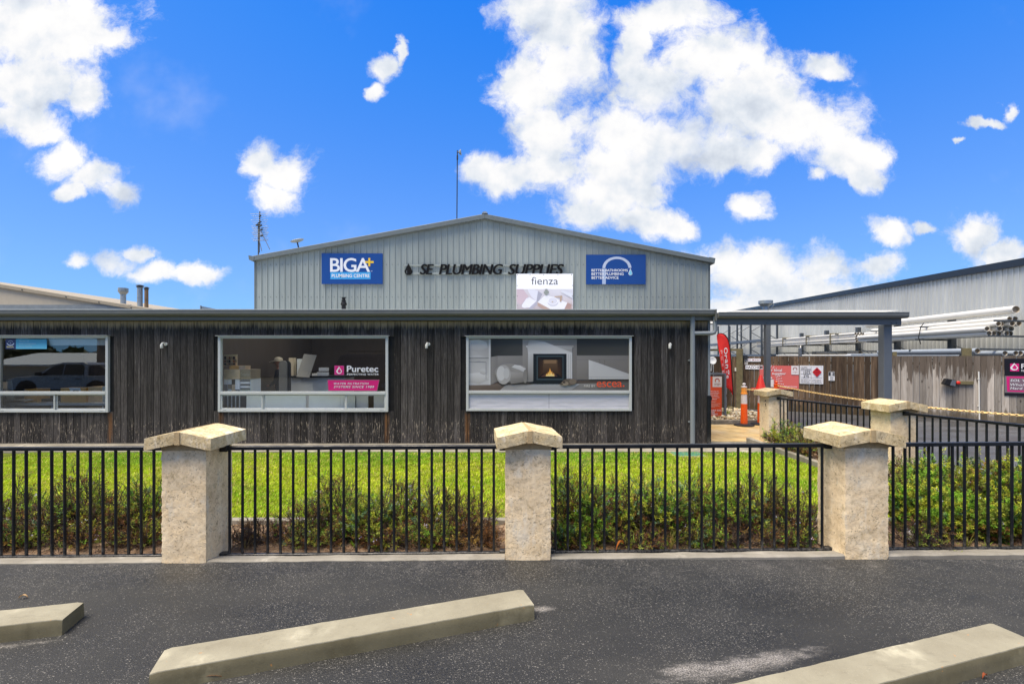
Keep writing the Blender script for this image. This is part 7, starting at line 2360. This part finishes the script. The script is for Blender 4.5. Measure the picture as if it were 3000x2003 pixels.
# arch-topped grey panel
Y = 11.2
e = empty('arched_panel', (X(828, Y), Y, -0.1), 'tall grey round-topped shower panel standing inside the middle window', 'panel')
m = MB(); x0, x1 = X(817, Y), X(840, Y); zt = Z(1056, Y); r = (x1 - x0) / 2
poly = [(x0, -0.1), (x1, -0.1)] + [((x0 + x1) / 2 + r * math.cos(R(a)), zt - r + r * math.sin(R(a))) for a in range(0, 181, 15)]
m.prism(poly, 'y', Y, Y + 0.05); m.build('panel', 'arch_grey', e)
m = MB(); poly = [(x0 + 0.03, -0.1), (x1 + 0.07, -0.1)] + [((x0 + x1) / 2 + 0.05 + (r + 0.01) * math.cos(R(a)), zt - r + r * math.sin(R(a))) for a in range(0, 181, 15)]
m.prism(poly, 'y', Y + 0.055, Y + 0.09); m.build('rim', 'counter_dark', e)
# counter and things on it
Y = 12.0
e = empty('service_counter', (X(930, Y), Y, -0.1), 'grey and white service counter inside the middle window', 'counter')
ibox('front_panel', 'counter_white', 848, 1010, 1106, 1225, Y, 0.7, '', '', parent=e)
ibox('worktop', 'counter_dark', 845, 1015, 1101, 1106, Y - 0.06, 0.8, '', '', parent=e)
for a, b, c, d, mt, lab in ((846, 860, 1048, 1101, 'cap_beige', 'cream brochure tower left on the counter'), (870, 886, 1051, 1101, 'panel_white', 'white brochure tower in the middle of the counter'), (914, 926, 1094, 1101, 'paper_white', 'small white box on the counter'), (928, 957, 1090, 1101, 'paper_white', 'white box with open lid on the counter'), (934, 957, 1077, 1087, 'paper_white', 'upper white box stacked on the counter')):
    ibox('counter_box', mt, a, b, c, d, Y + 0.1, 0.15, lab, 'box')
m = MB(); Yp = 11.6
m.add([(X(868, Yp), Yp, Z(1103, Yp)), (X(906, Yp), Yp, Z(1106, Yp)), (X(913, Yp), Yp + 0.3, Z(1040, Yp)), (X(875, Yp), Yp + 0.3, Z(1036, Yp))], [(0, 1, 2, 3)])
o = m.build('notice_board', 'arch_grey'); tag(o, 'tilted pale grey notice board behind the counter brochures', 'notice board')
# white boards low behind the sashes of the middle window
e = ibox('low_display_panel', 'panel_white', 722, 896, 1156, 1196, 10.02, 0.03, 'left pale panel behind the low sashes of the middle window', 'panel')
ibox('low_display_panel', 'panel_white', 905, 1040, 1156, 1196, 10.02, 0.03, 'middle pale panel behind the low sashes of the middle window', 'panel')
ibox('low_display_panel', 'counter_white', 1043, 1078, 1158, 1196, 10.06, 0.03, 'right greyish panel behind the low sashes of the middle window', 'panel')
ibox('low_display_panel', 'counter_white', 1095, 1128, 1158, 1196, 10.06, 0.03, 'last narrow panel behind the low sashes of the middle window', 'panel')
# left window: desk and papers
e = empty('desk', (X(150, 10.3), 10.3, -0.1), 'white desk behind the low sashes of the left window', 'desk')
ibox('desktop', 'counter_white', 15, 318, 1181, 1187, 10.2, 0.7, '', '', parent=e)
for a in (30, 150, 300): ibox('leg', 'counter_white', a, a + 5, 1187, 1225, 10.3, 0.05, '', '', parent=e)
for a, b, c, d, mt, Yb, lab in ((178, 252, 1136, 1149, 'cardboard', 10.4, 'long cardboard box in the left window'), (252, 300, 1133, 1149, 'oak_veneer', 10.45, 'brown box at the right of the left window'), (300, 313, 1132, 1147, 'paper_white', 10.2, 'white carton at the right jamb of the left window'), (72, 108, 1139, 1149, 'cardboard', 10.4, 'orange cardboard tray in the left window')):
    ibox('carton', mt, a, b, c, d + 30, Yb, 0.3, lab, 'box')
ibox('document_tray', 'rack_dark', 175, 290, 1162, 1181, 10.5, 0.3, 'dark document tray on the desk in the left window', 'tray')
ibox('computer', 'counter_dark', 100, 142, 1168, 1181, 10.5, 0.3, 'dark computer box on the desk in the left window', 'computer')
m = MB(); Yp = 10.05
m.add([(X(202, Yp), Yp, Z(1136, Yp)), (X(235, Yp), Yp, Z(1136, Yp)), (X(241, Yp), Yp - 0.02, Z(1147, Yp)), (X(209, Yp), Yp - 0.02, Z(1147, Yp))], [(0, 1, 2, 3)])
o = m.build('leaflet', 'paper_white'); tag(o, 'white leaflet with a dark square on the left window sill', 'leaflet')
m = MB(); m.add([(X(214, Yp), Yp - 0.006, Z(1140.5, Yp)), (X(231, Yp), Yp - 0.006, Z(1140.5, Yp)), (X(234, Yp), Yp - 0.022, Z(1146, Yp)), (X(217, Yp), Yp - 0.022, Z(1146, Yp))], [(0, 1, 2, 3)])
m.build('printed_square', 'counter_dark', o)
m = MB(); m.add([(X(18, 10.1), 10.1, Z(1172, 10.1)), (X(42, 10.1), 10.1, Z(1172, 10.1)), (X(35, 10.1), 10.1, Z(1114, 10.1)), (X(18, 10.1), 10.1, Z(1114, 10.1))], [(0, 1, 2, 3)])
o = m.build('display_card', 'paper_white'); tag(o, 'tall white card leaning in the left corner of the left window', 'card')
m = MB(); vs, fs = [], []
for i in range(9):
    a = X(30 + i * 7, 10.3); zz = Z(1174 - 3.5 * math.sin(i / 8 * 3.0), 10.3)
    vs += [(a, 10.22, zz), (a + 0.02, 10.45, zz + 0.02)]
for i in range(8): fs.append((2 * i, 2 * i + 2, 2 * i + 3, 2 * i + 1))
m.add(vs, fs); o = m.build('open_catalogue', 'paper_white', None, smooth=True); tag(o, 'open white catalogue lying on the desk in the left window', 'book')

# person in a cap behind the arched panel
def person():
    Y = 12.6; x = X(822, Y); z0 = -0.1
    e = empty('person', (x, Y, z0), 'person in a beige cap and dark clothes standing inside the shop', 'person')
    sk = {'pelvis': (0, 0, 0.95), 'belly': (0, 0, 1.12), 'chest': (-0.01, 0, 1.32), 'neck': (-0.03, 0, 1.47), 'head0': (-0.05, 0, 1.55), 'head1': (-0.06, 0, 1.66), 'head2': (-0.055, 0, 1.73),
          'shl': (0.0, -0.17, 1.40), 'ell': (-0.04, -0.22, 1.14), 'wrl': (-0.20, -0.18, 1.02), 'hal': (-0.28, -0.16, 1.03), 'shr': (0.0, 0.17, 1.40), 'elr': (-0.03, 0.22, 1.14), 'wrr': (-0.19, 0.18, 1.02), 'har': (-0.27, 0.16, 1.03),
          'hil': (0, -0.09, 0.90), 'knl': (-0.02, -0.10, 0.50), 'anl': (0.01, -0.10, 0.08), 'tol': (-0.15, -0.11, 0.03), 'hir': (0, 0.09, 0.90), 'knr': (-0.02, 0.10, 0.50), 'anr': (0.01, 0.10, 0.08), 'tor': (-0.15, 0.11, 0.03)}
    rad = {'pelvis': 0.14, 'belly': 0.13, 'chest': 0.145, 'neck': 0.055, 'head0': 0.07, 'head1': 0.095, 'head2': 0.08, 'shl': 0.065, 'ell': 0.045, 'wrl': 0.033, 'hal': 0.035, 'shr': 0.065, 'elr': 0.045, 'wrr': 0.033, 'har': 0.035,
           'hil': 0.09, 'knl': 0.062, 'anl': 0.045, 'tol': 0.04, 'hir': 0.09, 'knr': 0.062, 'anr': 0.045, 'tor': 0.04}
    ed = [('pelvis', 'belly'), ('belly', 'chest'), ('chest', 'neck'), ('neck', 'head0'), ('head0', 'head1'), ('head1', 'head2'), ('chest', 'shl'), ('shl', 'ell'), ('ell', 'wrl'), ('wrl', 'hal'), ('chest', 'shr'), ('shr', 'elr'), ('elr', 'wrr'), ('wrr', 'har'),
          ('pelvis', 'hil'), ('hil', 'knl'), ('knl', 'anl'), ('anl', 'tol'), ('pelvis', 'hir'), ('hir', 'knr'), ('knr', 'anr'), ('anr', 'tor')]
    ks = list(sk); ix = {k: i for i, k in enumerate(ks)}
    me = bpy.data.meshes.new('body'); me.from_pydata([sk[k] for k in ks], [(ix[a], ix[b]) for a, b in ed], [])
    o = link_mesh('body', me, e, None, None, True)
    o.modifiers.new('skin', 'SKIN'); sv = me.skin_vertices[0].data
    for k in ks: sv[ix[k]].radius = (rad[k], rad[k])
    sv[ix['pelvis']].use_root = True
    ss = o.modifiers.new('sub', 'SUBSURF'); ss.levels = 1; ss.render_levels = 1
    T = new_mat('person_skin_cloth'); zz = T.sep(T.obj)[2]; xx = T.sep(T.obj)[0]
    hand = T.math('LESS_THAN', xx, -0.19)
    f = T.math('MAXIMUM', T.math('GREATER_THAN', zz, 1.46), T.math('MULTIPLY', hand, T.math('GREATER_THAN', zz, 0.5)))
    setp(T, T.mix(f, srgb(40, 40, 46), srgb(150, 104, 80)), 0.8)
    me.materials.append(T.m)
    m = MB(); m.lathe([(0.108, 0.0), (0.110, 0.03), (0.098, 0.075), (0.06, 0.105), (0.01, 0.115)], (-0.055, 0, 1.665), 18)
    m.prism([(-0.14, 0), (-0.26, -0.035), (-0.27, -0.028), (-0.14, 0.015)], 'y', -0.075, 0.075); n = len(m.v)
    m.v[-8:] = [(a, b, c + 1.675) for a, b, c in m.v[-8:]]
    m.build('cap', 'cap_beige', e, smooth=True, local=True)
    m = MB()
    for s in (-1, 1): m.lathe([(0.012, -0.006), (0.014, 0), (0.008, 0.006)], (-0.148, s * 0.032, 1.64), 8)
    m.build('eye', 'black_plastic', e, local=True)
    m = MB(); m.prism([(-0.145, 1.635), (-0.178, 1.598), (-0.148, 1.59)], 'y', -0.012, 0.012); m.build('nose', 'skin', e, local=True)
person()

# ================================================================== ACROSS THE CAR PARK (mirrored in the windows)
GLY = WY + 0.012
def mirror_y(Yv): return 2 * GLY - Yv
def wheel(e, x, y, r=0.38):
    M = Matrix.Translation((x, y, r)) @ Matrix.Rotation(R(90), 4, 'X')
    m = MB(); m.lathe([(r * 0.62, -0.12), (r * 0.95, -0.12), (r, -0.09), (r, 0.09), (r * 0.95, 0.12), (r * 0.62, 0.12)], (0, 0, 0), 22, M); t = m.build('wheel', 'tyre', e, smooth=True, local=True)
    m = MB(); m.lathe([(0.03, -0.125), (r * 0.6, -0.115), (r * 0.62, 0.115), (0.03, 0.125)], (0, 0, 0), 14, M)
    o = m.build('rim', 'rim', t, smooth=True, local=True)
def ute(loc, rz, label):
    e = empty('pickup_truck', loc, label, 'pickup truck', None, rz)
    W2 = 0.93
    def side(profile, w0, w1, name, mat):
        """profile points (x,z); width tapers with height between w0 (low) and w1 (high)"""
        zs = [p[1] for p in profile]; lo, hi = min(zs), max(zs)
        m = MB(); n = len(profile); vs = []
        for s in (-1, 1):
            for (x, z) in profile: vs.append((x, s * (w0 + (w1 - w0) * (z - lo) / (hi - lo)), z))
        m.add(vs, [tuple(range(n)), tuple(reversed(range(n, 2 * n)))] + [(i, (i + 1) % n, n + (i + 1) % n, n + i) for i in range(n)])
        return m.build(name, mat, e, local=True, bevel=0.03)
    side([(-2.65, 0.50), (-2.68, 0.80), (-2.60, 1.00), (-2.30, 1.08), (-1.35, 1.16), (1.0, 1.16), (2.55, 1.18), (2.62, 0.75), (2.55, 0.50), (2.0, 0.45), (1.1, 0.42), (-1.2, 0.42), (-2.2, 0.45)], W2, W2 - 0.05, 'body', 'car_silver')
    side([(-2.62, 0.36), (-2.66, 0.52), (2.60, 0.52), (2.56, 0.40)], W2 - 0.01, W2 + 0.01, 'bumper', 'car_black')
    side([(-1.40, 1.15), (-0.65, 1.70), (-0.20, 1.80), (0.75, 1.80), (1.00, 1.70), (1.12, 1.15)], W2 - 0.06, W2 - 0.22, 'cabin', 'car_silver')
    side([(1.14, 1.17), (1.10, 1.66), (1.6, 1.68), (2.05, 1.35), (2.5, 1.30), (2.52, 1.17)], W2 - 0.08, W2 - 0.16, 'tray_cover', 'car_black')
    for s in (-1, 1):
        m = MB(); 
        for prof in ([(-1.12, 1.20), (-0.62, 1.62), (-0.25, 1.70), (-0.12, 1.70), (-0.12, 1.20)], [(-0.06, 1.20), (-0.06, 1.70), (0.70, 1.70), (0.85, 1.62), (0.92, 1.20)]):
            vs = []
            for d in (0, 0.012):
                for (x, z) in prof: vs.append((x, s * (W2 - 0.06 - 0.16 * (z - 1.15) / 0.65 + 0.004 + d), z))
            n = len(prof); m.add(vs, [tuple(range(n)), tuple(range(n, 2 * n))] + [(i, (i + 1) % n, n + (i + 1) % n, n + i) for i in range(n)])
        m.build('side_window', 'car_glass', e, local=True)
        m = MB(); m.box(-1.2, -1.0, s * (W2 + 0.02), s * (W2 + 0.17), 1.16, 1.32); m.build('wing_mirror', 'car_black', e, local=True)
        m = MB()
        for x in (-0.32, 0.68): m.box(x - 0.1, x + 0.1, s * (W2 - 0.03), s * (W2 + 0.02), 0.99, 1.03)
        m.build('door_handle', 'car_black', e, local=True)
        for x in (-1.75, 1.55):
            m = MB(); m.lathe([(0.50, -0.06), (0.50, 0.06)], (0, 0, 0), 26, Matrix.Translation((x, s * (W2 - 0.045), 0.44)) @ Matrix.Rotation(R(90), 4, 'X')); m.build('wheel_arch', 'car_black', e, local=True)
            wheel(e, x, s * (W2 - 0.08))
    m = MB(); m.add([(-1.36, -0.78, 1.19), (-1.36, 0.78, 1.19), (-0.70, 0.68, 1.68), (-0.70, -0.68, 1.68)], [(0, 1, 2, 3)]); m.v = [(a - 0.025, b, c + 0.02) for a, b, c in m.v]; m.build('windscreen', 'car_glass', e, local=True)
    for s in (-1, 1):
        m = MB(); m.cbox(-2.67, -2.40, s * 0.70 - 0.18, s * 0.70 + 0.18, 0.86, 1.0, 0.02); m.build('headlight', 'white_tape', e, local=True)
    return e
def wagon(loc, rz, label):
    e = empty('four_wheel_drive', loc, label, 'car', None, rz)
    W2 = 0.93
    def slab(prof, w0, w1, name, mat, bev=0.03):
        zs = [p[1] for p in prof]; lo, hi = min(zs), max(zs); n = len(prof); m = MB(); vs = []
        for s in (-1, 1):
            for (x, z) in prof: vs.append((x, s * (w0 + (w1 - w0) * (z - lo) / (hi - lo)), z))
        m.add(vs, [tuple(range(n)), tuple(reversed(range(n, 2 * n)))] + [(i, (i + 1) % n, n + (i + 1) % n, n + i) for i in range(n)])
        return m.build(name, mat, e, local=True, bevel=bev)
    slab([(-2.1, 0.5), (-2.15, 0.85), (-2.05, 1.08), (-1.0, 1.16), (2.15, 1.16), (2.2, 0.5)], W2, W2 - 0.03, 'body', 'car_charcoal')
    slab([(-1.05, 1.15), (-0.62, 1.76), (-0.3, 1.84), (2.05, 1.84), (2.14, 1.15)], W2 - 0.05, W2 - 0.15, 'cabin', 'car_charcoal')
    slab([(-2.35, 0.45), (-2.4, 0.75), (-2.1, 0.8), (-2.1, 0.45)], 0.9, 0.9, 'bull_bar', 'car_black', 0.02)
    for s in (-1, 1):
        m = MB()
        for prof in ([(-0.85, 1.22), (-0.52, 1.70), (0.15, 1.74), (0.15, 1.22)], [(0.25, 1.22), (0.25, 1.74), (1.05, 1.74), (1.05, 1.22)], [(1.15, 1.22), (1.15, 1.74), (1.98, 1.72), (2.02, 1.22)]):
            vs = []
            for d in (0, 0.01):
                for (x, z) in prof: vs.append((x, s * (W2 - 0.05 - 0.10 * (z - 1.15) / 0.69 + 0.004 + d), z))
            n = len(prof); m.add(vs, [tuple(range(n)), tuple(range(n, 2 * n))] + [(i, (i + 1) % n, n + (i + 1) % n, n + i) for i in range(n)])
        m.build('side_window', 'car_glass', e, local=True)
        for x in (-1.42, 1.42): wheel(e, x, s * (W2 - 0.06), 0.41)
        m = MB(); m.box(-0.72, -0.55, s * (W2), s * (W2 + 0.16), 1.2, 1.36); m.build('wing_mirror', 'car_black', e, local=True)
    m = MB()
    for y in (-0.65, 0.65): m.tube((-0.3, y, 1.97), (1.9, y, 1.97), 0.025, 6)
    for x in (-0.2, 0.5, 1.2, 1.8): m.tube((x, -0.7, 1.95), (x, 0.7, 1.95), 0.025, 6)
    for x in (0, 0.9, 1.7):
        for y in (-0.65, 0.65): m.tube((x, y, 1.82), (x, y, 1.97), 0.02, 6)
    m.build('roof_rack', 'car_black', e, local=True)
    return e
Yv = 23.6
ute(((X(80, Yv) + 2.65), mirror_y(Yv), 0.0), 0.0, 'silver pickup truck parked across the car park, mirrored in the left window')
Yv = 22.5
wagon((X(905, Yv) + 2.4, mirror_y(Yv), 0.0), 0.0, 'charcoal four-wheel drive mirrored in the middle window')
bs = empty('brown_shed', (-6, -22, 0), 'brown metal shed across the road, mirrored in the windows', 'shed')
Yv = 42.0; bx0, bx1, byy = X(283, Yv), 30.0, mirror_y(Yv)
x = bx0
while x < bx1:
    m = MB(); vs, fs = [], []
    pts = ribprofile(8, 0.2)
    for a, d in pts: vs += [(x + a, byy + d, -0.16), (x + a, byy + d, 4.6)]
    for k in range(len(pts) - 1): fs.append((2 * k, 2 * k + 2, 2 * k + 3, 2 * k + 1))
    m.add(vs, fs); m.build('cladding_sheet', 'brown_cladding', bs); x += 1.6
m = MB(); m.box(bx0, bx1, byy - 14, byy - 0.05, -0.16, 4.55); m.build('wall', 'brown_cladding', bs)
m = MB(); m.box(bx0 - 0.2, bx1 + 0.2, byy - 14.2, byy + 0.25, 4.6, 4.75); m.build('roof', 'rack_dark', bs)
ws = empty('pale_shed', (-62, -45, 0), 'low pale shed far across the road, mirrored in the left window', 'shed')
Yv = 66; yy = mirror_y(Yv)
m = MB(); m.prism([(X(-60, Yv), -0.2), (X(280, Yv), -0.2), (X(280, Yv), 1.9), (X(-60, Yv), 2.2)], 'y', yy - 6, yy); m.build('wall', 'cream_render', ws)
m = MB(); m.prism([(yy + 0.5, 2.0), (yy - 8, 3.9), (yy - 8, 4.1), (yy + 0.5, 2.2)], 'x', X(-60, Yv), X(282, Yv)); m.build('roof', 'roof_sheet', ws)
# wooded ridge beyond
rng = np.random.default_rng(77)
n = 9000
px = rng.uniform(-260, 900, n); Yq = rng.uniform(140, 175, n)
xx = (px - 1500) * Yq / FPX; zt = rng.uniform(0, 1, n) * (9.0 + 2.2 * np.sin(px * 0.021) + 1.5 * np.sin(px * 0.06 + 1)) 
p = np.stack([xx, 2 * GLY - Yq, zt], 1)
d1 = rng.normal(0, 1, (n, 3)); d1 /= np.linalg.norm(d1, axis=1, keepdims=True); d2 = np.cross(d1, rng.normal(0, 1, (n, 3))); d2 /= np.linalg.norm(d2, axis=1, keepdims=True)
V = np.zeros((n, 4, 3)); V[:, 0] = p - d1 * 1.3; V[:, 1] = p + d2 * 0.9; V[:, 2] = p + d1 * 1.3; V[:, 3] = p - d2 * 0.9
c = np.array([0.035, 0.055, 0.022]) * rng.uniform(0.6, 1.5, (n, 1))
o = link_mesh('distant_wood', np_mesh('distant_wood', V.reshape(-1, 3), np.arange(n * 4).reshape(n, 4), 'leaves', np.repeat(c, 4, axis=0)))
tag(o, 'dark wooded ridge far away, mirrored in the left window', 'wood', kind='stuff')
